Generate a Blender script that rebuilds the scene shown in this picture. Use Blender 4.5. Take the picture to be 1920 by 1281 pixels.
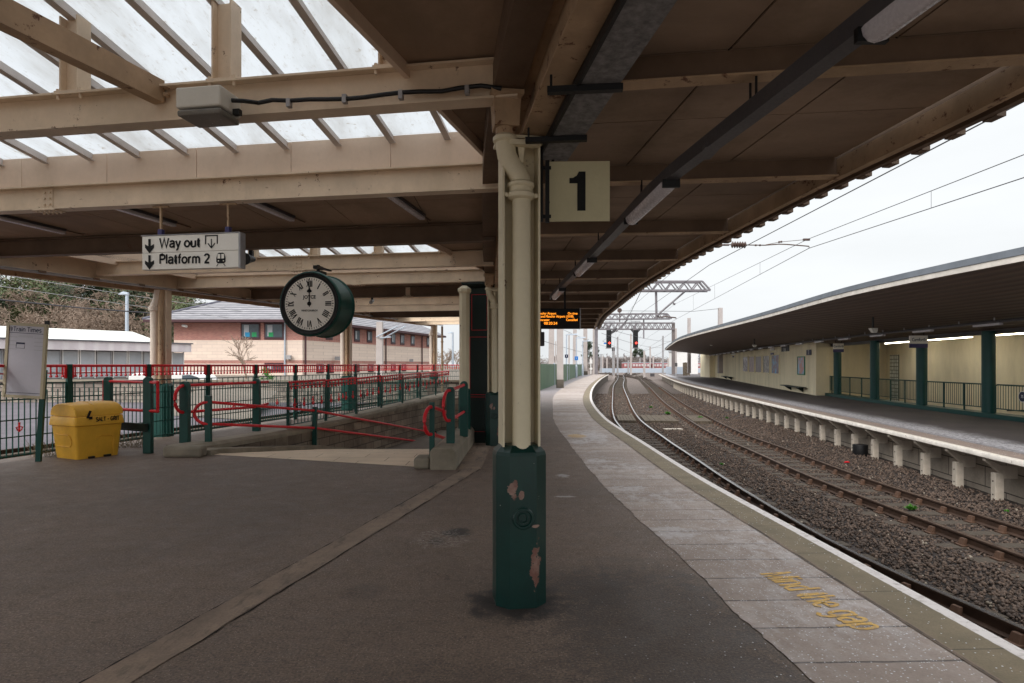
import bpy, bmesh, math, random
import numpy as np
from mathutils import Vector, Matrix
for o in list(bpy.data.objects): bpy.data.objects.remove(o, do_unlink=True)
S = bpy.context.scene
COL = S.collection
R = math.radians
# ---------------------------------------------------------------- camera
F, U0, V0, H = 1150.0, 960.0, 684.0, 1.7
cam = bpy.data.cameras.new('camera'); cam.sensor_width = 36.0
cam.lens = F / 1920 * 36; cam.shift_y = (V0 - 640.5) / 1920
cam.clip_start = 0.05; cam.clip_end = 3000
co = bpy.data.objects.new('camera', cam); COL.objects.link(co)
co.location = (0, 0, H); co.rotation_euler = (R(90), 0, 0)
S.camera = co
# ---------------------------------------------------------------- sky, sun, exposure
SUN_EL, SUN_AZ = 36, 215            # azimuth clockwise from +Y
w = bpy.data.worlds.new('World'); S.world = w; w.use_nodes = True
nt = w.node_tree; nt.nodes.clear()
sky = nt.nodes.new('ShaderNodeTexSky'); sky.sky_type = 'NISHITA'; sky.sun_disc = False
sky.sun_elevation = R(SUN_EL); sky.sun_rotation = R(SUN_AZ); sky.dust_density = 6; sky.air_density = 1.5
hs = nt.nodes.new('ShaderNodeHueSaturation'); hs.inputs['Saturation'].default_value = 0.10
mx = nt.nodes.new('ShaderNodeMixRGB'); mx.inputs[0].default_value = 0.72     # cloud sheet over the sky
mx.inputs[2].default_value = (8.3, 8.6, 8.8, 1)
# overcast: the cloud sheet is about twice as bright overhead as near the horizon, with faint cloud banks
wt = nt.nodes.new('ShaderNodeTexCoord'); wsx = nt.nodes.new('ShaderNodeSeparateXYZ'); nt.links.new(wt.outputs['Generated'], wsx.inputs[0])
wr = nt.nodes.new('ShaderNodeMapRange'); wr.inputs[1].default_value = .30; wr.inputs[2].default_value = .95; wr.inputs[3].default_value = .80; wr.inputs[4].default_value = 1.75; nt.links.new(wsx.outputs[2], wr.inputs[0])
wmp = nt.nodes.new('ShaderNodeMapping'); wmp.inputs['Scale'].default_value = (1.2, 1.2, 5); nt.links.new(wt.outputs['Generated'], wmp.inputs[0])
wn_ = nt.nodes.new('ShaderNodeTexNoise'); wn_.inputs['Scale'].default_value = 1.6; wn_.inputs['Detail'].default_value = 7; nt.links.new(wmp.outputs[0], wn_.inputs['Vector'])
wc = nt.nodes.new('ShaderNodeMapRange'); wc.inputs[1].default_value = .3; wc.inputs[2].default_value = .7; wc.inputs[3].default_value = .93; wc.inputs[4].default_value = 1.05; nt.links.new(wn_.outputs[0], wc.inputs[0])
wm = nt.nodes.new('ShaderNodeMath'); wm.operation = 'MULTIPLY'; nt.links.new(wr.outputs[0], wm.inputs[0]); nt.links.new(wc.outputs[0], wm.inputs[1])
wv = nt.nodes.new('ShaderNodeVectorMath'); wv.operation = 'SCALE'
bg = nt.nodes.new('ShaderNodeBackground'); bg.inputs[1].default_value = 0.10
wo = nt.nodes.new('ShaderNodeOutputWorld')
nt.links.new(sky.outputs[0], hs.inputs['Color']); nt.links.new(hs.outputs[0], mx.inputs[1])
nt.links.new(mx.outputs[0], wv.inputs[0]); nt.links.new(wm.outputs[0], wv.inputs['Scale']); nt.links.new(wv.outputs[0], bg.inputs[0]); nt.links.new(bg.outputs[0], wo.inputs[0])
sl = bpy.data.lights.new('sun', 'SUN'); sl.energy = 0.9; sl.angle = R(28); sl.color = (1, 0.96, 0.9)
so = bpy.data.objects.new('sun', sl); COL.objects.link(so); so.location = (0, -20, 40)
az = R(SUN_AZ); el = R(SUN_EL)
dv = Vector((math.sin(az) * math.cos(el), math.cos(az) * math.cos(el), math.sin(el)))
so.rotation_euler = dv.to_track_quat('Z', 'Y').to_euler()
S.view_settings.view_transform = 'Standard'; S.view_settings.look = 'None'
S.view_settings.exposure = 0.8; S.view_settings.gamma = 1
S.cycles.max_bounces = 10; S.cycles.diffuse_bounces = 6; S.cycles.use_denoising = True
S.cycles.sample_clamp_indirect = 6

# ---------------------------------------------------------------- helpers
def at(u, v, Y):
    return Vector(((u - U0) / F * Y, Y, H - (v - V0) / F * Y))
def gr(u, v, z=0.0):
    Y = F * (H - z) / (v - V0); return at(u, v, Y)
def interp(pts):
    ys = np.array([p[0] for p in pts], float); xs = np.array([p[1] for p in pts], float)
    n = len(ys); d = np.zeros(n)
    for i in range(n):
        a = max(0, i - 1); b = min(n - 1, i + 1); d[i] = (xs[b] - xs[a]) / (ys[b] - ys[a])
    def f(y):
        if y <= ys[0]: return xs[0] + d[0] * (y - ys[0])
        if y >= ys[-1]: return xs[-1] + d[-1] * (y - ys[-1])
        i = int(np.searchsorted(ys, y) - 1); i = max(0, min(n - 2, i))
        h = ys[i + 1] - ys[i]; t = (y - ys[i]) / h
        return float((2*t**3-3*t*t+1)*xs[i] + (t**3-2*t*t+t)*h*d[i] + (-2*t**3+3*t*t)*xs[i+1] + (t**3-t*t)*h*d[i+1])
    return f
def frange(a, b, s):
    n = max(1, int(round((b - a) / s))); return [a + (b - a) * i / n for i in range(n + 1)]

class MB:
    def __init__(s): s.v = []; s.f = []; s.mi = []; s.M = None; s.m = 0; s.uv = {}
    def add(s, vs, fs):
        b = len(s.v)
        for p in vs:
            p = Vector(p)
            if s.M is not None: p = s.M @ p
            s.v.append(p)
        for f in fs: s.f.append([b + i for i in f]); s.mi.append(s.m)
        return b
    def box(s, c, d, rz=0, rot=None):
        c = Vector(c); x, y, z = d[0]/2, d[1]/2, d[2]/2
        Mr = rot if rot is not None else Matrix.Rotation(rz, 3, 'Z')
        vs = [c + Mr @ Vector((i*x, j*y, k*z)) for k in (-1, 1) for j in (-1, 1) for i in (-1, 1)]
        s.add(vs, [(0,2,3,1), (4,5,7,6), (0,1,5,4), (1,3,7,5), (3,2,6,7), (2,0,4,6)])
    def bar(s, a, b, wd, ht, up=(0, 0, 1)):
        a = Vector(a); b = Vector(b); d = (b - a)
        if d.length < 1e-6: return
        d.normalize(); u = Vector(up); sd = d.cross(u)
        if sd.length < 1e-4: sd = d.cross(Vector((1, 0, 0)))
        sd.normalize(); u = sd.cross(d)
        sd = sd * wd / 2; u = u * ht / 2
        vs = [p + i*sd + j*u for p in (a, b) for j in (-1, 1) for i in (-1, 1)]
        s.add(vs, [(0,2,3,1), (4,5,7,6), (0,1,5,4), (1,3,7,5), (3,2,6,7), (2,0,4,6)])
    def tube(s, pts, r, n=8, cap=True):
        pts = [Vector(p) for p in pts]; rs = r if isinstance(r, (list, tuple)) else [r] * len(pts)
        vs = []; fs = []; ref = None
        for i, p in enumerate(pts):
            t = (pts[min(i+1, len(pts)-1)] - pts[max(i-1, 0)])
            if t.length < 1e-9: t = Vector((0, 0, 1))
            t.normalize()
            if ref is None:
                ref = Vector((0, 0, 1)) if abs(t.z) < .9 else Vector((1, 0, 0))
            a = t.cross(ref)
            if a.length < 1e-5: a = t.orthogonal()
            a.normalize(); b = t.cross(a); ref = a.cross(t) if False else ref
            for k in range(n):
                th = 2*math.pi*k/n
                vs.append(p + rs[i]*(math.cos(th)*a + math.sin(th)*b))
        for i in range(len(pts)-1):
            for k in range(n):
                k2 = (k+1) % n
                fs.append((i*n+k, i*n+k2, (i+1)*n+k2, (i+1)*n+k))
        if cap: fs.append(list(range(n))[::-1]); fs.append([(len(pts)-1)*n+k for k in range(n)])
        s.add(vs, fs)
    def prism(s, poly, z0, z1):
        n = len(poly)
        vs = [(p[0], p[1], z0) for p in poly] + [(p[0], p[1], z1) for p in poly]
        s.add(vs, [list(range(n))[::-1], [n+i for i in range(n)]] + [(i, (i+1) % n, n+(i+1) % n, n+i) for i in range(n)])
    def hull(s, quads):      # list of rings (same length) -> skin
        n = len(quads[0]); vs = [p for q in quads for p in q]; fs = []
        for i in range(len(quads)-1):
            for k in range(n): fs.append((i*n+k, i*n+(k+1) % n, (i+1)*n+(k+1) % n, (i+1)*n+k))
        fs.append(list(range(n))[::-1]); fs.append([(len(quads)-1)*n+k for k in range(n)])
        s.add(vs, fs)
    def lathe(s, prof, n=20, axis=None):
        vs = []; fs = []; m = len(prof)
        for r, z in prof:
            for k in range(n):
                th = 2*math.pi*k/n; vs.append(Vector((r*math.cos(th), r*math.sin(th), z)))
        for i in range(m-1):
            for k in range(n): fs.append((i*n+k, i*n+(k+1) % n, (i+1)*n+(k+1) % n, (i+1)*n+k))
        fs.append(list(range(n))[::-1]); fs.append([(m-1)*n+k for k in range(n)])
        s.add(vs, fs)
    def ball(s, c, r, n=8):
        c = Vector(c); rings = []
        for i in range(1, n//2+1):
            ph = math.pi*i/(n//2+1)
            rings.append([c + Vector((r*math.sin(ph)*math.cos(2*math.pi*k/n), r*math.sin(ph)*math.sin(2*math.pi*k/n), -r*math.cos(ph))) for k in range(n)])
        s.hull(rings)
    def sweep(s, path, prof, closed=True, mi=None):
        # path: list of (x,y,z); prof: list of (side, up); side = right of travel
        n = len(prof); vs = []; fs = []; ms = []
        for i, p in enumerate(path):
            a = Vector(path[max(0, i-1)]); b = Vector(path[min(len(path)-1, i+1)])
            t = b - a; t.z = 0; t.normalize(); rt = Vector((t.y, -t.x, 0))
            for q in prof: vs.append(Vector(p) + rt*q[0] + Vector((0, 0, q[1])))
        for i in range(len(path)-1):
            for k in range(n if closed else n-1):
                k2 = (k+1) % n; fs.append((i*n+k2, i*n+k, (i+1)*n+k, (i+1)*n+k2)); ms.append(mi[k] if mi else s.m)
        if closed:
            fs.append(list(range(n))); ms.append(ms[0]); fs.append([(len(path)-1)*n+k for k in range(n)][::-1]); ms.append(ms[0])
        b0 = len(s.f); s.add(vs, fs); s.mi[b0:] = ms
    def build(s, name, mats, parent=None, smooth=False, bevel=0, kind=None, world=True, label=None):
        me = bpy.data.meshes.new(name)
        off = Vector((0, 0, 0))
        if parent is not None and world: off = root_loc(parent)
        me.from_pydata([tuple(p - off) for p in s.v], [], s.f)
        if not isinstance(mats, (list, tuple)): mats = [mats]
        for m in mats: me.materials.append(m)
        if len(mats) > 1: me.polygons.foreach_set('material_index', s.mi)
        bm = bmesh.new(); bm.from_mesh(me); bmesh.ops.recalc_face_normals(bm, faces=bm.faces); bm.to_mesh(me); bm.free()
        if smooth:
            me.polygons.foreach_set('use_smooth', [True]*len(me.polygons))
            if smooth != 'all': me.set_sharp_from_angle(angle=R(38))
        me.update()
        o = bpy.data.objects.new(name, me); COL.objects.link(o)
        if parent is not None: o.parent = parent
        if bevel:
            md = o.modifiers.new('bevel', 'BEVEL'); md.width = bevel; md.segments = 2; md.limit_method = 'ANGLE'; md.angle_limit = R(40)
        if kind: o['kind'] = kind
        if label: o['label'] = label
        return o
ROOT = {}
def root_loc(p):
    while p.parent is not None: p = p.parent
    return Vector(ROOT.get(p.name, (0, 0, 0)))
def thing(name, label, cat, loc=(0, 0, 0), group=None, rz=0):
    o = bpy.data.objects.new(name, None); COL.objects.link(o); o.location = loc; o.rotation_euler = (0, 0, rz)
    o.empty_display_size = .2
    ROOT[o.name] = tuple(loc); o['label'] = label; o['category'] = cat
    if group: o['group'] = group
    return o
def tag(o, label, cat, group=None):
    o['label'] = label; o['category'] = cat
    if group: o['group'] = group
    return o
def struct(o): o['kind'] = 'structure'; return o
def copy_tree(o, parent=None):
    c = o.copy(); COL.objects.link(c)
    if parent is not None: c.parent = parent
    for ch in list(o.children): copy_tree(ch, c)
    return c
def dup(o, loc, rz=0, label=None, group=None):
    c = copy_tree(o); c.location = loc; c.rotation_euler = (0, 0, rz); ROOT[c.name] = tuple(loc)
    if label: c['label'] = label
    if group: c['group'] = group
    return c
FONTS = {}
def text(body, size, m, parent, M, name='lettering', depth=.003, bold=0.0, align='CENTER', sx=1.0, world=True):
    cu = bpy.data.curves.new('t', 'FONT'); cu.body = body; cu.size = size; cu.extrude = depth/2; cu.offset = bold*size
    cu.align_x = align; cu.align_y = 'CENTER'; cu.resolution_u = 3
    to = bpy.data.objects.new('t', cu); COL.objects.link(to)
    dg = bpy.context.evaluated_depsgraph_get()
    me = bpy.data.meshes.new_from_object(to.evaluated_get(dg))
    bpy.data.objects.remove(to, do_unlink=True)
    me.transform(Matrix.Diagonal((sx, 1, 1, 1)))
    me.transform(M)
    if parent is not None and world: me.transform(Matrix.Translation(-root_loc(parent)))
    me.materials.clear(); me.materials.append(m); me.name = name
    o = bpy.data.objects.new(name, me); COL.objects.link(o)
    if parent is not None: o.parent = parent
    return o
def frame(origin, xdir, zdir=(0, 0, 1)):     # text plane: local x along xdir, local y along zdir
    x = Vector(xdir).normalized(); y = Vector(zdir).normalized(); n = x.cross(y).normalized(); y = n.cross(x)
    M = Matrix((x, y, n)).transposed().to_4x4(); M.translation = Vector(origin); return M

def arc(cx, cy, rx, ry, a0, a1, n=10):
    return [(cx+rx*math.cos(R(a0+(a1-a0)*i/n)), cy+ry*math.sin(R(a0+(a1-a0)*i/n))) for i in range(n+1)]
def bowl(cx, cy=.36, rx=.22, ry=.31): return arc(cx, cy, rx, ry, 0, 360, 20)
GLY = {
 ' ': (.26, []), 'o': (.60, [bowl(.30, rx=.24)]), 'd': (.60, [bowl(.29), [(.51,0),(.51,1)]]), 'p': (.60, [bowl(.31), [(.09,-.28),(.09,.7)]]),
 'g': (.60, [bowl(.29), [(.51,.7),(.51,-.06)]+arc(.29,-.06,.22,.20,0,-150)[1:]]),
 'a': (.57, [arc(.28,.50,.20,.19,165,0)+[(.48,.12),(.50,.05),(.56,.03)], [(.48,.42),(.28,.38)]+arc(.24,.21,.17,.17,90,270)+[(.36,.07),(.48,.2)]]),
 'e': (.58, [[(.06,.37)]+[(.52,.37)]+arc(.29,.36,.23,.31,5,318,18)]), 'f': (.34, [[(.16,0),(.16,.80)]+arc(.30,.82,.14,.15,180,85,6), [(.02,.66),(.32,.66)]]),
 'h': (.58, [[(.09,0),(.09,1)], [(.09,.40)]+arc(.29,.46,.20,.22,170,0)+[(.49,0)]]), 'n': (.58, [[(.09,0),(.09,.7)], [(.09,.40)]+arc(.29,.46,.20,.22,170,0)+[(.49,0)]]),
 'm': (.88, [[(.09,0),(.09,.7)], [(.09,.42)]+arc(.26,.48,.17,.20,170,0)+[(.43,0)], [(.43,.42)]+arc(.60,.48,.17,.20,170,0)+[(.77,0)]]),
 'i': (.20, [[(.10,0),(.10,.7)], [(.10,.86),(.10,1.0)]]), 'l': (.20, [[(.10,0),(.10,1)]]), 'r': (.37, [[(.09,0),(.09,.7)], [(.09,.40)]+arc(.28,.46,.19,.21,165,75,6)]),
 't': (.35, [[(.17,.92),(.17,.16)]+arc(.29,.16,.12,.13,180,280,6), [(.02,.66),(.33,.66)]]), 'u': (.58, [[(.08,.7),(.08,.24)]+arc(.28,.24,.20,.21,180,350)+[(.49,.3)], [(.49,.7),(.49,0)]]),
 'y': (.52, [[(.04,.7),(.27,.05)], [(.49,.7),(.25,-.08)]+arc(.12,-.10,.13,.15,-10,-110,6)]), 's': (.50, [arc(.25,.52,.18,.15,25,250,10)+arc(.25,.19,.19,.16,80,-150,10)]),
 'W': (.98, [[(.04,1),(.26,.02),(.49,.96),(.72,.02),(.94,1)]]), 'P': (.64, [[(.10,0),(.10,1)], [(.10,.95),(.38,.95)]+arc(.38,.71,.20,.24,90,-90)+[(.10,.47)]]),
 'M': (.84, [[(.09,0),(.09,1)], [(.09,.94),(.42,.06),(.75,.94)], [(.75,1),(.75,0)]]), 'T': (.62, [[(.31,0),(.31,.95)], [(.02,.95),(.60,.95)]]),
 'S': (.64, [arc(.32,.72,.23,.23,25,260,12)+arc(.32,.25,.25,.24,80,-155,12)]), 'A': (.68, [[(.04,0),(.34,1),(.64,0)], [(.14,.33),(.54,.33)]]), 'L': (.54, [[(.10,1),(.10,.05),(.52,.05)]]),
 'G': (.72, [arc(.36,.5,.28,.45,45,335,20)+[(.62,.30),(.62,.48)], [(.40,.47),(.66,.47)]]), 'R': (.66, [[(.10,0),(.10,1)], [(.10,.95),(.38,.95)]+arc(.38,.73,.19,.22,90,-90)+[(.10,.51)], [(.36,.51),(.58,0)]]),
 'I': (.22, [[(.11,0),(.11,1)]]), '-': (.50, [[(.06,.42),(.44,.42)]]), '2': (.60, [arc(.29,.70,.22,.25,170,-35,12)+[(.10,.06)], [(.06,.05),(.55,.05)]]), '1': (.44, [[(.26,0),(.26,1)]])}
def strokes(body, M, cap, m, parent, name='lettering', th=.15, track=.05, width=None, world=True, align=0):
    tot = sum(GLY[c][0]+track for c in body)-track; sx = (width/(tot*cap)) if width else 1.0
    mb = MB(); x = -tot*align; mb.M = M; k = 0
    for ch in body:
        for pl in GLY[ch][1]:
            P_ = [Vector(((q[0]+x)*cap*sx, q[1]*cap)) for q in pl]; L_ = []; h = th*cap/2
            for i in range(len(P_)):
                t0 = (P_[i]-P_[i-1]).normalized() if i else None; t1 = (P_[i+1]-P_[i]).normalized() if i < len(P_)-1 else None
                if i == 0 and (P_[0]-P_[-1]).length < 1e-6: t0 = (P_[-1]-P_[-2]).normalized()
                if i == len(P_)-1 and (P_[0]-P_[-1]).length < 1e-6: t1 = (P_[1]-P_[0]).normalized()
                t = ((t0 or t1)+(t1 or t0)); t = t.normalized() if t.length > .01 else (t0 or t1); n = Vector((-t.y, t.x)); c = max(.55, n.dot(Vector((-(t1 or t0).y, (t1 or t0).x))))
                L_.append((P_[i]+n*h/c, P_[i]-n*h/c))
            z = .0004*(k % 3); k += 1
            mb.add([Vector((q.x, q.y, z)) for pr in L_ for q in pr], [(2*i, 2*i+1, 2*i+3, 2*i+2) for i in range(len(L_)-1)])
        x += GLY[ch][0]+track
    return mb.build(name, m, parent, world=world)
# ---------------------------------------------------------------- materials
def srgb(r, g, b):
    f = lambda c: (c/255/12.92) if c/255 <= .04045 else ((c/255+.055)/1.055)**2.4
    return (f(r), f(g), f(b), 1)
class NT:
    def __init__(s, name):
        s.mat = bpy.data.materials.new(name); s.mat.use_nodes = True; s.t = s.mat.node_tree
        s.b = s.t.nodes['Principled BSDF']; s.out = s.t.nodes['Material Output']
        tc = s.t.nodes.new('ShaderNodeTexCoord'); s.co = tc.outputs['Object']; s.uv = tc.outputs['UV']
    def n(s, typ, **k):
        nd = s.t.nodes.new('ShaderNode'+typ)
        for a, b in k.items(): setattr(nd, a, b)
        return nd
    def l(s, a, b): s.t.links.new(a, b)
    def noise(s, scale, detail=6, rough=.6, vec=None, stretch=None, dist=0):
        nd = s.n('TexNoise'); nd.inputs['Scale'].default_value = scale; nd.inputs['Detail'].default_value = detail
        nd.inputs['Roughness'].default_value = rough; nd.inputs['Distortion'].default_value = dist
        v = vec or s.co
        if stretch:
            mp = s.n('Mapping'); mp.inputs['Scale'].default_value = stretch; s.l(v, mp.inputs[0]); v = mp.outputs[0]
        s.l(v, nd.inputs['Vector']); return nd.outputs[0]
    def vor(s, scale, vec=None, feature='F1', rnd=1):
        nd = s.n('TexVoronoi'); nd.feature = feature; nd.inputs['Scale'].default_value = scale
        nd.inputs['Randomness'].default_value = rnd; s.l(vec or s.co, nd.inputs['Vector']); return nd
    def ramp(s, x, a, b, c0=0, c1=1):
        nd = s.n('MapRange'); nd.clamp = True
        for k, vv in zip(('From Min', 'From Max', 'To Min', 'To Max'), (a, b, c0, c1)): nd.inputs[k].default_value = vv
        s.l(x, nd.inputs['Value']); return nd.outputs[0]
    def mix(s, fac, a, b, mode='MIX'):
        nd = s.n('MixRGB'); nd.blend_type = mode
        for i, x in zip((0, 1, 2), (fac, a, b)):
            if hasattr(x, 'is_linked'): s.l(x, nd.inputs[i])
            else: nd.inputs[i].default_value = x
        return nd.outputs[0]
    def math(s, op, a, b=0.0):
        nd = s.n('Math'); nd.operation = op
        for i, x in zip((0, 1), (a, b)):
            if hasattr(x, 'is_linked'): s.l(x, nd.inputs[i])
            else: nd.inputs[i].default_value = x
        return nd.outputs[0]
    def bump(s, h, st=.3, dist=.01):
        nd = s.n('Bump'); nd.inputs['Strength'].default_value = st; nd.inputs['Distance'].default_value = dist
        s.l(h, nd.inputs['Height'])
        if s.b.inputs['Normal'].is_linked: s.l(s.b.inputs['Normal'].links[0].from_socket, nd.inputs['Normal'])
        s.l(nd.outputs[0], s.b.inputs['Normal'])
    def sep(s, v=None):
        nd = s.n('SeparateXYZ'); s.l(v or s.co, nd.inputs[0]); return nd.outputs
    def col(s, c): s.l(c, s.b.inputs['Base Color'])
    def rough(s, x):
        if hasattr(x, 'is_linked'): s.l(x, s.b.inputs['Roughness'])
        else: s.b.inputs['Roughness'].default_value = x
def paint(name, c, c2=None, rough=.5, scale=2.5, rust=0.0, rustc=(.12, .045, .018, 1), bump=.15, spec=.4, dirt=.25, metal=0, stretch=None, stain=0.0):
    m = NT(name); c = tuple(c)+((1,) if len(c) == 3 else ()); c2 = c2 or tuple(x*(1-dirt) for x in c[:3])+(1,)
    base = m.mix(m.ramp(m.noise(scale, 8, .65, stretch=stretch), .35, .68), c, c2)
    fine = m.noise(scale*22, 3, .6)
    base = m.mix(m.ramp(fine, .3, .7, 0, .25), base, tuple(x*.8 for x in c[:3])+(1,))
    if stain:
        base = m.mix(m.ramp(m.noise(.9, 7, .7, stretch=(1, 1, .35)), .50, .68, 0, stain), base, tuple(x*.45 for x in c[:2])+(c[2]*.36, 1))
        base = m.mix(m.ramp(m.noise(5, 8, .75, stretch=(1, 1, .3)), .58, .70, 0, stain*.8), base, tuple(x*.55 for x in c[:3])+(1,))
    if rust:
        k = m.ramp(m.math('ADD', m.noise(scale*4.5, 10, .78), m.math('MULTIPLY', m.noise(scale*1.1, 4, .6), .45)), 1.0-rust*.3, 1.05-rust*.3)
        base = m.mix(k, base, rustc)
    m.col(base); m.rough(m.ramp(fine, .2, .8, rough-.08, rough+.12)); m.b.inputs['Specular IOR Level'].default_value = spec
    m.b.inputs['Metallic'].default_value = metal
    if bump: m.bump(fine, bump, .004); m.bump(m.noise(scale*7, 3, .5), bump*.9, .006)
    return m.mat
def emit(name, c, st):
    m = NT(name); m.b.inputs['Base Color'].default_value = c; m.b.inputs['Emission Color'].default_value = c; m.b.inputs['Emission Strength'].default_value = st
    return m.mat
def P(name, r, g, b, **k): return paint(name, srgb(r, g, b), **k)
M_ = {}
M_['cream'] = P('cream_paint', 228, 206, 180, rust=.48, rough=.45, scale=1.9, stain=.3)
M_['cream_rust'] = P('rusty_cream_paint', 190, 160, 128, rust=.62, stain=.5, rough=.6, scale=2.2, dirt=.4)
M_['cream_col'] = P('yellow_cream_paint', 226, 214, 184, rust=.40, stain=.16, rough=.42, scale=1.4, dirt=.14)
M_['palecream'] = P('pale_cream_paint', 232, 216, 200, rust=.2, rough=.4, scale=1.2, dirt=.1)
M_['barpaint'] = P('glazing_bar_paint', 205, 196, 190, rough=.5, dirt=.2)
M_['soffit'] = P('soffit_board', 166, 140, 117, stain=.5, rough=.8, scale=1.3, dirt=.35, bump=.1, stretch=(1, .35, 1))
M_['soffit_dark'] = P('dirty_soffit_board', 162, 139, 119, stain=.6, rough=.8, scale=1.1, dirt=.45, bump=.1, stretch=(.4, 1, 1))
M_['joint'] = P('joint_dark', 40, 32, 27, rough=.9)
M_['beam_dark'] = P('grimy_steel', 120, 98, 80, rust=.45, rough=.65, scale=1.8, dirt=.4)
M_['fascia'] = P('fascia_board', 226, 202, 180, rust=.12, stain=.22, rough=.6, scale=1.2, dirt=.12)
M_['green'] = P('green_paint', 14, 74, 66, rough=.38, scale=3, dirt=.3, rust=.0, bump=.2)
M_['darkgreen'] = P('dark_green_paint', 10, 34, 30, rough=.5, scale=2, dirt=.35)
M_['red'] = P('red_paint', 228, 38, 50, rough=.35, scale=4, dirt=.2, rust=.12)
M_['black'] = P('black_paint', 18, 18, 20, rough=.5)
M_['blackmatt'] = P('black_lettering', 12, 12, 13, rough=.7, bump=0)
M_['grey'] = P('grey_plastic', 212, 208, 198, rough=.4, dirt=.1)
M_['trunk'] = P('dark_grey_trunking', 80, 77, 79, rough=.4, dirt=.25)
M_['galv'] = P('galvanised_steel', 172, 170, 172, rough=.45, scale=5, dirt=.25, metal=.3)
M_['tray'] = P('galvanised_tray', 136, 134, 134, rough=.6, scale=20, dirt=.7)
M_['signwhite'] = P('sign_white', 246, 240, 230, rough=.4, dirt=.08, bump=0)
M_['signcream'] = P('old_sign_cream', 205, 196, 160, rough=.6, dirt=.15, rust=.1)
M_['diffuser'] = P('lamp_diffuser', 205, 200, 205, rough=.25, dirt=.15)
M_['yellow'] = P('yellow_plastic', 238, 180, 58, stain=.25, rough=.42, scale=2.2, dirt=.22, bump=.1)
M_['concrete'] = P('concrete', 150, 140, 124, stain=.5, rough=.85, scale=2.2, dirt=.4, bump=.5)
M_['concrete_pale'] = P('pale_concrete', 204, 192, 178, stain=.7, rough=.8, scale=2.5, dirt=.35, bump=.35)
M_['concrete_dark'] = P('dirty_concrete', 112, 104, 94, rough=.9, scale=1.5, dirt=.5, bump=.5)
M_['mast'] = P('mast_concrete', 186, 176, 172, rough=.8, scale=1.2, dirt=.2)
M_['gantry'] = P('gantry_steel', 128, 122, 126, rough=.5, dirt=.3)
M_['wire'] = P('wire', 70, 68, 72, rough=.5, bump=0)
M_['insul'] = P('brown_porcelain', 92, 74, 68, rough=.25, bump=0)
M_['rust'] = P('rusty_iron', 92, 66, 50, rough=.75, scale=6, dirt=.45, bump=.4)
M_['timber'] = P('weathered_timber', 104, 92, 78, rough=.9, scale=4, dirt=.5, bump=.6, stretch=(1, 6, 1))
M_['sleeper'] = P('old_sleeper', 84, 74, 64, rough=.9, scale=4, dirt=.45, bump=.6, stretch=(6, 1, 1))
M_['railweb'] = P('rail_rust', 74, 54, 42, rough=.7, scale=5, dirt=.4, bump=.3)
M_['creamwall'] = P('cream_rendered_wall', 252, 238, 204, stain=.22, rough=.85, scale=.9, dirt=.2, bump=.2, stretch=(1, 1, .25))
M_['creamwall2'] = P('cream_recess_wall', 246, 234, 206, stain=.2, rough=.8, scale=.8, dirt=.22, bump=.15, stretch=(1, 1, .25))
M_['roof2'] = P('grey_roof_felt', 120, 126, 134, rough=.9, scale=2, dirt=.3)
M_['trim2'] = P('white_trim', 226, 218, 208, stain=.3, rough=.7, scale=3, dirt=.3)
M_['teal'] = P('teal_column', 10, 70, 66, rough=.4, scale=2, dirt=.25)
M_['purple'] = P('purple_paint', 70, 66, 110, rough=.5)
M_['navy'] = P('navy_paint', 28, 34, 66, rough=.5)
M_['blue'] = P('blue_sign', 40, 120, 200, rough=.5)
M_['bluegrey'] = P('pale_blue_grey', 178, 188, 200, rough=.45, dirt=.12)
M_['maroon'] = P('maroon_trim', 74, 40, 46, rough=.5)
M_['glass'] = P('window_glass', 84, 96, 104, rough=.08, dirt=.5, bump=0, scale=.7)
M_['blind'] = P('window_blind', 186, 190, 196, rough=.5, dirt=.2, scale=1.5)
M_['white'] = P('white_paint', 232, 230, 228, rough=.4, dirt=.1)
M_['led'] = emit('amber_led', (1, .30, .02, 1), 1.3)
M_['redlamp'] = emit('red_signal_light', (1, .03, .02, 1), 4)
M_['strip'] = emit('lit_tube', (1, .93, .74, 1), 8)
M_['bark'] = P('bark', 158, 138, 122, rough=.9, scale=3, dirt=.4)
M_['bark_dark'] = P('dark_bark', 92, 82, 74, rough=.9, scale=3, dirt=.4)
M_['leafy'] = P('weed_leaf', 72, 128, 40, rough=.6, scale=8, dirt=.4, bump=0)
M_['ivy'] = P('ivy_leaf', 88, 100, 58, rough=.6, scale=1.5, dirt=.6, bump=0)
M_['ivy2'] = P('dark_conifer_leaf', 62, 74, 50, rough=.7, scale=1.2, dirt=.5, bump=0)
M_['drygrass'] = P('dry_stalk', 130, 116, 92, rough=.9, scale=5, dirt=.4, bump=0)

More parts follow.
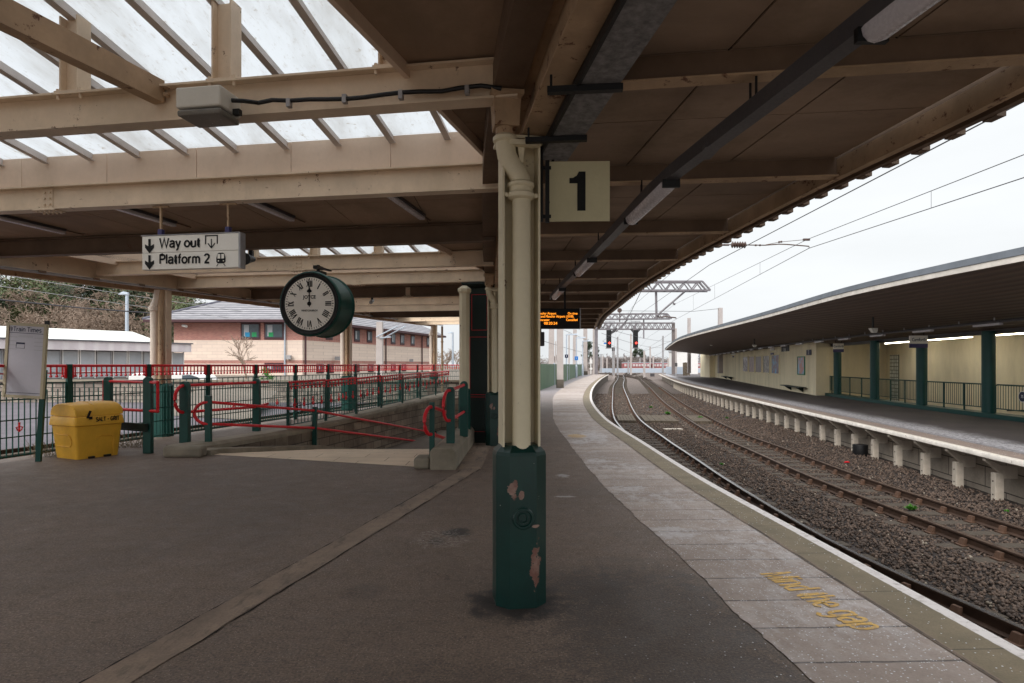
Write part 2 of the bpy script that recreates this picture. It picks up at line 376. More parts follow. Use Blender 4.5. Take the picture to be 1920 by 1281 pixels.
def m_shine():
    m = NT('polished_rail'); m.b.inputs['Base Color'].default_value = (.62, .6, .6, 1); m.b.inputs['Metallic'].default_value = 1; m.rough(.22); return m.mat
M_['shine'] = m_shine()
def m_dull():
    m = NT('dull_rail_head'); m.col(m.mix(m.ramp(m.noise(7, 5), .4, .65), srgb(96, 76, 62), srgb(70, 54, 44))); m.b.inputs['Metallic'].default_value = .35; m.rough(.48); return m.mat
M_['dull'] = m_dull()
def m_glazing():
    m = NT('wired_rooflight_glass')
    col = m.mix(m.ramp(m.noise(1.2, 8, .7, stretch=(2.2, .5, 1)), .45, .75), (.72, .735, .75, 1), (.56, .555, .545, 1))
    col = m.mix(m.ramp(m.noise(26, 5, .75, stretch=(1, .3, 1)), .56, .70, 0, .5), col, (.46, .42, .37, 1))
    spots = m.ramp(m.math('ADD', m.noise(9, 6, .7), m.math('MULTIPLY', m.noise(2, 3), .35)), .80, .90)
    col = m.mix(spots, col, (.42, .37, .31, 1))
    tr = m.n('BsdfTranslucent'); m.l(col, tr.inputs[0]); df = m.n('BsdfDiffuse'); m.l(col, df.inputs[0])
    tp = m.n('BsdfTransparent'); m.l(col, tp.inputs[0])
    a = m.n('MixShader'); a.inputs[0].default_value = .10; m.l(tr.outputs[0], a.inputs[1]); m.l(df.outputs[0], a.inputs[2])
    b = m.n('MixShader'); b.inputs[0].default_value = .08; m.l(a.outputs[0], b.inputs[1]); m.l(tp.outputs[0], b.inputs[2])
    m.l(b.outputs[0], m.out.inputs[0]); return m.mat
M_['glazing'] = m_glazing()
def specks(m, col, scale, size, amount, c=(.75, .76, .8, 1), vec=None, mask=None):
    v = m.vor(scale, vec)
    rnd = m.sep(v.outputs['Color'])[0]
    k = m.math('MULTIPLY', m.ramp(v.outputs['Distance'], size, size*.6), m.ramp(rnd, 1-amount, 1-amount+.02))
    if mask is not None: k = m.math('MULTIPLY', k, mask)
    return m.mix(k, col, c)
def blob(m, x, y, cx, cy, rx, ry, soft=.45, nz=None, amp=.8):
    dx = m.math('DIVIDE', m.math('SUBTRACT', x, cx), rx); dy = m.math('DIVIDE', m.math('SUBTRACT', y, cy), ry)
    d = m.math('ADD', m.math('MULTIPLY', dx, dx), m.math('MULTIPLY', dy, dy))
    if nz is not None: d = m.math('ADD', d, m.math('MULTIPLY', m.math('SUBTRACT', nz, .5), amp*3))
    return m.ramp(d, 1, 1-soft)
def m_asphalt():
    m = NT('worn_asphalt'); x, y, z = m.sep()
    big = m.noise(.35, 6, .6); fine = m.noise(60, 3, .7); mid = m.noise(3.5, 8, .7)
    c = m.mix(m.ramp(big, .35, .65), srgb(140, 118, 102), srgb(112, 95, 83))
    c = m.mix(m.ramp(mid, .42, .66, 0, .6), c, srgb(138, 119, 104)); c = m.mix(m.ramp(m.noise(13, 7, .75), .48, .64, 0, .5), c, srgb(84, 71, 64))
    c = m.mix(m.ramp(m.noise(.9, 4, .5, stretch=(1, .3, 1)), .55, .8, 0, .5), c, srgb(84, 75, 72))
    c = m.mix(m.ramp(fine, .38, .62, 0, .75), c, srgb(66, 56, 51)); c = specks(m, c, 75, .34, .16, c=srgb(158, 142, 128)); c = specks(m, c, 40, .2, .05, c=srgb(40, 35, 33))
    nz = m.noise(7, 6, .7)
    for (cx, cy, rx, ry, a) in ((-.56, 6.2, .17, .2, .9), (-.72, 5.9, .1, .16, .6), (.03, 4.4, .40, .42, .95), (1.0, 3.9, .8, 1.6, .5), (.5, 4.7, .45, .5, .4), (-.3, 3.2, .9, .4, .25), (-1.1, 4.6, .2, .2, .3)):
        k = blob(m, x, y, cx, cy, rx, ry, .7, nz, .9); c = m.mix(m.math('MULTIPLY', k, a), c, srgb(44, 38, 36))
    ring = m.math('MULTIPLY', blob(m, x, y, -.70, 6.0, .28, .34, .3, nz, 1.2), m.ramp(m.noise(24, 4, .7), .50, .56)); c = m.mix(m.math('MULTIPLY', ring, .6), c, srgb(150, 140, 132))
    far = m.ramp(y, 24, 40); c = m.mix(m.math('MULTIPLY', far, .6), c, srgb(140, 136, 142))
    near = m.math('MULTIPLY', m.ramp(x, .2, 1.3), m.ramp(m.noise(.8, 3), .3, .6))
    c = specks(m, c, 42, .24, .10, mask=near); c = specks(m, c, 20, .13, .14, mask=near); c = specks(m, c, 7, .045, .10); c = m.mix(m.math('MULTIPLY', m.ramp(m.noise(16, 7, .8, stretch=(1, .4, 1)), .66, .74), m.ramp(m.noise(1.3, 3), .5, .6, 0, .5)), c, srgb(150, 138, 126))
    for (cx, cy, rx, ry) in ((.72, 7.9, .16, .05), (.78, 9.4, .12, .16)):
        c = m.mix(m.math('MULTIPLY', blob(m, x, y, cx, cy, rx, ry, .7, nz, 2.0), .6), c, srgb(186, 182, 182))
    cv = m.n('TexVoronoi'); cv.feature = 'DISTANCE_TO_EDGE'; cv.inputs['Scale'].default_value = .55; cw = m.n('VectorMath'); cw.operation = 'ADD'; cn = m.n('TexNoise'); cn.inputs['Scale'].default_value = 2.2; cn.inputs['Detail'].default_value = 6; m.l(m.co, cn.inputs['Vector']); m.l(m.co, cw.inputs[0]); m.l(cn.outputs[1], cw.inputs[1]); m.l(cw.outputs[0], cv.inputs['Vector']); c = m.mix(m.math('MULTIPLY', m.ramp(cv.outputs['Distance'], .006, .001), m.ramp(m.noise(.7, 3), .5, .58, 0, .6)), c, srgb(52, 44, 40))
    m.col(c); m.rough(m.ramp(mid, .3, .7, .5, .8)); m.bump(fine, .5, .008); m.bump(mid, .15, .02)
    return m.mat
M_['asphalt'] = m_asphalt()
def m_asphalt2():
    m = NT('dark_asphalt'); fine = m.noise(45, 3, .7)
    c = m.mix(m.ramp(m.noise(.5, 6), .35, .65), srgb(86, 78, 78), srgb(68, 62, 63)); c = m.mix(m.ramp(fine, .35, .7, 0, .4), c, srgb(52, 47, 48))
    d = m.sep(m.uv)[1]
    k = m.math('MULTIPLY', m.ramp(m.math('ADD', d, m.math('MULTIPLY', m.math('SUBTRACT', m.noise(1.6, 6), .5), 1.1)), 1.9, 1.2), m.ramp(d, .55, .95, .25, 1))
    c = specks(m, c, 16, .22, .3, mask=k, c=(.62, .63, .72, 1)); c = m.mix(m.math('MULTIPLY', m.math('MULTIPLY', k, m.ramp(m.noise(11, 7, .8), .38, .6)), .85), c, srgb(208, 206, 210))
    m.col(c); m.rough(.7); m.bump(fine, .3, .005); return m.mat
M_['asphalt2'] = m_asphalt2()
def m_slab():
    m = NT('paving_slabs'); s, d, _ = m.sep(m.uv)
    fine = m.noise(70, 3, .7); mid = m.noise(4, 7, .7)
    cell = m.math('FLOOR', m.math('DIVIDE', s, .46))
    wn = m.n('TexWhiteNoise'); wn.noise_dimensions = '1D'; m.l(cell, wn.inputs['W'])
    c = m.mix(wn.outputs[0], srgb(160, 143, 132), srgb(188, 171, 160)); c = m.mix(m.ramp(mid, .35, .7, 0, .6), c, srgb(140, 125, 115))
    c = m.mix(m.ramp(fine, .4, .7, 0, .35), c, srgb(110, 100, 95))
    fr = m.math('FRACT', m.math('ADD', m.math('DIVIDE', s, .46), m.math('MULTIPLY', m.math('SUBTRACT', m.noise(5, 4), .5), .06)))
    j = m.math('MAXIMUM', m.ramp(fr, .026, .012), m.ramp(fr, .974, .988)); c = m.mix(m.math('MULTIPLY', j, .8), c, srgb(54, 48, 46))
    gate = m.ramp(m.noise(.55, 4, .6), .42, .62)
    c = m.mix(m.math('MULTIPLY', gate, m.ramp(m.noise(6, 8, .8, stretch=(1, .6, 1)), .44, .66, 0, .75)), c, srgb(212, 207, 208))
    sx, sy, sz = m.sep()
    nz = m.noise(7, 6, .7)
    for (cx, cy, rx, ry) in ((1.52, 10.8, .25, .22), (1.58, 8.4, .28, .2), (1.62, 6.2, .3, .22), (1.45, 13.5, .3, .4), (1.9, 14.5, .4, 1.2)):
        c = m.mix(m.math('MULTIPLY', blob(m, sx, sy, cx, cy, rx, ry, .9, nz, 2.2), .55), c, srgb(204, 200, 202))
    c = m.mix(m.math('MULTIPLY', blob(m, sx, sy, 1.55, 14.6, .25, .4, .5, nz, .8), .6), c, srgb(200, 160, 90))
    c = specks(m, c, 60, .32, .22); c = specks(m, c, 34, .24, .2); c = specks(m, c, 16, .12, .2)
    m.col(c); m.rough(.75); m.bump(fine, .4, .004); m.bump(m.math('SUBTRACT', 1.0, j), .5, .01); return m.mat
M_['slab'] = m_slab()
def m_mind():
    m = NT('worn_yellow_paint'); c = m.mix(m.ramp(m.noise(5, 6, .7), .35, .65), srgb(232, 190, 110), srgb(204, 160, 84)); wr_ = m.ramp(m.noise(22, 7, .8), .50, .60); c = m.mix(m.math('MULTIPLY', wr_, .85), c, srgb(160, 142, 126)); c = specks(m, c, 50, .3, .2); m.col(c); m.rough(.8); m.bump(m.noise(70, 3), .4, .004); return m.mat
M_['mindyellow'] = m_mind()
def m_coping():
    m = NT('coping_stone'); s, d, _ = m.sep(m.uv); fine = m.noise(80, 3, .7)
    c = m.mix(m.ramp(m.noise(2.2, 7, .65), .35, .7), srgb(138, 122, 96), srgb(112, 99, 76)); c = m.mix(m.ramp(fine, .4, .7, 0, .4), c, srgb(84, 78, 64))
    fr = m.math('FRACT', m.math('DIVIDE', s, .93)); j = m.ramp(fr, .016, .008); c = m.mix(m.math('MULTIPLY', j, .75), c, srgb(48, 42, 36))
    jd = m.math('ADD', d, m.math('MULTIPLY', m.math('SUBTRACT', m.noise(6, 5), .5), .02))
    c = m.mix(m.ramp(jd, .43, .445), c, srgb(132, 112, 94)); c = m.mix(m.math('MULTIPLY', m.ramp(m.math('ABSOLUTE', m.math('SUBTRACT', jd, .455)), .012, .004), m.ramp(m.noise(2, 4), .4, .55)), c, srgb(44, 36, 30))
    c = specks(m, c, 50, .28, .12); c = specks(m, c, 24, .15, .08)
    ed = m.math('ADD', d, m.math('MULTIPLY', m.math('SUBTRACT', m.noise(16, 6, .7), .5), .022))
    wh = m.mix(m.ramp(m.noise(12, 7, .75), .5, .72), srgb(226, 218, 214), srgb(170, 158, 150))
    c = m.mix(m.ramp(ed, .125, .117), c, wh)
    m.col(c); m.rough(.75); m.bump(fine, .4, .004); return m.mat
M_['coping'] = m_coping()
def m_ballast():
    m = NT('ballast'); v = m.vor(22); rnd = m.sep(v.outputs['Color'])[0]
    c = m.mix(rnd, srgb(98, 81, 70), srgb(60, 49, 43)); c = m.mix(m.ramp(v.outputs['Distance'], .25, .6), c, srgb(30, 25, 23))
    c = m.mix(m.ramp(m.noise(.5, 5), .45, .7, 0, .5), c, srgb(70, 62, 60))
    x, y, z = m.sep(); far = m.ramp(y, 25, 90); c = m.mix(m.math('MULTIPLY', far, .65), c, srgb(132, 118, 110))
    m.col(c); m.rough(.9); m.bump(m.ramp(v.outputs['Distance'], 0, .6, 1, 0), .9, .03); return m.mat
M_['ballast'] = m_ballast()
def m_stone():
    m = NT('ballast_stone')
    at_ = m.n('Attribute'); at_.attribute_name = 'tint'; f = m.sep(at_.outputs['Vector'])[0]
    c = m.mix(f, srgb(110, 91, 78), srgb(58, 48, 42)); c = m.mix(m.ramp(f, .985, .995), c, srgb(160, 148, 132))
    c = m.mix(m.ramp(m.noise(40, 4), .4, .7, 0, .4), c, srgb(56, 46, 42)); m.col(c); m.rough(.85); return m.mat
M_['stone'] = m_stone()
def m_brick(name, c1, c2, cm, bw, bh, mort=.012, plane='xz', rough=.85, dirt=.3, dirtc=(60, 54, 50), bias=0):
    m = NT(name); x, y, z = m.sep(); cb = m.n('CombineXYZ')
    h = m.math('ADD', x, m.math('MULTIPLY', y, .9)) if plane == 'diag' else (x if plane == 'xz' else y)
    m.l(h, cb.inputs[0]); m.l(z, cb.inputs[1])
    b = m.n('TexBrick'); m.l(cb.outputs[0], b.inputs['Vector']); b.inputs['Scale'].default_value = 1
    b.inputs['Color1'].default_value = srgb(*c1); b.inputs['Color2'].default_value = srgb(*c2); b.inputs['Mortar'].default_value = srgb(*cm)
    b.inputs['Brick Width'].default_value = bw; b.inputs['Row Height'].default_value = bh; b.inputs['Mortar Size'].default_value = mort; b.inputs['Bias'].default_value = bias
    c = m.mix(m.ramp(m.noise(1.1, 8, .7), .42, .72, 0, dirt), b.outputs[0], srgb(*dirtc)); c = m.mix(m.ramp(m.noise(30, 4), .4, .7, 0, .2), c, srgb(*dirtc))
    m.col(c); m.rough(rough); m.bump(b.outputs['Fac'], -.4, .01); m.bump(m.noise(25, 5), .3, .01); return m.mat
M_['brick'] = m_brick('red_brick', (168, 92, 82), (196, 122, 108), (178, 160, 150), .225, .075, dirt=.1)
M_['block'] = m_brick('buff_block', (238, 218, 202), (228, 208, 194), (204, 186, 174), .9, .3, .012, dirt=.08, dirtc=(170, 150, 135))
M_['ramp_stone'] = m_brick('stained_block_wall', (160, 146, 128), (126, 112, 98), (84, 74, 66), .55, .24, .012, plane='y', dirt=.75, dirtc=(66, 54, 46))
M_['rubble'] = m_brick('old_stone_wall', (176, 164, 150), (140, 128, 118), (92, 84, 78), .45, .2, .02, dirt=.45)
M_['edgebrick'] = m_brick('platform_brick', (120, 108, 96), (92, 82, 72), (70, 64, 58), .4, .14, .012, plane='y', dirt=.6, dirtc=(50, 44, 40))
M_['panelwall'] = m_brick('concrete_panels', (176, 164, 150), (150, 140, 128), (64, 58, 52), 1.35, .42, .012, plane='y', dirt=.55, dirtc=(76, 66, 58))
def m_tiles():
    m = NT('slate_roof'); z = m.sep()[2]; fr = m.math('FRACT', m.math('MULTIPLY', z, 3.6))
    c = m.mix(m.ramp(m.noise(1.5, 5), .35, .65), srgb(160, 157, 160), srgb(134, 132, 136)); c = m.mix(m.ramp(fr, .48, .30), c, srgb(72, 70, 78))
    m.col(c); m.rough(.7); m.bump(fr, .5, .05); return m.mat
M_['tiles'] = m_tiles()
def m_corr(name, c1, c2, sc=5.0, axis=0):
    m = NT(name); x = m.sep()[axis]; wv = m.math('SINE', m.math('MULTIPLY', x, sc*6.28))
    c = m.mix(m.ramp(wv, -.2, .9), srgb(*c1), srgb(*c2)); c = m.mix(m.ramp(m.noise(.8, 5), .4, .7, 0, .3), c, srgb(*[int(q*.7) for q in c1]))
    m.col(c); m.rough(.6); m.bump(wv, .5, .02); return m.mat
M_['corr'] = m_corr('ribbed_white_sheet', (214, 214, 208), (232, 232, 226), 1.2)
M_['fasciarib'] = m_corr('ribbed_pale_fascia', (218, 208, 212), (230, 222, 224), 2.5)
M_['palis'] = m_corr('weathered_green_boards', (96, 124, 96), (60, 92, 74), 1.1, 1)
M_['darksoffit'] = m_corr('boarded_dark_soffit', (94, 75, 63), (114, 93, 79), 3.3)
def m_ground():
    m = NT('ground'); c = m.mix(m.ramp(m.noise(.25, 8, .7), .35, .65), srgb(134, 124, 112), srgb(108, 98, 90)); c = m.mix(m.ramp(m.noise(9, 6, .7), .4, .7, 0, .5), c, srgb(84, 78, 68))
    m.col(c); m.rough(.95); m.bump(m.noise(14, 6), .5, .03); return m.mat
M_['ground'] = m_ground()
def m_road():
    m = NT('road_surface'); c = m.mix(m.ramp(m.noise(.6, 8, .7), .35, .65), srgb(104, 97, 104), srgb(86, 80, 86)); c = m.mix(m.ramp(m.noise(30, 4), .4, .7, 0, .4), c, srgb(90, 84, 88))
    m.col(c); m.rough(.9); return m.mat
M_['road'] = m_road()
def m_hill():
    m = NT('hill'); c = m.mix(m.ramp(m.noise(.3, 8, .7), .35, .65), srgb(74, 74, 52), srgb(90, 78, 64)); c = m.mix(m.ramp(m.noise(3, 6), .4, .7, 0, .6), c, srgb(54, 52, 40))
    m.col(c); m.rough(.95); m.bump(m.noise(2, 8), .8, .3); return m.mat
M_['hill'] = m_hill()
def m_greenchip():
    m = NT('chipped_green_paint'); x, y, z = m.sep(); fine = m.noise(50, 3)
    c = m.mix(m.ramp(m.noise(3, 6), .3, .7), srgb(5, 54, 48), srgb(4, 40, 36)); c = m.mix(m.ramp(fine, .4, .7, 0, .3), c, srgb(6, 40, 36))
    n1 = m.noise(18, 6, .7); n2 = m.noise(9, 4, .6)
    k = m.math('MAXIMUM', blob(m, x, z, -.075, .83, .036, .06, .15, n1, 2.2), blob(m, x, z, -.012, .79, .02, .035, .15, n1, 1.2))
    k = m.math('MAXIMUM', k, m.math('MAXIMUM', blob(m, x, z, .092, .30, .036, .13, .15, n1, 3.0), blob(m, x, z, .09, .57, .03, .012, .3, n1, .6)))
    k = m.math('MULTIPLY', k, m.ramp(y, -.05, -.08))
    chip = m.mix(m.ramp(n2, .4, .6), srgb(116, 80, 70), srgb(150, 124, 112)); c = m.mix(k, c, chip)
    c = specks(m, c, 26, .12, .03, c=(.35, .36, .33, 1))
    m.col(c); m.rough(.36); m.bump(fine, .15, .004); return m.mat
M_['greenchip'] = m_greenchip()
def m_glassblock():
    m = NT('glass_blocks'); x, y, z = m.sep(); cb = m.n('CombineXYZ'); m.l(y, cb.inputs[0]); m.l(z, cb.inputs[1])
    b = m.n('TexBrick'); m.l(cb.outputs[0], b.inputs['Vector']); b.offset = 0; b.inputs['Scale'].default_value = 1; b.inputs['Brick Width'].default_value = .2; b.inputs['Row Height'].default_value = .2; b.inputs['Mortar Size'].default_value = .02
    b.inputs['Color1'].default_value = srgb(196, 204, 200); b.inputs['Color2'].default_value = srgb(232, 236, 232); b.inputs['Mortar'].default_value = srgb(120, 122, 110)
    m.col(b.outputs[0]); m.rough(.15); m.bump(b.outputs['Fac'], -.5, .02); return m.mat
M_['glassblock'] = m_glassblock()
def m_poster(name, c1, c2, c3, seed):
    m = NT(name); mp = m.n('Mapping'); mp.inputs['Location'].default_value = (seed*3.1, seed*1.7, seed); mp.inputs['Scale'].default_value = (1, 1, 1); m.l(m.co, mp.inputs[0])
    a = m.noise(2.2, 5, .6, vec=mp.outputs[0], dist=1.2); b = m.noise(4, 6, .7, vec=mp.outputs[0], stretch=(1, 3, .6))
    c = m.mix(m.ramp(a, .42, .52), srgb(*c1), srgb(*c2)); c = m.mix(m.ramp(b, .55, .66), c, srgb(*c3)); m.col(c); m.rough(.4); return m.mat
# ================================================================ curves of the place
E1 = interp([(-14,4.05),(-6,3.45),(0,3.15),(3.64,3.05),(5.96,2.98),(9.05,2.88),(13,2.91),(19.75,3.03),(31,4.05),(48.9,6.6),(75,11.0),(108.6,17.2)])
E2 = interp([(-6,8.9),(4,8.85),(10.7,8.95),(12.5,9.22),(15.4,9.64),(20.2,10.3),(29.2,11.55),(55.9,15.6),(80,20.2),(115,27.4)])
M1 = interp([(-8,1.98),(-4,1.36),(0,.74),(4.45,.05),(8.7,-.22),(13,-.38),(21.5,-.62),(30,-.45)])
L1 = lambda y: -8.2 + .2665*(y-14.6)
LZ = lambda y: 3.46 + .0145*(y-14.6)
CX = interp([(y_, x_-.13) for y_, x_ in ((-6,3.5),(0,3.25),(3.76,3.08),(5.6,2.9),(7.44,2.78),(8.7,2.72),(10.5,2.68),(12.8,2.69),(16.5,2.87),(20.8,3.13),(28,3.9))])
C2E = interp([(-8,11.6),(2,10.7),(8,10.15),(11.9,9.88),(14.8,9.75),(18.25,9.85),(25.3,10.75),(47.9,13.4),(64,16.6),(84,21.0)])
C2B = interp([(-6,13.4),(8,14.5),(15.5,15.1),(19.95,15.5),(23.8,15.9),(27.9,16.5),(32.6,17.3),(45,19.9),(68.6,25.2),(93,30.2)])
FL = lambda y: -11.52 + .25*y                 # fence line
LW = lambda y: -5.95 + .21*(y-11.7)           # left wall of the ramp
RW = lambda y: -1.33 + .03*(y-10.1)           # right wall of the ramp
RA = {'b': [(-4,6.1),(2,5.3),(5.8,4.88),(7.5,4.62),(9.3,4.54),(13.4,4.7),(16.2,4.9),(20.6,5.2),(28.75,5.95),(46,8.7),(75,13.6),(106,19.4),(150,27.2)],
      'c': [(-4,7.4),(4,6.85),(8.05,6.72),(13.4,6.7),(18.4,7.05),(22.3,7.3),(28.75,8.2),(41,10.2),(68,15.3),(106,22.3),(150,30.5)]}
RB = interp(RA['b']); RC = interp(RA['c'])
def slope(f, y): return (f(y+.3)-f(y-.3))/.6
def offs(f, y, d):            # point d metres to the right (+) of the curve
    s = slope(f, y); n = math.hypot(1, s); return Vector((f(y)+d/n, y-d*s/n, 0))
GAUGE = 1.14
ZB = -.98                     # ballast level
ZR = -.80                     # rail top

def strip(name, m, f, ys, d0, d1, z, mirror=False, uvs=True):
    vs = []; uv = []; s = 0; prev = None
    for y in ys:
        a = d0(y) if callable(d0) else d0; b = d1(y) if callable(d1) else d1
        p = offs(f, y, 0)
        if prev is not None: s += (p-prev).length
        prev = p
        for d in (a, b):
            q = offs(f, y, d if mirror else -d); vs.append((q.x, q.y, z)); uv.append((s, d))
    fs = [((i*2, i*2+1, i*2+3, i*2+2) if not mirror else (i*2, i*2+2, i*2+3, i*2+1)) for i in range(len(ys)-1)]
    fs = [tuple(reversed(q)) if False else q for q in fs]
    me = bpy.data.meshes.new(name); me.from_pydata(vs, [], fs); me.materials.append(m)
    l = me.uv_layers.new(name='UVMap')
    for lp in me.loops: l.data[lp.index].uv = uv[lp.vertex_index]
    me.update()
    for pgn in me.polygons:
        if pgn.normal.z < 0: me.flip_normals(); break
    o = bpy.data.objects.new(name, me); COL.objects.link(o); return o

# ================================================================ ground
mb = MB(); xs = [-900,-200,-60,-30,0,30,60,200,900]; ys = [-40,0,40,90,150,300,700,1600]
mb.add([(x, y, -1.06) for y in ys for x in xs], [(j*9+i, j*9+i+1, (j+1)*9+i+1, (j+1)*9+i) for j in range(7) for i in range(8)])
struct(mb.build('ground', M_['ground']))
# track bed between the platforms and out beyond them
ys = frange(-8, 160, 2.0); mb = MB(); rows = []
for y in ys:
    xa = E1(y)-.15 if y < 104 else E1(y)-22; xb = E2(y)+.9 if y < 112 else E2(y)+14
    rows.append([(xa+(xb-xa)*i/10, y, ZB) for i in range(11)])
mb.add([p for r in rows for p in r], [(j*11+i, j*11+i+1, (j+1)*11+i+1, (j+1)*11+i) for j in range(len(ys)-1) for i in range(10)])
mb.add([(-40,160,ZB),(90,160,ZB),(110,420,ZB),(-20,420,ZB)], [(0,1,2,3)])
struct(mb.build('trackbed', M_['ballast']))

# ================================================================ platform one (asphalt, ramp opening, paving, coping)
mb = MB(); YH0, YH1 = 11.75, 26.0
yl = sorted(set(frange(-8, 30.9, 1.3) + [YH0, YH1])); yl2 = [31.2, 32.5] + frange(34, 106, 4)
left = lambda y: FL(y)-.42 if y < 31.1 else (interp([(31.1,-4.0),(32.5,.5),(40.7,1.75),(70,6.6),(106,12.4)])(y) if y > 31.1 else 0)
allY = yl + yl2
for a, b in zip(allY[:-1], allY[1:]):
    hole = a >= YH0-1e-6 and b <= YH1+1e-6
    segs = [(left, lambda y: LW(y)-.02), (lambda y: RW(y)+.02, lambda y: E1(y)-.1)] if hole else [(left, lambda y: E1(y)-.1)]
    for l, r in segs:
        n = 4
        vs = [(l(y)+(r(y)-l(y))*i/n, y, 0) for y in (a, b) for i in range(n+1)]
        mb.add(vs, [(i, i+1, n+1+i+1, n+1+i) for i in range(n)])
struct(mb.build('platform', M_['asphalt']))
mb = MB()      # platform body: walls
pts = [offs(E1, y, -.10) for y in frange(-8, 106, 1.5)]
mb.sweep([(p.x, p.y, 0) for p in pts], [(-.25, -.012), (0, -.012), (0, -1.1), (-.25, -1.1)])
struct(mb.build('platform_face', M_['edgebrick']))
mb = MB(); 
for a, b in zip(allY[:-1], allY[1:]): mb.add([(left(a), a, -.004), (left(b), b, -.004), (left(b), b, -1.1), (left(a), a, -1.1)], [(0,1,2,3)])
struct(mb.build('platform_side', M_['concrete_dark']))
random.seed(3)
wob = [random.uniform(-1, 1) for _ in range(4000)]
def inner_d(y):
    base = interp([(-8,1.4),(3.3,1.44),(4.2,1.5),(5.3,1.50),(6.7,1.56),(14,1.68),(24.7,1.75),(35,2.1),(60,2.4),(106,2.6)])(y)
    i = int((y+10)*22) % 3990
    return base + .007*wob[i] + .01*wob[i//5] + (.10*max(0, wob[i//14]-.72) if y < 16 else 0)
ysl = frange(-7.5, 13, .05) + frange(13.3, 106, .6)
struct(strip('paving', M_['slab'], E1, ysl, .46, inner_d, .005))
struct(strip('coping', M_['coping'], E1, frange(-7.5, 30, .4) + frange(31, 106, 1.5), .02, .468, .010))
mb = MB()
pts = [offs(E1, y, 0) for y in frange(-7.5, 30, .5) + frange(31, 106, 1.5)]
mb.sweep([(p.x, p.y, 0) for p in pts], [(-.03, .009), (-.012, .005), (0, -.012), (0, -.075), (-.03, -.085), (-.12, -.085), (-.12, .004)])
struct(mb.build('edge_nosing', M_['trim2'], smooth=True))
# cement drain line across the floor
mb = MB(); a = Vector((-2.36, 2.4, 0)); b = Vector((-.66, 9.97, 0)); dn = (b-a).normalized(); sd = Vector((dn.y, -dn.x, 0))
vs = []; n = 46; random.seed(8)
a = a - dn*3
for i in range(n+1):
    p = a + (b-a)*i/n
    vs += [p - sd*(.125+random.uniform(-.006,.006)) + Vector((0,0,.005)), p + sd*(.02+random.uniform(-.012,.012)) + Vector((0,0,.002)), p + sd*(.125+random.uniform(-.014,.014)) + Vector((0,0,.005))]
mb.add(vs, [(i*3, i*3+1, i*3+4, i*3+3) for i in range(n)] + [(i*3+1, i*3+2, i*3+5, i*3+4) for i in range(n)])
dm = NT('cement_screed'); c_ = dm.mix(dm.ramp(dm.noise(2.5, 8, .7), .35, .65), srgb(152, 131, 113), srgb(122, 105, 92)); c_ = dm.mix(dm.ramp(dm.noise(5, 8, .78, stretch=(1,.3,1)), .52, .62, 0, .75), c_, srgb(84, 74, 68)); dm.col(dm.mix(dm.ramp(dm.noise(60, 3), .4, .7, 0, .35), c_, srgb(90, 80, 72))); dm.rough(.8)
struct(mb.build('drain_channel', dm.mat))
for sd_ in (-1, 1):
    mb = MB(); vs = []
    for i in range(n*2+1):
        p = a + (b-a)*i/(n*2) + sd*sd_*(.134+random.uniform(-.004,.006)); wd = random.choice((.0,.002,.006,.009)); vs += [p-sd*wd+Vector((0,0,.004)), p+sd*wd+Vector((0,0,.004))]
    mb.add(vs, [(i*2, i*2+1, i*2+3, i*2+2) for i in range(n*2)]); struct(mb.build('floor_crack', M_['joint']))
mb = MB(); mb.add([(-.86,9.9,.005),(-.5,9.97,.005),(-.42,14.3,.005),(-.95,14.3,.005)], [(0,1,2,3)]); struct(mb.build('drain_apron', dm.mat))
# words on the paving
def ground_text():
    b0 = offs(E1, 5.0, -1.005); b1 = offs(E1, 3.93, -.85); d = (b1-b0)
    x = d.normalized(); y = Vector((-x.y, x.x, 0))
    Mx = Matrix((x, y, Vector((0,0,1)))).transposed().to_4x4(); Mx.translation = b0 + Vector((0,0,.0085))
    o = strokes('Mind the gap', Mx, .27, M_['mindyellow'], None, name='floor_lettering', th=.115, track=.06, width=d.length)
    tag(o, 'worn yellow words Mind the gap painted on the edge slabs', 'floor marking')
ground_text()

# ================================================================ ramp down to the subway
def rampz(y): return 0 if y < 11.75 else (-.115*(y-11.75) if y < 15.5 else -.43-.18*(y-15.5))
mb = MB(); yr = frange(11.75, 26, .75)
mb.add([p for y in yr for p in ((LW(y)+.0, y, rampz(y)-.0), (RW(y), y, rampz(y)))], [(i*2, i*2+1, i*2+3, i*2+2) for i in range(len(yr)-1)])
mb.add([(-5.75,11.62,.004),(-1.36,10.12,.004),(-1.33,11.75,.003),(-5.9,11.75,.003)], [(0,1,2,3)])
rm = m_brick('pale_ramp_paving', (192, 170, 146), (178, 156, 134), (120, 104, 90), .9, .3, .012, dirt=.35, dirtc=(140, 122, 104))
# paving pattern laid flat
m_ = NT('ramp_paving'); x, y, z = m_.sep(); cb = m_.n('CombineXYZ'); m_.l(x, cb.inputs[0]); m_.l(y, cb.inputs[1])
b_ = m_.n('TexBrick'); m_.l(cb.outputs[0], b_.inputs['Vector']); b_.inputs['Scale'].default_value = 1; b_.inputs['Brick Width'].default_value = .9; b_.inputs['Row Height'].default_value = .45; b_.inputs['Mortar Size'].default_value = .008
b_.inputs['Color1'].default_value = srgb(226, 204, 178); b_.inputs['Color2'].default_value = srgb(212, 190, 166); b_.inputs['Mortar'].default_value = srgb(150, 128, 108)
c_ = m_.mix(m_.ramp(m_.noise(1.2, 7), .4, .7, 0, .4), b_.outputs[0], srgb(160, 140, 120)); m_.col(c_); m_.rough(.85); m_.bump(m_.noise(40, 4), .3, .005)
struct(mb.build('ramp', m_.mat))
def PZ(y): return interp([(11.7,.19),(14.3,.15),(17,.17),(20.9,.28),(27.5,.46)])(y)   # parapet top
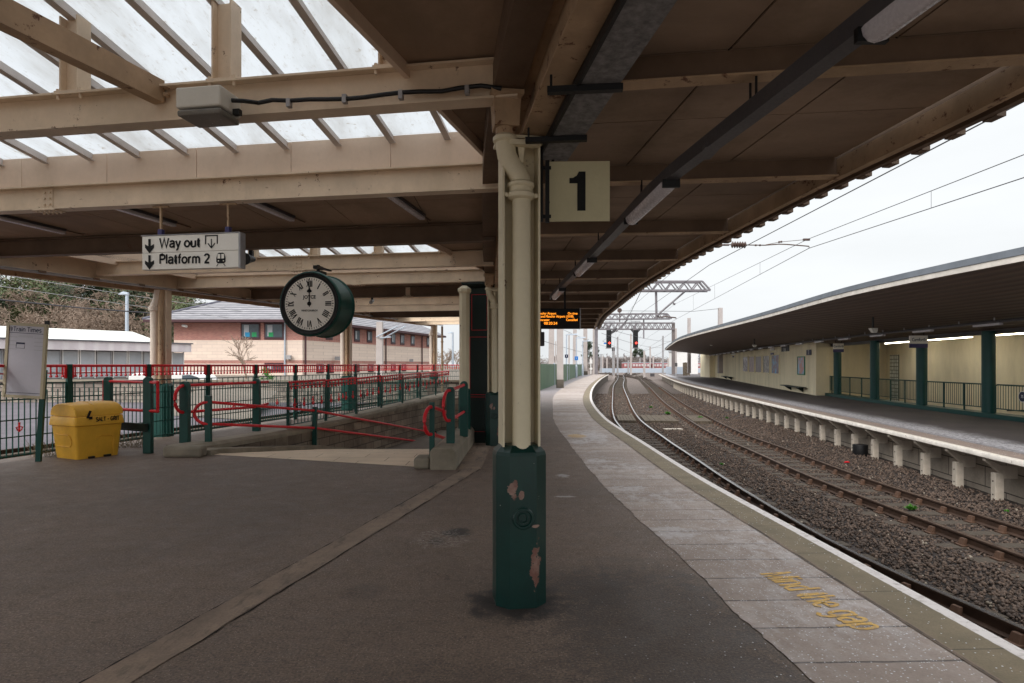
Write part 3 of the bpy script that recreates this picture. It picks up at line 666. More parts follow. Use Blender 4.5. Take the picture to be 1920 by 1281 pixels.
t = thing('retaining_wall', 'stained concrete block wall beside the ramp with a sloping parapet', 'wall', (LW(18), 18, 0))
mb = MB(); ysw = frange(11.75, 27.5, .75)
mb.hull([[(LW(y)-.42, y, PZ(y)-.14), (LW(y)-.03, y, PZ(y)-.14), (LW(y)-.03, y, -3.2), (LW(y)-.42, y, -3.2)] for y in ysw]); mb.build('wall', M_['ramp_stone'], t)
mb = MB(); mb.hull([[(LW(y)-.46, y, PZ(y)), (LW(y)-.03, y, PZ(y)+.0), (LW(y)+.03, y, PZ(y)-.06), (LW(y)+.03, y, PZ(y)-.15), (LW(y)-.46, y, PZ(y)-.15)] for y in [11.45]+ysw]); mb.build('coping', M_['concrete'], t)
mb = MB(); mb.hull([[(LW(y)-.02, y, rampz(y)+.11), (LW(y)+.34, y, rampz(y)+.09), (LW(y)+.36, y, rampz(y)-.2), (LW(y)-.02, y, rampz(y)-.2)] for y in [11.5]+yr]); mb.build('kerb', M_['concrete'], t)
mb = MB(); mb.box((LW(11.3)-.02, 11.36, .10), (.72, .26, .20)); mb.build('end_block', M_['concrete'], t, bevel=.05)
t = thing('low_wall', 'low concrete wall with rounded corners on the right of the ramp', 'wall', (-1.1, 12, 0))
mb = MB(); 
def rwz(y): return .36 if y < 15 else .36
mb.hull([[(RW(y), y, rwz(y)-.07), (RW(y)+.06, y, rwz(y)), (RW(y)+.36, y, rwz(y)), (RW(y)+.42, y, rwz(y)-.08), (RW(y)+.42, y, -.3), (RW(y), y, -.3)] for y in (9.92, 10.0, 12, 14.5)]); mb.build('wall', M_['concrete'], t, bevel=.03)
mb = MB(); mb.box((RW(10)-.14, 10.2, .09), (.26, .45, .18)); mb.build('end_block', M_['concrete'], t, bevel=.04)
mb = MB(); mb.hull([[(RW(y), y, -.31), (RW(y)+.3, y, -.31), (RW(y)+.3, y, -3.2), (RW(y), y, -3.2)] for y in (11.75, 20, 26)]); mb.build('footing', M_['ramp_stone'], t)
mb = MB(); mb.hull([[(LW(26)-.4, y, .3), (RW(26)+.3, y, .3), (RW(26)+.3, y, -3.2), (LW(26)-.4, y, -3.2)] for y in (26.0, 26.4)]); mb.build('end_wall', M_['ramp_stone'], t)

# ================================================================ tracks
RP = [(-.066,0),(-.066,.014),(-.012,.03),(-.012,.115),(-.034,.125),(-.034,.148),(-.028,.155),(.028,.155),(.034,.148),(.034,.125),(.012,.115),(.012,.03),(.066,.014),(.066,0)]
RMI = [0]*14; RMI[6] = 1; RMI[5] = 1; RMI[7] = 1
def make_track(label, f, side, shine, y0, y1, ys0):
    t = thing('railway_track', label, 'railway track', (f(20), 20, ZB))
    for d in (0, side*GAUGE):
        ysr = frange(y0, 40, .8) + frange(41.5, y1, 2.5)
        pts = [offs(f, y, d) for y in ysr]
        mb = MB(); mb.sweep([(p.x, p.y, ZR-.155) for p in pts], RP, mi=RMI); mb.build('rail', [M_['railweb'], M_['shine'] if shine else M_['dull']], t)
    # sleepers with chairs
    sl_me = None; y = ys0; k = 0; rest = MB(); tr = root_loc(t)
    while y < y1:
        c = offs(f, y, side*GAUGE/2); ang = -math.atan(slope(f, y))
        if k < 100:
            if sl_me is None:
                mb = MB(); mb.box((0, 0, -.06), (2.05, .24, .12)); so_ = mb.build('sleeper', M_['sleeper'], None, bevel=.01)
                mb = MB()
                mb.box((0, 0, .012), (.30, .17, .024)); mb.hull([[(.055,-.045,.02),(.12,-.045,.02),(.12,.045,.02),(.055,.045,.02)], [(.04,-.04,.115),(.075,-.04,.115),(.075,.04,.115),(.04,.04,.115)]])
                mb.hull([[(-.12,-.06,.02),(-.055,-.06,.02),(-.055,.06,.02),(-.12,.06,.02)], [(-.085,-.05,.11),(-.04,-.05,.11),(-.04,.05,.11),(-.085,.05,.11)]])
                ch_ = mb.build('rail_chair', M_['rust'], None, bevel=.006); sl_me = so_.data; ch_me = ch_.data
            else:
                so_ = so_.copy(); COL.objects.link(so_); ch_ = ch_.copy(); COL.objects.link(ch_)
            so_.parent = t; so_.location = Vector((c.x, c.y, -.958)) - tr; so_.rotation_euler = (0, 0, ang)
            ch_.parent = so_; ch_.location = (-GAUGE/2, 0, 0)
            ch2 = ch_.copy(); COL.objects.link(ch2); ch2.location = (GAUGE/2, 0, 0)
        else:
            rest.box((c.x, c.y, -1.02), (2.05, .24, .12), rz=ang)
        y += .66; k += 1
    o = rest.build('far_sleepers', M_['sleeper'], t); o['kind'] = 'stuff'
    return t
make_track('track nearest platform one with bright polished rail heads curving away', RB, -1, True, -4, 150, 3.2)
make_track('rusty brown track with iron chairs along the far platform', RC, 1, False, -3, 150, 4.4)
def simple_track(label, pts, name='railway_track'):
    t = thing(name, label, 'railway track', (pts[0][0], pts[0][1], ZB))
    f = interp([(p[1], p[0]) for p in pts])
    for d in (-.6, .6):
        mb = MB(); ysr = frange(pts[0][1], pts[-1][1], 4); q = [offs(f, y, d) for y in ysr]
        mb.sweep([(p.x, p.y, ZR-.155) for p in q], RP, mi=RMI); mb.build('rail', [M_['railweb'], M_['dull']], t)
    mb = MB(); y = pts[0][1]
    while y < pts[-1][1]:
        c = offs(f, y, 0); mb.box((c.x, c.y, -1.02), (2.0, .25, .12), rz=-math.atan(slope(f, y))); y += .8
    mb.build('sleepers', M_['sleeper'], t)['kind'] = 'stuff'
simple_track('crossover track swinging right between the two platform tracks beyond the platform end', [(18.8,106),(22.5,128),(28.5,150),(38,185)])
simple_track('crossover track swinging left out of the far platform track', [(22.9,104),(25,125),(26,150),(26,185)])
simple_track('siding running left behind the signal gantry', [(17.2,118),(14,150),(8,190),(0,235)])
simple_track('far main line track heading straight towards the red train', [(28,150),(36,190),(47,240),(60,300)])
simple_track('far main line track on the right of the junction', [(33,120),(40,150),(52,200),(72,290)])
simple_track('far loop line left of the main line', [(26,152),(30,190),(36,240),(44,300)])

# timber crossing panels between the rails
def panel(label, y, d, f, wd, ln):
    c = offs(f, y, d); mb = MB(); ang = -math.atan(slope(f, y)); Rz = Matrix.Rotation(ang, 3, 'Z')
    n = 6
    for i in range(n):
        q = c + Rz @ Vector((-wd/2+wd*(i+.5)/n, 0, 0)); mb.box((q.x, q.y, -.915), (wd/n-.015, ln, .15), rz=ang)
    tag(mb.build('boarded_crossing', M_['timber'], None, bevel=.006), label, 'track crossing', 'boarded crossings over the tracks')
panel('boarded timber crossing between the rails of the polished track', 29.5, -.57, RB, .82, 3.2)
panel('boarded timber crossing in the gap between the two tracks', 29.5, .95, RB, 1.5, 3.2)
panel('boarded timber crossing between the rails of the rusty track', 29.3, .57, RC, .82, 3.2)

# ballast stones
def stones(name, n, region, smin, smax, seed, zb):
    rng = np.random.default_rng(seed)
    bm = bmesh.new(); bmesh.ops.create_icosphere(bm, subdivisions=1, radius=1); bv = np.array([v.co[:] for v in bm.verts]); bf = np.array([[v.index for v in f.verts] for f in bm.faces]); bm.free()
    P_ = region(rng, n); n = len(P_); nv = len(bv)
    sc = rng.uniform(smin, smax, (n, 1, 1)); an = rng.uniform(.6, 1.3, (n, 1, 3)); jit = 1 + rng.normal(0, .24, (n, nv, 1))
    V = bv[None]*sc*an*jit
    A = rng.normal(size=(n, 3, 3)); Q, _ = np.linalg.qr(A); V = np.einsum('nij,nkj->nki', Q, V)
    V = V + P_[:, None, :]
    Fc = (bf[None] + (np.arange(n)*nv)[:, None, None]).reshape(-1, 3)
    me = bpy.data.meshes.new(name); V = V.reshape(-1, 3)
    me.vertices.add(len(V)); me.vertices.foreach_set('co', V.astype(np.float32).ravel())
    me.loops.add(len(Fc)*3); me.loops.foreach_set('vertex_index', Fc.astype(np.int32).ravel())
    me.polygons.add(len(Fc)); me.polygons.foreach_set('loop_start', (np.arange(len(Fc))*3).astype(np.int32)); 
    me.update(); me.validate()
    at_ = me.attributes.new('tint', 'FLOAT_VECTOR', 'POINT'); tv = np.repeat(rng.uniform(0, 1, n), nv); at_.data.foreach_set('vector', np.repeat(tv[:, None], 3, 1).astype(np.float32).ravel())
    me.materials.append(M_['stone'])
    o = bpy.data.objects.new(name, me); COL.objects.link(o); o['kind'] = 'stuff'; o['label'] = 'brown broken stone ballast lying between and beside the rails'; o['category'] = 'ballast'
    return o
def reg_near(rng, n):
    y = 3.5 + 26*rng.uniform(0, 1, n)**1.7
    e1 = np.array([E1(q) for q in y]); e2 = np.array([E2(q) for q in y]); x = e1 + (e2+.35-e1)*rng.uniform(0, 1, n)
    # keep stones off the rail heads and sleeper tops
    rb = np.array([RB(q) for q in y]); rc = np.array([RC(q) for q in y])
    inside = ((x > rb-GAUGE-.45) & (x < rb+.45)) | ((x > rc-.45) & (x < rc+GAUGE+.45))
    ph1 = np.abs(((y-3.2)/.66+.5) % 1-.5)*.66; ph2 = np.abs(((y-4.4)/.66+.5) % 1-.5)*.66
    ph = np.where(x < (rb+rc)/2, ph1, ph2)
    keep = ~(inside & (ph < .09)); 
    heap = np.clip((x-(e2-.9))/.9, 0, 1)*.035
    z = -.985 + rng.uniform(0, .035, n) + heap + np.where(inside, -.01, .02)
    return np.stack([x, y, z], 1)[keep]
def reg_far(rng, n):
    y = 22 + 34*rng.uniform(0, 1, n); e1 = np.array([E1(q) for q in y]); e2 = np.array([E2(q) for q in y]); x = e1 + (e2+.2-e1)*rng.uniform(0, 1, n)
    return np.stack([x, y, -.985 + rng.uniform(0, .03, n)], 1)
stones('ballast_stones', 68000, reg_near, .012, .027, 5, ZB)
stones('far_ballast_stones', 9000, reg_far, .03, .055, 6, ZB)
# a low lump of ballast against the far platform wall
mb = MB(); ys = frange(2, 60, 1.0)
for_ = [[(offs(E2, y, -.5).x, y, -.985), (offs(E2, y, .1).x, y, -.965+.01*math.sin(y*3)), (offs(E2, y, .8).x, y, -.955)] for y in ys]
mb.add([p for r in for_ for p in r], [(i*3+k, i*3+k+1, i*3+k+4, i*3+k+3) for i in range(len(ys)-1) for k in range(2)])
struct(mb.build('ballast_bank', M_['ballast']))

# weeds on the track
def weed(label, p, r, n, seed, name='weed'):
    random.seed(seed); mb = MB()
    for i in range(n):
        a = random.uniform(0, 6.28); tilt = random.uniform(.2, 1.2); L = r*random.uniform(.5, 1.1); wv = L*.2
        d = Vector((math.cos(a)*math.sin(tilt), math.sin(a)*math.sin(tilt), math.cos(tilt))); sd = Vector((-math.sin(a), math.cos(a), 0))*wv
        b = Vector((random.uniform(-.35, .35)*r, random.uniform(-.35, .35)*r, 0)); m1 = b + d*L*.55; tp = b + d*L - Vector((0,0,L*.15))
        mb.add([b, m1+sd, tp, m1-sd], [(0,1,2,3)])
    o = mb.build(name, M_['leafy'], None); o.location = p; tag(o, label, 'weed', 'green weeds between the rails')
weed('bright green weed growing inside the rusty track nearest the camera', gr(1708, 956, -.95), .13, 60, 1)
weed('small green weed beside the right rail of the rusty track', gr(1626, 903, -.95), .1, 40, 2)
weed('low green weed at the right frame edge by the far platform', gr(1888, 962, -.94), .09, 36, 3)
weed('leafy weed patch inside the rusty track before its boarded crossing', gr(1312, 787, -.95), .22, 120, 4)
weed('bushy weed at the edge of the middle boarded crossing', gr(1252, 777, -.95), .2, 100, 5)
weed('weed tuft beyond the middle boarded crossing', gr(1220, 765, -.95), .16, 60, 6)
weed('small weed low beside the polished rail', gr(1353, 872, -.95), .08, 40, 7)
weed('green weed between ballast and the far platform wall', gr(1363, 785, -.95), .12, 50, 9)
mb = MB(); mb.box((0,0,0), (.75,.3,.05)); o = mb.build('manhole_cover', M_['concrete_pale'], None, bevel=.01); o.location = gr(1262, 805, -.94); tag(o, 'pale flat concrete cover lying on the ballast between the tracks', 'cover')
mb = MB(); mb.lathe([(.2,0),(.21,.02),(.2,.2),(.205,.32),(.2,.34)], 16); o = mb.build('oil_drum', M_['black'], None, smooth=True); o.location = Vector((offs(E2, 17.9, .18).x, 17.9, -.97)); tag(o, 'black drum standing against the far platform wall', 'drum')
mb = MB(); mb.tube([(-.12,0,.03),(.0,.02,.035),(.12,-.01,.03)], [.02,.035,.012], 8); o = mb.build('litter', M_['red'], None); o.scale = (.6,.6,.6); o.location = gr(1588, 868, -.92); tag(o, 'crumpled red packet on the stones by the far platform', 'litter')

# ================================================================ platform two
mb = MB(); ys = frange(-6, 112, 1.2); n = 3
rows = [[(offs(E2, y, .45).x*(1-i/n) + (C2B(y)+.25)*(i/n), y, 0) for i in range(n+1)] for y in ys]
me_o = strip('far_platform', M_['asphalt2'], E2, ys, .44, lambda y: (C2B(y)-E2(y))*.97+.3, 0, mirror=True); struct(me_o)
o = strip('far_platform_coping', None or M_['coping'], E2, frange(-6, 112, .8), .02, .6, .008, mirror=True); struct(o)
m_ = NT('far_coping'); s, d, _ = m_.sep(m_.uv); c_ = m_.mix(m_.ramp(m_.noise(2, 7), .35, .7), srgb(146, 128, 116), srgb(124, 110, 102)); c_ = m_.mix(m_.ramp(m_.noise(50, 4), .4, .7, 0, .5), c_, srgb(100, 88, 82)); c_ = specks(m_, c_, 22, .2, .25)
ed = m_.math('ADD', d, m_.math('MULTIPLY', m_.math('SUBTRACT', m_.noise(9, 7, .75), .5), .07)); c_ = m_.mix(m_.ramp(ed, .12, .10), c_, srgb(214, 204, 192)); m_.col(c_); m_.rough(.8)
o.data.materials[0] = m_.mat
mb = MB(); pts = [offs(E2, y, 0) for y in frange(-6, 112, .8)]
mb.sweep([(p.x, p.y, 0) for p in pts], [(.03,.007),(.01,.003),(0,-.012),(.005,-.085),(.02,-.10),(.6,-.10),(.6,.004)])
struct(mb.build('far_edge_nosing', P('flaking_white_edge', 240, 232, 222, rough=.8, scale=4, dirt=.3, rust=.45, rustc=srgb(104, 94, 84), bump=.6), smooth=True))
mb = MB(); pts = [offs(E2, y, .62) for y in frange(-6, 112, .8)]
mb.sweep([(p.x, p.y, 0) for p in pts], [(0,-.1),(.2,-.1),(.2,-1.1),(0,-1.1)]); struct(mb.build('far_platform_face', M_['panelwall']))
def make_support():
    t = thing('concrete_support', 'pale concrete post with a sloping bracket holding up the far platform edge', 'platform support', (0,0,0), 'concrete supports under the far platform edge')
    mb = MB(); mb.box((.30, 0, -.73), (.15, .16, .66)); mb.build('post', M_['concrete_pale'], t, bevel=.008)
    mb = MB(); mb.hull([[(.06,-.05,-.105),(.06,.05,-.105),(.06,.05,-.165),(.06,-.05,-.165)], [(.44,-.06,-.30),(.44,.06,-.30),(.44,.06,-.50),(.44,-.06,-.50)]][::-1]); mb.box((.5,0,-.38),(.24,.12,.24)); mb.build('bracket', M_['concrete_pale'], t, bevel=.006)
    mb = MB()
    for z in (-.56, -.82): mb.tube([(.215,0,z),(.228,0,z)], .014, 8)
    mb.build('bolts', M_['black'], t)
    return t
sup = make_support(); k = 0; y = 9.3
while y < 70:
    p = offs(E2, y, 0); ang = -math.atan(slope(E2, y))
    if k == 0: sup.location = p; sup.rotation_euler = (0,0,ang); ROOT[sup.name] = tuple(p)
    else: dup(sup, p, ang)
    y += 1.33 if y < 24 else (1.33 if y < 45 else 1.9); k += 1
# ================================================================ platform one canopy
A0 = Vector((0, 4.3, 0)); CV = Vector((-.98744, .158, 0)); FV = Vector((.158, .98744, 0))
def W(c, f, z): q = A0 + CV*c + FV*f; return Vector((q.x, q.y, z))
def csolve(f, fn, lo, hi):
    for _ in range(50):
        m = (lo+hi)/2; q = W(m, f, 0)
        if q.x > fn(q.y): lo = m
        else: hi = m
    return (lo+hi)/2
cR = lambda f: csolve(f, M1, -4, 4)
cL = lambda f: csolve(f, L1, 0, 20)
PER = 7.0; ZC = 3.85; ZBB, ZBT = 3.55, 3.83
FA, FB, FC = 0.0, 2.15, 4.8
can = thing('platform_canopy', 'cream steel canopy with rooflights and boarded soffits over platform one', 'canopy', (0, 13, 3.3))
FEND = 25.5
def sR(k, f): return .78 - .123*(f-k*PER) + (cR(k*PER)-cR(0))
def sL(f): return cL(f) - .55
# ---- soffit boards
mb = MB(); back = MB()
def panelrow(f0, f1, cf0, cf1, step=1.25):
    n = max(1, int(round((cf1((f0+f1)/2)-cf0((f0+f1)/2))/step))); g = .006
    for i in range(n):
        q = []
        for f, i0 in ((f0+g, i), (f0+g, i+1), (f1-g, i+1), (f1-g, i)):
            a = cf0(f); b = cf1(f); c = a+(b-a)*i0/n; c += g if i0 == i else -g; q.append(W(c, f, ZC))
        mb.add(q + [p+Vector((0,0,.012)) for p in q], [(3,2,1,0),(4,5,6,7),(0,1,5,4),(1,2,6,5),(2,3,7,6),(3,0,4,7)])
    q = [W(cf0(f0), f0, ZC+.02), W(cf1(f0), f0, ZC+.02), W(cf1(f1), f1, ZC+.02), W(cf0(f1), f1, ZC+.02)]
    back.add(q + [p+Vector((0,0,.08)) for p in q], [(3,2,1,0),(4,5,6,7),(0,1,5,4),(1,2,6,5),(2,3,7,6),(3,0,4,7)])
cRm = lambda f: cR(f)-.12
for k in range(-1, 4):
    fb = k*PER+FB; fc = k*PER+FC
    f0 = fb+.034; f1 = min(fc, FEND)-.002
    if f0 < FEND:
        if k == -1: f0 = -8.5
        nf = max(1, int(round((f1-f0)/1.3)))
        for i in range(nf): panelrow(f0+(f1-f0)*i/nf, f0+(f1-f0)*(i+1)/nf, cRm, cL)
    if k < 3:
        f0 = fc+.034; f1 = fb+PER-.002; kk = k+1
        nf = 4
        for i in range(nf):
            a = f0+(f1-f0)*i/nf; b = f0+(f1-f0)*(i+1)/nf
            panelrow(a, b, cRm, lambda f: sR(kk, f), 9); panelrow(a, b, sL, cL, 9)
mb.build('soffit', M_['soffit'], can); back.build('roof_deck', M_['joint'], can)
# ---- rooflights
def gz(k, f): return 4.20 + .147*(FB+k*PER-f)
for k in range(0, 3):
    f0 = FC-PER+k*PER; f1 = FB+k*PER
    mb = MB(); q = [W(sR(k,f0), f0, gz(k,f0)), W(sL(f0), f0, gz(k,f0)), W(sL(f1), f1, gz(k,f1)), W(sR(k,f1), f1, gz(k,f1))]
    mb.add(q + [p+Vector((0,0,.012)) for p in q], [(3,2,1,0),(4,5,6,7),(0,1,5,4),(1,2,6,5),(2,3,7,6),(3,0,4,7)])
    sk = mb.build('rooflight', M_['glazing'], can)
    # upstands (proud of the soffit edge)
    for nm, a, b in (('fascia', (sR(k,f1), f1), (sL(f1), f1)), ('rear_upstand', (sR(k,f0), f0), (sL(f0), f0))):
        A = W(a[0], a[1], 0); B = W(b[0], b[1], 0); mb = MB(); z1 = gz(k, a[1])-.004
        n = max(1, int((B-A).length/1.12))
        for i in range(n):
            p0 = A+(B-A)*i/n; p1 = A+(B-A)*(i+1)/n; d = (p1-p0).normalized()*.004
            p0 = p0+d; p1 = p1-d; off = FV*.03
            mb.hull([[p0+Vector((0,0,ZBT+.003)), p0+off+Vector((0,0,ZBT+.003)), p0+off+Vector((0,0,z1)), p0+Vector((0,0,z1))], [p1+Vector((0,0,ZBT+.003)), p1+off+Vector((0,0,ZBT+.003)), p1+off+Vector((0,0,z1)), p1+Vector((0,0,z1))]])
        mb.build(nm, M_['fascia'], can)
    for fn in (lambda f: sR(k, f), sL):
        mb = MB(); sg = -1 if fn is not sL else 1
        mb.hull([[W(fn(f), f, ZC-.09), W(fn(f)+sg*.04, f, ZC-.09), W(fn(f)+sg*.04, f, gz(k,f)-.003), W(fn(f), f, gz(k,f)-.003)] for f in (f0+.003, f1-.003)])
        mb.build('side_upstand', M_['fascia'], can)
    # glazing bars, every .62 m
    c = 1.0 + .31*0; c0 = .42; i = 0
    cmax = sL(f1)-.1
    c = c0
    while c < cmax:
        fa = f0+.04
        if c < sR(k, f0): # bar dies into the sloping side
            fa = max(f0+.04, k*PER + (.78+(cR(k*PER)-cR(0))-c)/.123) if c > sR(k, f1) else None
        if fa is not None and fa < f1-.3:
            b_ = MB(); z = lambda f: gz(k, f)
            p0 = W(c, fa, z(fa)-.03); p1 = W(c, f1-.01, z(f1)-.03)
            b_.bar(p0-Vector((0,0,.01)), p1-Vector((0,0,.01)), .016, .08); b_.bar(p0-Vector((0,0,.055)), p1-Vector((0,0,.055)), .07, .01); b_.bar(p0+CV*.05+Vector((0,0,.022)), p1+CV*.05+Vector((0,0,.022)), .012, .012)
            b_.build('glazing_bar', M_['barpaint'], sk)
        c += .62
# ---- cross beams
def ibeam(mb, a, b, z0, z1, fw=.15, tf=.016, tw=.014):
    a = Vector(a); b = Vector(b)
    mb.bar((a.x,a.y,z0+tf/2), (b.x,b.y,z0+tf/2), fw, tf); mb.bar((a.x,a.y,z1-tf/2), (b.x,b.y,z1-tf/2), fw, tf)
    mb.bar((a.x,a.y,(z0+z1)/2), (b.x,b.y,(z0+z1)/2), tw, z1-z0-2*tf-.002)
beams = []
for k in range(-1, 4):
    for j, fo in enumerate((FA, FB, FC)):
        f = k*PER+fo
        if f < -7.3 or f > FEND: continue
        if k >= 3 and j == 0: pass
        mb = MB(); a = W(cR(f)+.02, f, 0); b = W(cL(f)-.03, f, 0); ibeam(mb, a, b, ZBB, ZBT)
        bo = mb.build('crossbeam', M_['cream'] if j < 2 else M_['beam_dark'], can); beams.append((f, bo))
        if j == 0 and -1 < k < 3:      # posts up to the rooflight
            for i in range(5):
                c = .88+1.31*i + cR(f)-cR(0)
                if c > cL(f)-1: break
                mb = MB(); zt = gz(k, f)-.085; p = W(c, f, 0)
                for s in (-1, 1): mb.box(p + CV*s*.075 + Vector((0,0,(ZBT+.012+zt)/2)), (.012, .13, zt-ZBT-.012), rz=math.atan2(FV.y, FV.x)-math.pi/2)
                mb.box(p + Vector((0,0,(ZBT+.012+zt)/2)), (.138, .012, zt-ZBT-.012), rz=math.atan2(CV.y, CV.x))
                mb.box(p + Vector((0,0,ZBT+.006)), (.24, .15, .011), rz=math.atan2(CV.y, CV.x))
                for s in (-1, 1):
                    q = p + CV*s*.10 - FV*.055; mb.tube([q+Vector((0,0,ZBT-.05)), q+Vector((0,0,ZBT-.018))], .012, 6); mb.tube([q+Vector((0,0,ZBT+.013)), q+Vector((0,0,ZBT+.03))], .014, 6)
                mb.build('rooflight_post', M_['cream'], can)
def splice(c, f):
    mb = MB(); p = W(c, f, 0); rz = math.atan2(CV.y, CV.x); zm = (ZBB+ZBT)/2
    mb.box(p - FV*.012 + Vector((0,0,zm)), (.13, .008, .23), rz=rz); mb.box(p - FV*.0 + Vector((0,0,ZBB-.006)), (.3, .16, .011), rz=rz)
    for s in (-.035, .035):
        for z in (-.07, 0, .07):
            q = p + CV*s - FV*.016 + Vector((0,0,zm+z)); mb.tube([q, q-FV*.022], .013, 6)
    for i in range(5):
        for s in (-.05, .05):
            q = p + CV*(-.12+.06*i) + FV*s; mb.tube([q+Vector((0,0,ZBB-.03)), q+Vector((0,0,ZBB-.012))], .012, 6)
    for i in range(4):
        q = p + CV*(-.09+.06*i) - FV*.05; mb.tube([q+Vector((0,0,ZBT+.0)), q+Vector((0,0,ZBT+.016))], .012, 6); q = q + FV*0; mb.tube([q+Vector((0,0,ZBB+.016)), q+Vector((0,0,ZBB+.036))], .012, 6)
    mb.build('splice_plate', M_['cream'], can)
def c_at(u, f):           # beam coordinate of the point of beam f seen at column u
    lo, hi = -1, 20
    for _ in range(50):
        m = (lo+hi)/2; q = W(m, f, 0); uu = U0+F*q.x/q.y
        if uu > u: lo = m
        else: hi = m
    return lo
splice(c_at(92, FB), FB); splice(c_at(560, 7.0), 7.0); splice(c_at(672, 9.15), 9.15); splice(c_at(765, 11.8), 11.8); splice(c_at(822, 14.0), 14.0)
# wind brace running back from the first beam
mb = MB(); p = W(2.74, 0, 3.79) - FV*.02; q = p + Vector((-.29, -.957, 0))*4.2
mb.bar(p, q, .10, .17); 
for s in (-.03, .03): mb.tube([p+Vector((.05,-.03,s)), p+Vector((.09,-.03,s))], .018, 6)
mb.build('wind_brace', M_['cream_rust'], can)
# ---- main girder on the column line, with gutter
ysg = frange(-3, 27.5, .75)
mb = MB(); path = [(M1(y)+.095, y, 0) for y in ysg]
zb = 3.33
mb.sweep(path, [(-.085,zb),(-.085,zb+.016),(-.008,zb+.018),(-.008,zb+.33),(-.085,zb+.332),(-.085,zb+.35),(.085,zb+.35),(.085,zb+.332),(.008,zb+.33),(.008,zb+.018),(.085,zb+.016),(.085,zb)]); mb.build('main_girder', M_['cream_rust'], can)
mb = MB(); mb.sweep([(M1(y)-.06, y, 0) for y in ysg], [(-.14,3.62),(-.14,3.845),(-.12,3.845),(-.12,3.64),(.05,3.64),(.05,3.845),(.07,3.845),(.07,3.62)]); mb.build('gutter', M_['beam_dark'], can)
mb = MB(); mb.sweep([(M1(y)+.02, y, 0) for y in ysg], [(-.1,3.862),(-.1,4.0),(.3,4.0),(.3,3.55),(.27,3.55),(.27,3.862)]); mb.build('roof_kerb', M_['joint'], can)
# ---- side girder on the fence side
ysg2 = frange(2, 31.5, 1.5)
def sweepz(nm, m, dx, prof):
    mb = MB(); mb.sweep([(L1(y)+dx, y, LZ(y)) for y in ysg2], prof); mb.build(nm, m, can)
sweepz('side_girder', M_['cream'], 0, [(-.09,.06),(-.09,.08),(-.01,.082),(-.01,.41),(-.09,.412),(-.09,.43),(.09,.43),(.09,.412),(.01,.41),(.01,.082),(.09,.08),(.09,.06)])
sweepz('eaves_beam', M_['cream_rust'], -.34, [(-.04,-.05),(-.04,.12),(-.30,.16),(-.30,.45),(.28,.45),(.28,.40),(.05,.12),(.05,-.05)])
mb = MB(); mb.tube([(L1(y)+.14, y, LZ(y)+.02) for y in ysg2], .028, 8); mb.build('conduit', M_['galv'], can)
mb = MB()
for y in frange(4, 31, 1.1): mb.box((L1(y)+.12, y, LZ(y)+.035), (.12,.14,.04), rz=-.26)
mb.build('conduit_clips', M_['beam_dark'], can)
# ---- right-hand soffit, ribs, eaves
ribs = [-1.6,-.1,1.55,3.52,5.47,7.6,9.55,11.55,13.6,15.6,17.6,19.6,21.6,23.6,25.6,27.4]
def rib_ends(y):
    a = R(8.3 if y < 4.4 else (6 if y < 6 else 4.5)); x0 = M1(y)+.19; yy0 = y+.05
    x = CX(y); 
    for _ in range(5): yr_ = yy0 - (x-x0)*math.tan(a); x = CX(yr_)-.03
    return Vector((x0, yy0, 0)), Vector((x, yr_, 0))
mb = MB(); back = MB(); ZS = 3.47
edges = [rib_ends(y) for y in ribs]
for (a0, b0), (a1, b1) in zip(edges[:-1], edges[1:]):
    for j in range(2):
        p0 = a0.lerp(a1, j/2); p1 = a0.lerp(a1, (j+1)/2); q0 = b0.lerp(b1, j/2); q1 = b0.lerp(b1, (j+1)/2); n = 2 if (q0-p0).length < 2.3 else 3
        for i in range(n):
            c = [p0.lerp(q0, i/n), p0.lerp(q0, (i+1)/n), p1.lerp(q1, (i+1)/n), p1.lerp(q1, i/n)]; ctr = sum(c, Vector())/4
            c = [x + (ctr-x).normalized()*.011 for x in c]
            zz = ZS + random.uniform(-.002, .002)
            c = [Vector((x.x, x.y, zz)) for x in c]
            mb.add(c + [x+Vector((0,0,.012)) for x in c], [(3,2,1,0),(4,5,6,7),(0,1,5,4),(1,2,6,5),(2,3,7,6),(3,0,4,7)])
    c = [Vector((x.x, x.y, ZS+.022)) for x in (a0, b0, b1, a1)]; back.add(c + [x+Vector((0,0,.07)) for x in c], [(3,2,1,0),(4,5,6,7),(0,1,5,4),(1,2,6,5),(2,3,7,6),(3,0,4,7)])
mb.build('side_soffit', M_['soffit_dark'], can); back.build('side_roof_deck', M_['joint'], can)
for a, b in edges:
    mb = MB(); z0 = 3.30; d = (b-a).normalized(); nrm = Vector((-d.y, d.x, 0))
    mb.bar((a.x,a.y,z0+.006), (b.x,b.y,z0+.006), .11, .012); mb.m = 1; mb.bar((a.x,a.y,z0+.088), (b.x,b.y,z0+.088), .012, .15); mb.build('rib', [M_['cream_rust'], M_['beam_dark']], can)
mb = MB(); ysx = frange(-5, 27.6, .55)
mb.sweep([(CX(y), y, 0) for y in ysx], [(-.05,3.285),(-.05,3.295),(.0,3.297),(.0,3.47),(.012,3.47),(.012,3.285)]); mb.build('edge_beam', M_['cream_rust'], can)
mb = MB(); mb.sweep([(CX(y), y, 0) for y in ysx], [(.016,3.40),(.016,3.54),(.16,3.54),(.16,3.30),(.11,3.30),(.11,3.40)]); mb.build('eaves_trim', M_['beam_dark'], can)
s_ = -1.0
while s_ < 27.4:
    mb = MB(); p = offs(CX, s_, .19); mb.box((p.x, p.y, 3.322), (.065, .11, .06), rz=-math.atan(slope(CX, s_))); s_ += .31; mb.build('roof_sheet_end', M_['beam_dark'], can)
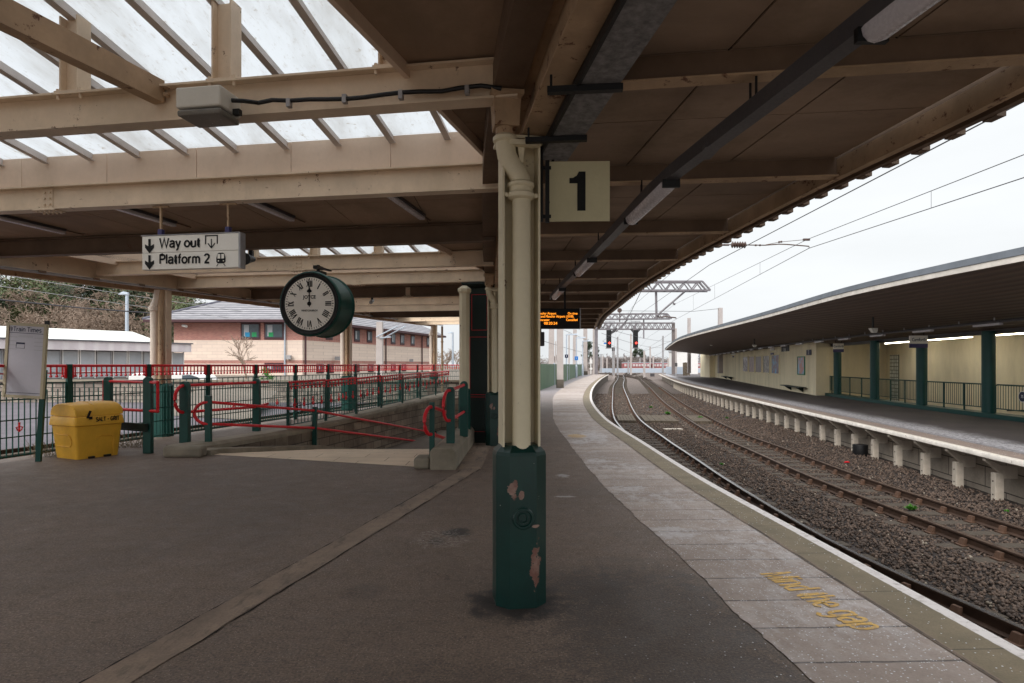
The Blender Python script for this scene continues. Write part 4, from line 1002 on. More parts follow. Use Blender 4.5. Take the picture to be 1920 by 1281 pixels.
mb = MB(); a, b = edges[-1]; mb.bar((a.x-.4,a.y,3.39), (b.x,b.y,3.39), .06, .2); mb.build('end_fascia', M_['beam_dark'], can)

# ================================================================ columns
def hcol(mb, z0, z1, wd=.27, dp=.23, t=.014):
    for s in (-1, 1): mb.box((s*(wd/2-t/2), 0, (z0+z1)/2), (t, dp, z1-z0))
    mb.box((0, .05, (z0+z1)/2), (wd-2*t-.002, t, z1-z0))
def octa(w1, cx): h = w1/2; return [(-h+cx,-h),(h-cx,-h),(h,-h+cx),(h,h-cx),(h-cx,h),(-h+cx,h),(-h,h-cx),(-h,-h+cx)]
def make_column(name, label, z1=3.32):
    t = thing(name, label, 'column', (0,0,0), 'cream iron columns along the middle of platform one')
    mb = MB(); o8 = octa(.36, .085); o8t = octa(.26, .06)
    mb.hull([[(x,y,0) for x, y in o8], [(x,y,1.06) for x, y in o8], [(x,y,1.085) for x, y in octa(.345,.08)], [(x,y,1.13) for x, y in o8t]]); base = mb.build('base', M_['greenchip'], t)
    mb = MB(); mb.M = Matrix.Translation((0,-.181,.63)) @ Matrix.Rotation(R(90), 4, 'X')
    mb.lathe([(.075,-.01),(.078,.006),(.07,.014),(.058,.014),(.052,.002),(.040,.002),(.036,.012),(.028,.012),(.024,-.002)], 24); mb.build('boss', M_['greenchip'], base, smooth=True)
    mb = MB(); hcol(mb, 1.12, z1); sh = mb.build('shaft', M_['cream_col'], t)
    mb = MB(); mb.box((0,0,z1-.012), (.34,.26,.022)); mb.hull([[(-.03,-.1,z1-.03),(.03,-.1,z1-.03),(.03,.1,z1-.03),(-.03,.1,z1-.03)], [(-.01,-.1,z1-.2),(.01,-.1,z1-.2),(.01,.1,z1-.2),(-.01,.1,z1-.2)]]); mb.box((0.02,-.13,z1-.06),(.22,.06,.035)); mb.build('cap', M_['cream_col'], t)
    dpp = MB(); dpp.tube([(.004,-.085,1.085),(.004,-.085,2.9)], .066, 20); dp = dpp.build('downpipe', M_['cream_col'], t, smooth=True)
    mb = MB(); mb.M = Matrix.Translation((0,-.085,0)); mb.lathe([(.072,2.87),(.096,2.885),(.10,2.91),(.085,2.925),(.083,2.955),(.095,2.965),(.095,2.985),(.072,3.0)], 20)
    for s in (-1, 1): mb.ball((s*.105, -.02, 2.9), .018)
    mb.build('collar', M_['cream_col'], dp, smooth=True)
    mb = MB(); pts = [(0,-.085,2.98),(-.005,-.085,3.02),(-.03,-.085,3.07),(-.07,-.085,3.12),(-.10,-.085,3.18),(-.11,-.085,3.25),(-.11,-.085,3.32)]; mb.tube(pts, .07, 18); mb.M = Matrix.Translation((-.11,-.085,0)); mb.lathe([(.075,3.27),(.09,3.28),(.09,3.305),(.075,3.32)], 18); mb.build('swan_neck', M_['cream_col'], dp, smooth=True)
    mb = MB(); ring = lambda h, z: [(-.11-h,-.085-h,z),(-.11+h,-.085-h,z),(-.11+h,-.085+h,z),(-.11-h,-.085+h,z)]
    mb.hull([ring(.085,3.37), ring(.095,3.56), ring(.115,3.58), ring(.115,3.61)]); mb.M = Matrix.Translation((-.11,-.085,0)); mb.lathe([(.07,3.31),(.072,3.37)], 14); mb.build('hopper', M_['cream_rust'], t)
    mb = MB(); mb.tube([(-.11,-.085,3.6),(-.11,-.085,3.9)], .06, 14); mb.build('outlet_pipe', M_['beam_dark'], t, smooth=True)
    return t
col1 = make_column('iron_column', 'cream iron column nearest the camera with a chipped green octagonal base')
cols = [(4.45, None), (13.0, 'second cream iron column standing beside the dark green timber panel'), (21.5, 'third cream iron column hidden behind the nearer ones'), (27.3, 'last cream iron column at the end of the canopy')]
col1.location = (M1(4.45), 4.45, 0); col1.rotation_euler = (0,0,R(9)); ROOT[col1.name] = tuple(col1.location)
for y, lb in cols[1:]: dup(col1, (M1(y), y, 0), R(6), lb)
def make_side_column():
    t = thing('side_column', 'rusty cream side column left of the brick building beyond the fence', 'column', (0,0,0), 'cream columns along the fence')
    mb = MB(); mb.hull([[(x,y,0) for x, y in octa(.40,.1)], [(x,y,1.2) for x, y in octa(.40,.1)], [(x,y,1.26) for x, y in octa(.3,.07)]]); mb.build('base', M_['green'], t)
    mb = MB(); hcol(mb, 1.25, 3.46, .22, .2); mb.M = Matrix.Translation((.09,0,0)); mb.box((0,0,2.36), (.10,.2,2.2)); mb.build('shaft', M_['cream'], t)
    mb = MB(); mb.tube([(-.12,-.16,1.25),(-.12,-.16,3.02),(-.12,-.16,3.1),(-.08,-.12,3.22),(-.06,-.1,3.46)], .085, 16); mb.M = Matrix.Translation((-.12,-.16,0)); mb.lathe([(.09,2.95),(.12,2.97),(.12,3.05),(.09,3.08)], 16); mb.build('downpipe', M_['palecream'], t, smooth=True)
    mb = MB(); mb.tube([(.03,-.15,1.25),(.03,-.15,3.02),(.02,-.12,3.2),(.05,-.1,3.46)], .06, 12); mb.build('vent_pipe', M_['cream_rust'], t, smooth=True)
    return t
sc_ = make_side_column()
sc_.location = (L1(14.6)-.1, 14.6, 0); ROOT[sc_.name] = tuple(sc_.location); sc_.rotation_euler = (0,0,R(-4))
for y, lb in ((22.8, 'cream side column seen just behind the hanging clock'), (31.0, 'cream side column at the far end of the fence')):
    q = dup(sc_, (L1(y)-.1, y, 0), R(-6), lb); q.scale = (1,1,LZ(y)/3.46)

# dark timber panel and wooden post beside the second column
Yb = 13.3
t = thing('timber_screen', 'tall dark green timber panel lined in thin red beside the second column', 'timber screen', (at(899,838,Yb).x, Yb, 0), rz=R(-9))
mb = MB(); mb.box((0,.25,1.68), (.5,.5,3.36)); bx_ = mb.build('panel', M_['darkgreen'], t, world=False)
mb = MB(); mb.hull([[(-.25,0,3.365),(.25,0,3.365),(.25,.5,3.365),(-.25,.5,3.365)], [(-.38,-.1,3.44),(.28,-.1,3.44),(.28,.6,3.44),(-.38,.6,3.44)], [(-.38,-.1,3.48),(.28,-.1,3.48),(.28,.6,3.48),(-.38,.6,3.48)]]); mb.build('cornice', M_['darkgreen'], t, world=False)
mb = MB()
for x0, x1, z0, z1 in ((-.17,.17,2.45,3.22),(-.21,.21,1.05,2.3),(-.21,.21,.25,1.0)):
    for xx in (x0, x1): mb.box((xx,-.006,(z0+z1)/2), (.008,.008,z1-z0))
    for zz in (z0, z1): mb.box(((x0+x1)/2,-.006,zz), (x1-x0,.006,.008))
mb.build('red_lining', M_['red'], t, world=False)
t = thing('wooden_post', 'cream octagonal wooden post with a moulded cap and dark green foot', 'post', (at(871,835,12.9).x, 12.9, 0))
mb = MB(); mb.hull([[(x,y,1.2) for x, y in octa(.21,.06)], [(x,y,3.22) for x, y in octa(.21,.06)]]); mb.build('shaft', M_['cream_col'], t, world=False)
mb = MB(); mb.hull([[(x,y,3.2) for x, y in octa(.22,.06)], [(x,y,3.24) for x, y in octa(.27,.07)], [(x,y,3.29) for x, y in octa(.27,.07)], [(x,y,3.36) for x, y in octa(.1,.03)]]); mb.build('cap', M_['cream_col'], t, world=False)
mb = MB(); mb.hull([[(x,y,0) for x, y in octa(.25,.07)], [(x,y,1.16) for x, y in octa(.25,.07)], [(x,y,1.2) for x, y in octa(.21,.06)]]); mb.build('foot', M_['green'], t, world=False)

# ================================================================ things under the canopy
# cable trunking with its lamps
tr_ = interp([(-1,1.93),(2.5,1.49),(3.5,1.35),(4.8,1.175),(6.3,1.11),(8.26,1.03),(11.9,.88),(13.2,.84)])
t = thing('lighting_trunking', 'dark grey lighting trunking hung on rods under the right-hand soffit', 'trunking', (tr_(5), 5, 3.1))
mb = MB(); mb.sweep([(tr_(y), y, 3.13) for y in frange(-1, 13, .5)], [(-.046,-.045),(-.046,.045),(.046,.045),(.046,-.045)]); mb.build('trunking', M_['trunk'], t)
for y in (3.95, 7.0, 9.9): mb = MB(); mb.box((tr_(y), y+.07, 3.10), (.10,.24,.03)); mb.build('joint_cover', M_['trunk'], t)
mb = MB()
for y in ribs:
    if y < 13 and y > 0:
        for e in (-.05, .05): 
            mb = MB(); yy = y - .07 + e*1.0; mb.tube([(tr_(yy)+e*.2, yy, 3.17), (tr_(yy)+e*.2, yy, 3.31)], .007, 6); mb.build('hanger_rod', M_['black'], t)
def lamp(label, y0, y1):
    t = thing('strip_lamp', label, 'strip lamp', (tr_((y0+y1)/2), (y0+y1)/2, 3.05), 'strip lamps under the trunking')
    mb = MB(); ring = []; N = 6; yy = [y0, y0+.03, y1-.03, y1]
    for i, y in enumerate(yy):
        e = .88 if i in (0, 3) else 1; ring.append([(tr_(y)+.06*e*math.cos(math.pi+math.pi*j/6), y, 3.082-.07*e*math.sin(math.pi*j/6)) for j in range(7)])
    mb.hull(ring); mb.build('diffuser', M_['diffuser'], t, smooth=True)
    for y in (y0-.015, y1+.015): mb = MB(); mb.box((tr_(y), y, 3.06), (.13,.03,.06)); mb.build('end_cap', M_['black'], t)
lamp('strip lamp overhead at the top edge of the picture, largest of the row', 1.35, 2.52)
lamp('strip lamp to the right of the number 1 sign', 4.62, 5.8)
lamp('strip lamp above and before the departure screen', 8.0, 9.2)
lamp('farthest strip lamp at the end of the trunking', 11.1, 12.5)
# galvanised cable tray under the girder
t = thing('cable_tray', 'speckled galvanised cable tray on black brackets beside the girder', 'cable tray', (.34, 3, 3.28))
mb = MB(); gy = lambda y: .345 - .138*(y-4.5)
mb.sweep([(gy(y), y, 3.27) for y in (-1.5, 1, 3, 4.72)], [(-.11,0),(-.11,.06),(-.10,.06),(-.10,.01),(.10,.01),(.10,.06),(.11,.06),(.11,0)]); mb.build('tray', M_['tray'], t)
mb = MB(); mb.sweep([(gy(y)-.118, y, 3.265) for y in (-1.5, 1, 3, 4.72)], [(-.012,-.005),(-.012,.05),(.006,.05),(.006,-.005)]); mb.tube([(gy(4.7), 4.7, 3.28), (gy(4.7)-.05, 4.74, 3.1), (.27, 4.55, 2.9)], .012, 6); mb.build('cables', M_['black'], t)
for y in (3.45, 4.22):
    mb = MB(); mb.bar((gy(y)-.29, y+.02, 3.25), (gy(y)+.13, y-.02, 3.25), .045, .035); mb.tube([(gy(y)-.27, y, 3.26), (gy(y)-.27, y, 3.40)], .008, 6); mb.build('bracket', M_['black'], t)
# platform number
t = thing('platform_number_sign', 'weathered cream square sign with a black number 1 beside the nearest column', 'platform sign', (.5, 4.55, 2.98))
mb = MB(); mb.box((.5, 4.55, 2.985), (.447, .012, .443), rz=R(-2)); mb.build('board', M_['signcream'], t)
mb = MB(); mb.M = frame((.489, 4.5405, 2.985), (1, -.035, 0)); mb.add([(x*.29, y*.29, 0) for x, y in ((-.02,-.5),(.19,-.5),(.19,.5),(.02,.5),(-.03,.40),(-.13,.34),(-.22,.34),(-.22,.20),(-.02,.20))], [tuple(range(9))]); mb.build('numeral', M_['blackmatt'], t)
mb = MB(); mb.box((.262, 4.555, 2.985), (.03,.03,.46)); mb.box((.24,4.555,3.16),(.1,.02,.025)); mb.box((.24,4.555,2.80),(.1,.02,.025)); mb.tube([(.215,4.5,2.75),(.215,4.5,3.3)], .014, 8); mb.build('bracket', M_['black'], t)
# departure screen
Yd = 12.6
t = thing('departure_screen', 'black hanging departure screen with amber train times', 'departure screen', (.75, Yd, 2.62))
x1 = at(1087, 600, Yd).x; x0 = x1-1.25; zt = at(0, 578, Yd).z; zb_ = at(0, 616, Yd).z
mb = MB(); mb.box(((x0+x1)/2, Yd+.12, (zt+zb_)/2), (x1-x0, .22, zt-zb_)); mb.build('screen', M_['blackmatt'], t, bevel=.01)
mb = MB(); mb.box((x1+.012, Yd+.12, (zt+zb_)/2), (.02, .24, zt-zb_+.01)); mb.build('side_trim', M_['galv'], t)
mb = MB(); mb.box((at(1060,0,Yd).x, Yd+.12, zt+.28), (.04,.04,.55)); mb.build('hanger', M_['black'], t)
rows_ = [('Manchtr Airport', 'On time', 588), ('and Manchtr Airport (1018).', '', 593.6), ('Lancaster', 'Cancelled', 600)]
for a, b, v in rows_:
    z = at(0, v, Yd).z
    xs = at(1043, 0, Yd).x if a.startswith('Man') else (at(1076.5, 0, Yd).x if a.startswith('and') else at(1030.5, 0, Yd).x)
    text(a, .070, M_['led'], t, frame((xs, Yd+.005, z), (1,0,0)), align='RIGHT', sx=.85, bold=.0)
    if b: text(b, .070, M_['led'], t, frame((at(1083,0,Yd).x, Yd+.005, z), (1,0,0)), align='RIGHT', sx=.85, bold=.0)
text('08:20:24', .080, M_['led'], t, frame((at(1045,0,Yd).x, Yd+.005, at(0,606.5,Yd).z), (1,0,0)), align='RIGHT', sx=1.0, bold=.0)
# hanging direction sign
B0 = W(0, FB, 0); cs0 = c_at(272, FB); 
def sign_pt(u, v):     # point on the vertical plane of beam B
    c = c_at(u, FB); q = W(c, FB, 0); return Vector((q.x, q.y, H-(v-V0)/F*q.y))
t = thing('direction_sign', 'white hanging sign pointing to Way out and Platform 2', 'direction sign', tuple(sign_pt(363, 473)))
a, b = sign_pt(272, 475), sign_pt(452, 472); zt = 3.19; zb_ = 2.78; X = (b-a).normalized(); L_ = (b-a).length; mid = (a+b)/2
zt = (sign_pt(272,443).z + sign_pt(452,440).z)/2; zb_ = (sign_pt(272,507).z+sign_pt(452,503.5).z)/2
rzs = math.atan2(X.y, X.x); fr = -FV*.05
mb = MB(); hgt = zt-zb_
for i in range(2): mb.box((mid.x, mid.y, zb_+hgt*(.25+.5*i)), (L_, .09, hgt/2-.004), rz=rzs)
mb.build('panel', M_['signwhite'], t, bevel=.004)
mb = MB(); p = a + X*(L_+.012); mb.box((p.x,p.y,(zt+zb_)/2), (.022,.10,hgt+.01), rz=rzs); mb.box((mid.x,mid.y,zt+.006), (L_+.03,.1,.008), rz=rzs); mb.build('edge_trim', M_['galv'], t)
def sp(fx, fz): q = a + X*L_*fx + fr; return Vector((q.x, q.y, zb_+hgt*fz))
zr = (.75, .26)
strokes('Way out', frame(sp(.185, .645), X), .108, M_['blackmatt'], t, width=.425*L_, th=.195)
strokes('Platform 2', frame(sp(.183, .17), X), .108, M_['blackmatt'], t, width=.525*L_, th=.195)
def flat(pts, z=0): mb.add([sp(x, y) for x, y in pts], [tuple(range(len(pts)))])
for zc_ in (.72, .24):
    mb = MB(); flat([(.068,zc_+.19),(.094,zc_+.19),(.094,zc_-.02),(.129,zc_+.04),(.129,zc_-.06),(.081,zc_-.235),(.033,zc_-.06),(.033,zc_+.04),(.068,zc_-.02)]); mb.build('down_arrow', M_['blackmatt'], t)
mb = MB()
for (x0,y0,x1,y1) in ((.665,.70,.665,.95),(.785,.70,.785,.95)): mb.bar(sp(x0,y0), sp(x1,y1), .012, .002, up=FV)
mb.bar(sp(.665-.006,.945), sp(.785+.006,.945), .002, .012); mb.bar(sp(.725,.85), sp(.725,.6), .011, .002, up=FV); mb.bar(sp(.725,.585), sp(.69,.72), .012, .002, up=FV); mb.bar(sp(.725,.585), sp(.76,.72), .012, .002, up=FV)
mb.build('exit_symbol', M_['blackmatt'], t)
mb = MB(); flat([(.775,.18),(.79,.13),(.855,.13),(.87,.18),(.87,.28),(.86,.40),(.845,.44),(.80,.44),(.785,.40),(.775,.28)]); 
for s in (-1, 1): mb.bar(sp(.8225+s*.028,.115), sp(.8225+s*.045,.05), .007, .002, up=FV)
tsy = mb.build('train_symbol', M_['blackmatt'], t)
mb = MB(); fr = -FV*.0525
for x0 in (.789, .828): flat([(x0,.27),(x0+.028,.27),(x0+.028,.40),(x0,.40)])
for x0 in (.797, .848):
    flat([(x0-.008,.20),(x0+.002,.185),(x0+.010,.20),(x0+.002,.225)])
mb.build('train_windows', M_['signwhite'], tsy)
for u in (302, 428):
    q = sign_pt(u, 440); mb = MB(); mb.bar((q.x,q.y,zt+.075), (q.x,q.y,ZBB-.005), .028, .02); mb.box((q.x,q.y,ZBB-.02),(.2,.03,.02), rz=rzs); mb.build('hanger', M_['cream_rust'], t)
    mb = MB(); mb.box((q.x,q.y,zt+.045),(.05,.05,.07), rz=rzs); mb.build('clamp', M_['purple'], t)
# clock
fD = PER; cc = c_at(617, fD); pc = W(cc, fD-.45, 0); zc_ = H - (573-V0)/F*pc.y
ck = thing('platform_clock', 'round double-faced clock with Roman numerals in a dark green drum', 'clock', (pc.x, pc.y, zc_))
Rk = .60
Mk = frame((pc.x, pc.y, zc_), -CV)       # local x right, y up, z toward viewer
Mk = frame((0,0,0), -CV)
def kmb(): b = MB(); b.M = Mk; return b
mb = kmb(); mb.lathe([(.50,-.34),(Rk-.03,-.335),(Rk,-.30),(Rk-.03,-.27),(Rk-.035,.27),(Rk,.30),(Rk-.01,.335),(.575,.345),(.56,.335)], 48); drum = mb.build('drum', M_['green'], ck, smooth=True, world=False)
mb = kmb()
prof = [(.56,.336),(.565,.35),(.545,.352),(.485,.305),(.475,.30),(.475,.336)]
n = 48; vs = []; 
for r_, z_ in prof:
    for k in range(n): th = 2*math.pi*k/n; vs.append((r_*math.cos(th), r_*math.sin(th), z_))
mb.add(vs, [(i*n+k, i*n+(k+1)%n, ((i+1)%6)*n+(k+1)%n, ((i+1)%6)*n+k) for i in range(6) for k in range(n)]); mb.build('bezel', M_['black'], ck, smooth=True, world=False)
mb = kmb(); n = 64; mb.add([(0,0,.338)] + [(.483*math.cos(2*math.pi*k/n), .483*math.sin(2*math.pi*k/n), .338) for k in range(n)], [(0, k+1, (k+1)%n+1) for k in range(n)])
dial = mb.build('dial', M_['signwhite'], ck, world=False)
for k in range(60):
    mb = kmb(); th = 2*math.pi*k/60; wd = .0085 if k % 5 else .016; d = Vector((math.sin(th), math.cos(th), 0)); mb.bar(d*.435+Vector((0,0,.341)), d*.468+Vector((0,0,.341)), wd, .002, up=(0,0,1)); mb.build('minute_mark', M_['blackmatt'], dial, world=False)
for k, s in enumerate(['XII','I','II','III','IIII','V','VI','VII','VIII','IX','X','XI']):
    th = 2*math.pi*k/12; d = Vector((math.sin(th), math.cos(th), 0)); Mt = Mk @ Matrix.Translation(d*.365+Vector((0,0,.341))) @ Matrix.Rotation(-th, 4, 'Z')
    mbn = MB(); mbn.M = Mt; ws = {'I': .03, 'V': .062, 'X': .062}; tot = sum(ws[c] for c in s); x = -tot/2
    for ch in s:
        wc = ws[ch]; cx = x+wc/2; x += wc
        if ch == 'I': mbn.bar((cx,-.058,0), (cx,.058,0), .020, .002, up=(0,0,1))
        elif ch == 'V': mbn.bar((cx-.024,.058,0), (cx,-.058,0), .021, .002, up=(0,0,1)); mbn.bar((cx+.024,.058,.0004), (cx,-.058,.0004), .011, .002, up=(0,0,1))
        else: mbn.bar((cx-.024,.058,0), (cx+.024,-.058,0), .021, .002, up=(0,0,1)); mbn.bar((cx+.024,.058,.0004), (cx-.024,-.058,.0004), .011, .002, up=(0,0,1))
    mbn.build('numeral', M_['blackmatt'], dial, world=False)
text('JOYCE', .085, M_['blackmatt'], dial, Mk @ Matrix.Translation((0,.12,.341)), bold=.025, world=False)
text('WHITCHURCH', .046, M_['blackmatt'], dial, Mk @ Matrix.Translation((0,-.125,.341)), bold=.015, world=False)
mb = kmb()
mb.add([(-.014,-.0,.348),(-.010,.2,.348),(-.045,.215,.348),(-.05,.235,.348),(-.018,.265,.348),(0,.33,.348),(.018,.265,.348),(.05,.235,.348),(.045,.215,.348),(.010,.2,.348),(.014,0,.348)], [tuple(range(11))]); mb.M = Mk @ Matrix.Translation((0,0,.344)); mb.lathe([(.038,0),(.038,.012)], 20); mb.build('hour_hand', M_['blackmatt'], ck, world=False)
mb = kmb(); mb.bar((.004,-.06,.353), (-.006,.45,.353), .013, .003, up=(0,0,1)); mb.build('minute_hand', M_['blackmatt'], ck, world=False)
zz = ZBB-zc_
mb = kmb(); mb.box((0,Rk+.01,0), (.24,.05,.2)); mb.tube([(0,Rk,0),(0,zz+.02,0)], .03, 10); mb.box((0,zz-.03,.0), (.1,.06,.22)); mb.M = None; mb.bar(Vector((0,0,zz-.015)), FV*.5+Vector((0,0,zz-.015)), .06, .025); mb.build('hanger', M_['black'], ck, world=False)
# grey junction box on the first beam with its cable
cj = 2.18; pj = W(cj, -.22, 3.565)
t = thing('lamp_box', 'pale grey emergency lamp box fixed to the first cross beam', 'lamp box', tuple(pj))
rz = math.atan2(CV.y, CV.x); 
mb = MB(); mb.box(pj+Vector((0,0,.02)), (.345,.25,.145), rz=rz); bx_ = mb.build('box', M_['grey'], t, bevel=.012)
mb = MB(); mb.box(pj+Vector((0,0,-.085)), (.335,.24,.045), rz=rz); mb.build('diffuser', P('smoky_diffuser', 120,116,108, rough=.2), t, bevel=.015)
mb = MB(); mb.box(pj+FV*.1+Vector((0,0,.1)), (.05,.03,.03), rz=rz); mb.box(pj-CV*.21+FV*.02+Vector((0,0,-.05)), (.05,.04,.04), rz=rz); mb.box(pj+FV*.145+Vector((0,0,.02)), (.2,.05,.1), rz=rz); mb.build('fixing', M_['black'], t)
pts = [pj-CV*.18+Vector((0,0,.03)), pj-CV*.26+FV*.02+Vector((0,0,.03)), W(1.86,-.11,3.615), W(1.76,-.095,3.635)]
n = 12
for i in range(1, n+1): c = 1.76-1.70*i/n; pts.append(W(c, -.09, 3.615+.009*math.sin(i*1.1)+(.02 if i > 9 else 0)-(.04 if i == n else 0)))
mb = MB(); mb.tube(pts, .016, 8); cb_ = mb.build('power_cable', M_['black'], None, smooth=True); tag(cb_, 'thick black cable clipped along the first cross beam', 'cable')
mb = MB()
for c in (1.63, 1.2, .78, .3): mb = MB(); mb.box(W(c, -.09, 3.605), (.03,.04,.06), rz=rz); mb.build('cable_clip', M_['galv'], cb_)
# fluorescent fittings on the boarded bay
def fitting(u, v, ln_, label, k=0):
    z = 3.78; Y = F*(z-H)/(V0-v); p = at(u, v, Y); d = Vector((.19, .98, 0)).normalized(); a = p-d*ln_
    t = thing('batten_lamp', label, 'batten lamp', tuple(p), 'batten lamps on the boarded soffit')
    mb = MB(); mb.bar(a+Vector((0,0,.05)), p+Vector((0,0,.05)), .10, .035); mb.build('housing', M_['trunk'], t)
    mb = MB(); mb.bar(a+Vector((0,0,.008)), p+Vector((0,0,.008)), .085, .045); mb.build('diffuser', M_['diffuser'], t, bevel=.012)
    mb = MB(); mb.tube([p+Vector((0,0,.055)), p+d*.35+Vector((0,0,.055))], .010, 6); mb.build('conduit', M_['beam_dark'], t)
fitting(120, 438, 1.25, 'batten lamp on the boarded soffit at the left frame edge')
fitting(327, 424, 1.25, 'batten lamp on the boarded soffit above the direction sign')
fitting(548, 414, 1.25, 'batten lamp on the boarded soffit between sign and clock')
fitting(792, 411, 1.25, 'batten lamp on the boarded soffit nearest the big column')
# cameras and loudspeaker
def camdome(name, label, cat, p, r, m):
    t = thing(name, label, cat, tuple(p)); mb = MB(); mb.ball(p, r, 12); mb.build('body', m, t, smooth='all')
    mb = MB(); mb.tube([p+Vector((0,0,r*.6)), p+Vector((0,0,r*3))], r*.25, 8); mb.build('bracket', M_['black'], t)
p = W(c_at(697, 11.8), 11.8, ZBB-.10); t = thing('security_camera', 'small grey security camera under the dark beam right of the clock', 'camera', tuple(p))
mb = MB(); mb.tube([p+Vector((0,-.12,-.05)), p+Vector((0,.1,.02))], .05, 12); mb.build('housing', M_['galv'], t, smooth=True); mb = MB(); mb.box(p+Vector((0,.05,.06)), (.05,.05,.1)); mb.build('bracket', M_['black'], t)
p = W(c_at(462, FC), FC+.1, ZBB-.13); t = thing('loudspeaker', 'black horn loudspeaker behind the right end of the direction sign', 'loudspeaker', tuple(p))
mb = MB(); mb.tube([p+Vector((-.02,-.16,-.03)), p+Vector((0,.02,0)), p+Vector((0,.12,.01))], [.10,.06,.045], 14); mb.build('horn', M_['black'], t, smooth=True); mb = MB(); mb.box(p+Vector((0,.05,.09)), (.06,.06,.1)); mb.build('bracket', M_['black'], t)
# ================================================================ left side: bin, notice board, fences, barriers
def anchor(mb, p, X, h=.13):
    p = Vector(p); Z = Vector((0,0,1)); w_ = .035
    mb.bar(p, p+Z*h, .018, .018); mb.ball(p+Z*(h+.012), .02, 6); mb.ball(p-Z*.004, .018, 6)
    for s in (-1, 1):
        mb.tube([p+Z*.005, p+X*s*.035+Z*.015, p+X*s*.05+Z*.055], [.011,.011,.009], 6); mb.ball(p+X*s*.05+Z*.065, .017, 6)
    mb.bar(p+Z*h*.62-X*.03, p+Z*h*.62+X*.03, .014, .014)
def fence_bay(t, P0, P1, zt, n, drop=True, hts=None, anchors=1, post=True, scroll=False, zb=None, pw=.10):
    P0 = Vector(P0); P1 = Vector(P1); d = P1-P0; X = Vector((d.x, d.y, 0)).normalized(); Z = Vector((0,0,1))
    H0 = hts
    if post:
        mb = MB(); mb.bar(P0-Z*.02, P0+Z*(H0['post']), pw*.6, pw, up=X); mb.bar(P0-X*pw*.55-Z*.0, P0-X*pw*.55+Z*(H0['bars']), .03, .05, up=X); mb.bar(P0+X*pw*.55, P0+X*pw*.55+Z*(H0['bars']), .03, .05, up=X); mb.build('post', M_['green'], t, bevel=.004)
    a = P0+X*pw*.7; b = P1-X*pw*.7
    mb = MB()
    q = lambda f, z: a+(b-a)*f+Z*z
    mb.tube([q(0,H0['top']), q(1,H0['top'])], .028, 8); mb.tube([q(0,H0['rail2']), q(1,H0['rail2'])], .012, 6)
    nd = H0['nd']
    for i in range(nd):
        f = (i+.5)/nd; mb.tube([q(f,H0['top']), q(f,H0['rail2']-.04)], .014, 6); mb.ball(q(f,H0['rail2']-.06), .030, 6)
    for f in (0, 1): mb.bar(q(f,H0['top']), q(f,H0['rail2']-.10), .02, .05, up=X)
    mb.build('red_valance', M_['red'], t)
    mb = MB()
    for z in H0['rails']: mb.bar(q(-.02,z), q(1.02,z), .014, .022)
    for i in range(n):
        f = (i+.5)/n; zt_ = H0['bars'] if i % 2 == 0 or not H0.get('alt') else H0['alt']
        p0 = q(f, .06); mb.bar(p0, q(f, zt_), .013, .016)
    o = mb.build('infill', M_['green'], t)
    for i in range(anchors):
        mb = MB(); f = (i+.5)/anchors; anchor(mb, q(f, H0['az'])-Z*0 + X.cross(Z)*.02, X, H0['ah']); mb.build('anchor_ornament', M_['red'], t)
    if scroll:
        mb = MB(); c = q(.25, H0['az']+.02)
        for rr in (.05,.085,.115): mb.tube([c+X*rr*math.cos(k*.5236)+Z*rr*math.sin(k*.5236) for k in range(13)], .007, 5)
        mb.build('scroll', M_['black'], t)
t = thing('station_fence', 'tall green railing with red top rail and drop finials along the back of platform one', 'railing', (FL(20), 20, 0))
hts = dict(post=1.71, top=1.68, rail2=1.54, bars=1.36, alt=1.24, rails=(1.36,1.08,.72,.42,.09), nd=15, az=.52, ah=.13)
yfs = [6.3, 8.15, 10.0, 11.85, 13.67, 15.45, 17.25, 19.1, 20.95, 22.8, 24.65, 26.9-.3, 28.5, 30.5]
for a, b in zip(yfs[:-1], yfs[1:]): fence_bay(t, (FL(a), a, 0), (FL(b), b, 0), 1.7, 17, hts=hts, anchors=1)
a = yfs[-1]; fence_bay(t, (FL(a), a, 0), (FL(a)+1.5, a+3.5, 0), 1.7, 17, hts=hts, anchors=2)
# railing on top of the ramp wall
t = thing('ramp_railing', 'green railing crowded with red anchor ornaments on the ramp parapet', 'railing', (LW(20)-.2, 20, .2))
yr_ = frange(15.0, 27.6, 1.8)
for i, (a, b) in enumerate(zip(yr_[:-1], yr_[1:])):
    h = 1.12 - .015*(a-15); hb = dict(post=h, top=h, rail2=h-.10, bars=h-.12, rails=(h-.12,.52,.36,.07), nd=9, az=.5, ah=.18)
    fence_bay(t, (LW(a)-.22, a, PZ(a)), (LW(b)-.22, b, PZ(b)), 1.7, 11, hts=hb, anchors=4, scroll=(i % 2 == 0), pw=.06)
def post(mb, p, z1, w_=.15): 
    mb.box((p.x, p.y, (p.z+z1)/2), (w_, w_*.75, z1-p.z)); mb.M = None
    mb.tube([(p.x, p.y-w_*.36, z1), (p.x, p.y+w_*.36, z1)], w_*.5, 12)
def barrier_posts(t, lst):
    for p, z1, w_ in lst:
        mb = MB(); post(mb, p, z1, w_); mb.build('post', M_['green'], t, bevel=.006)
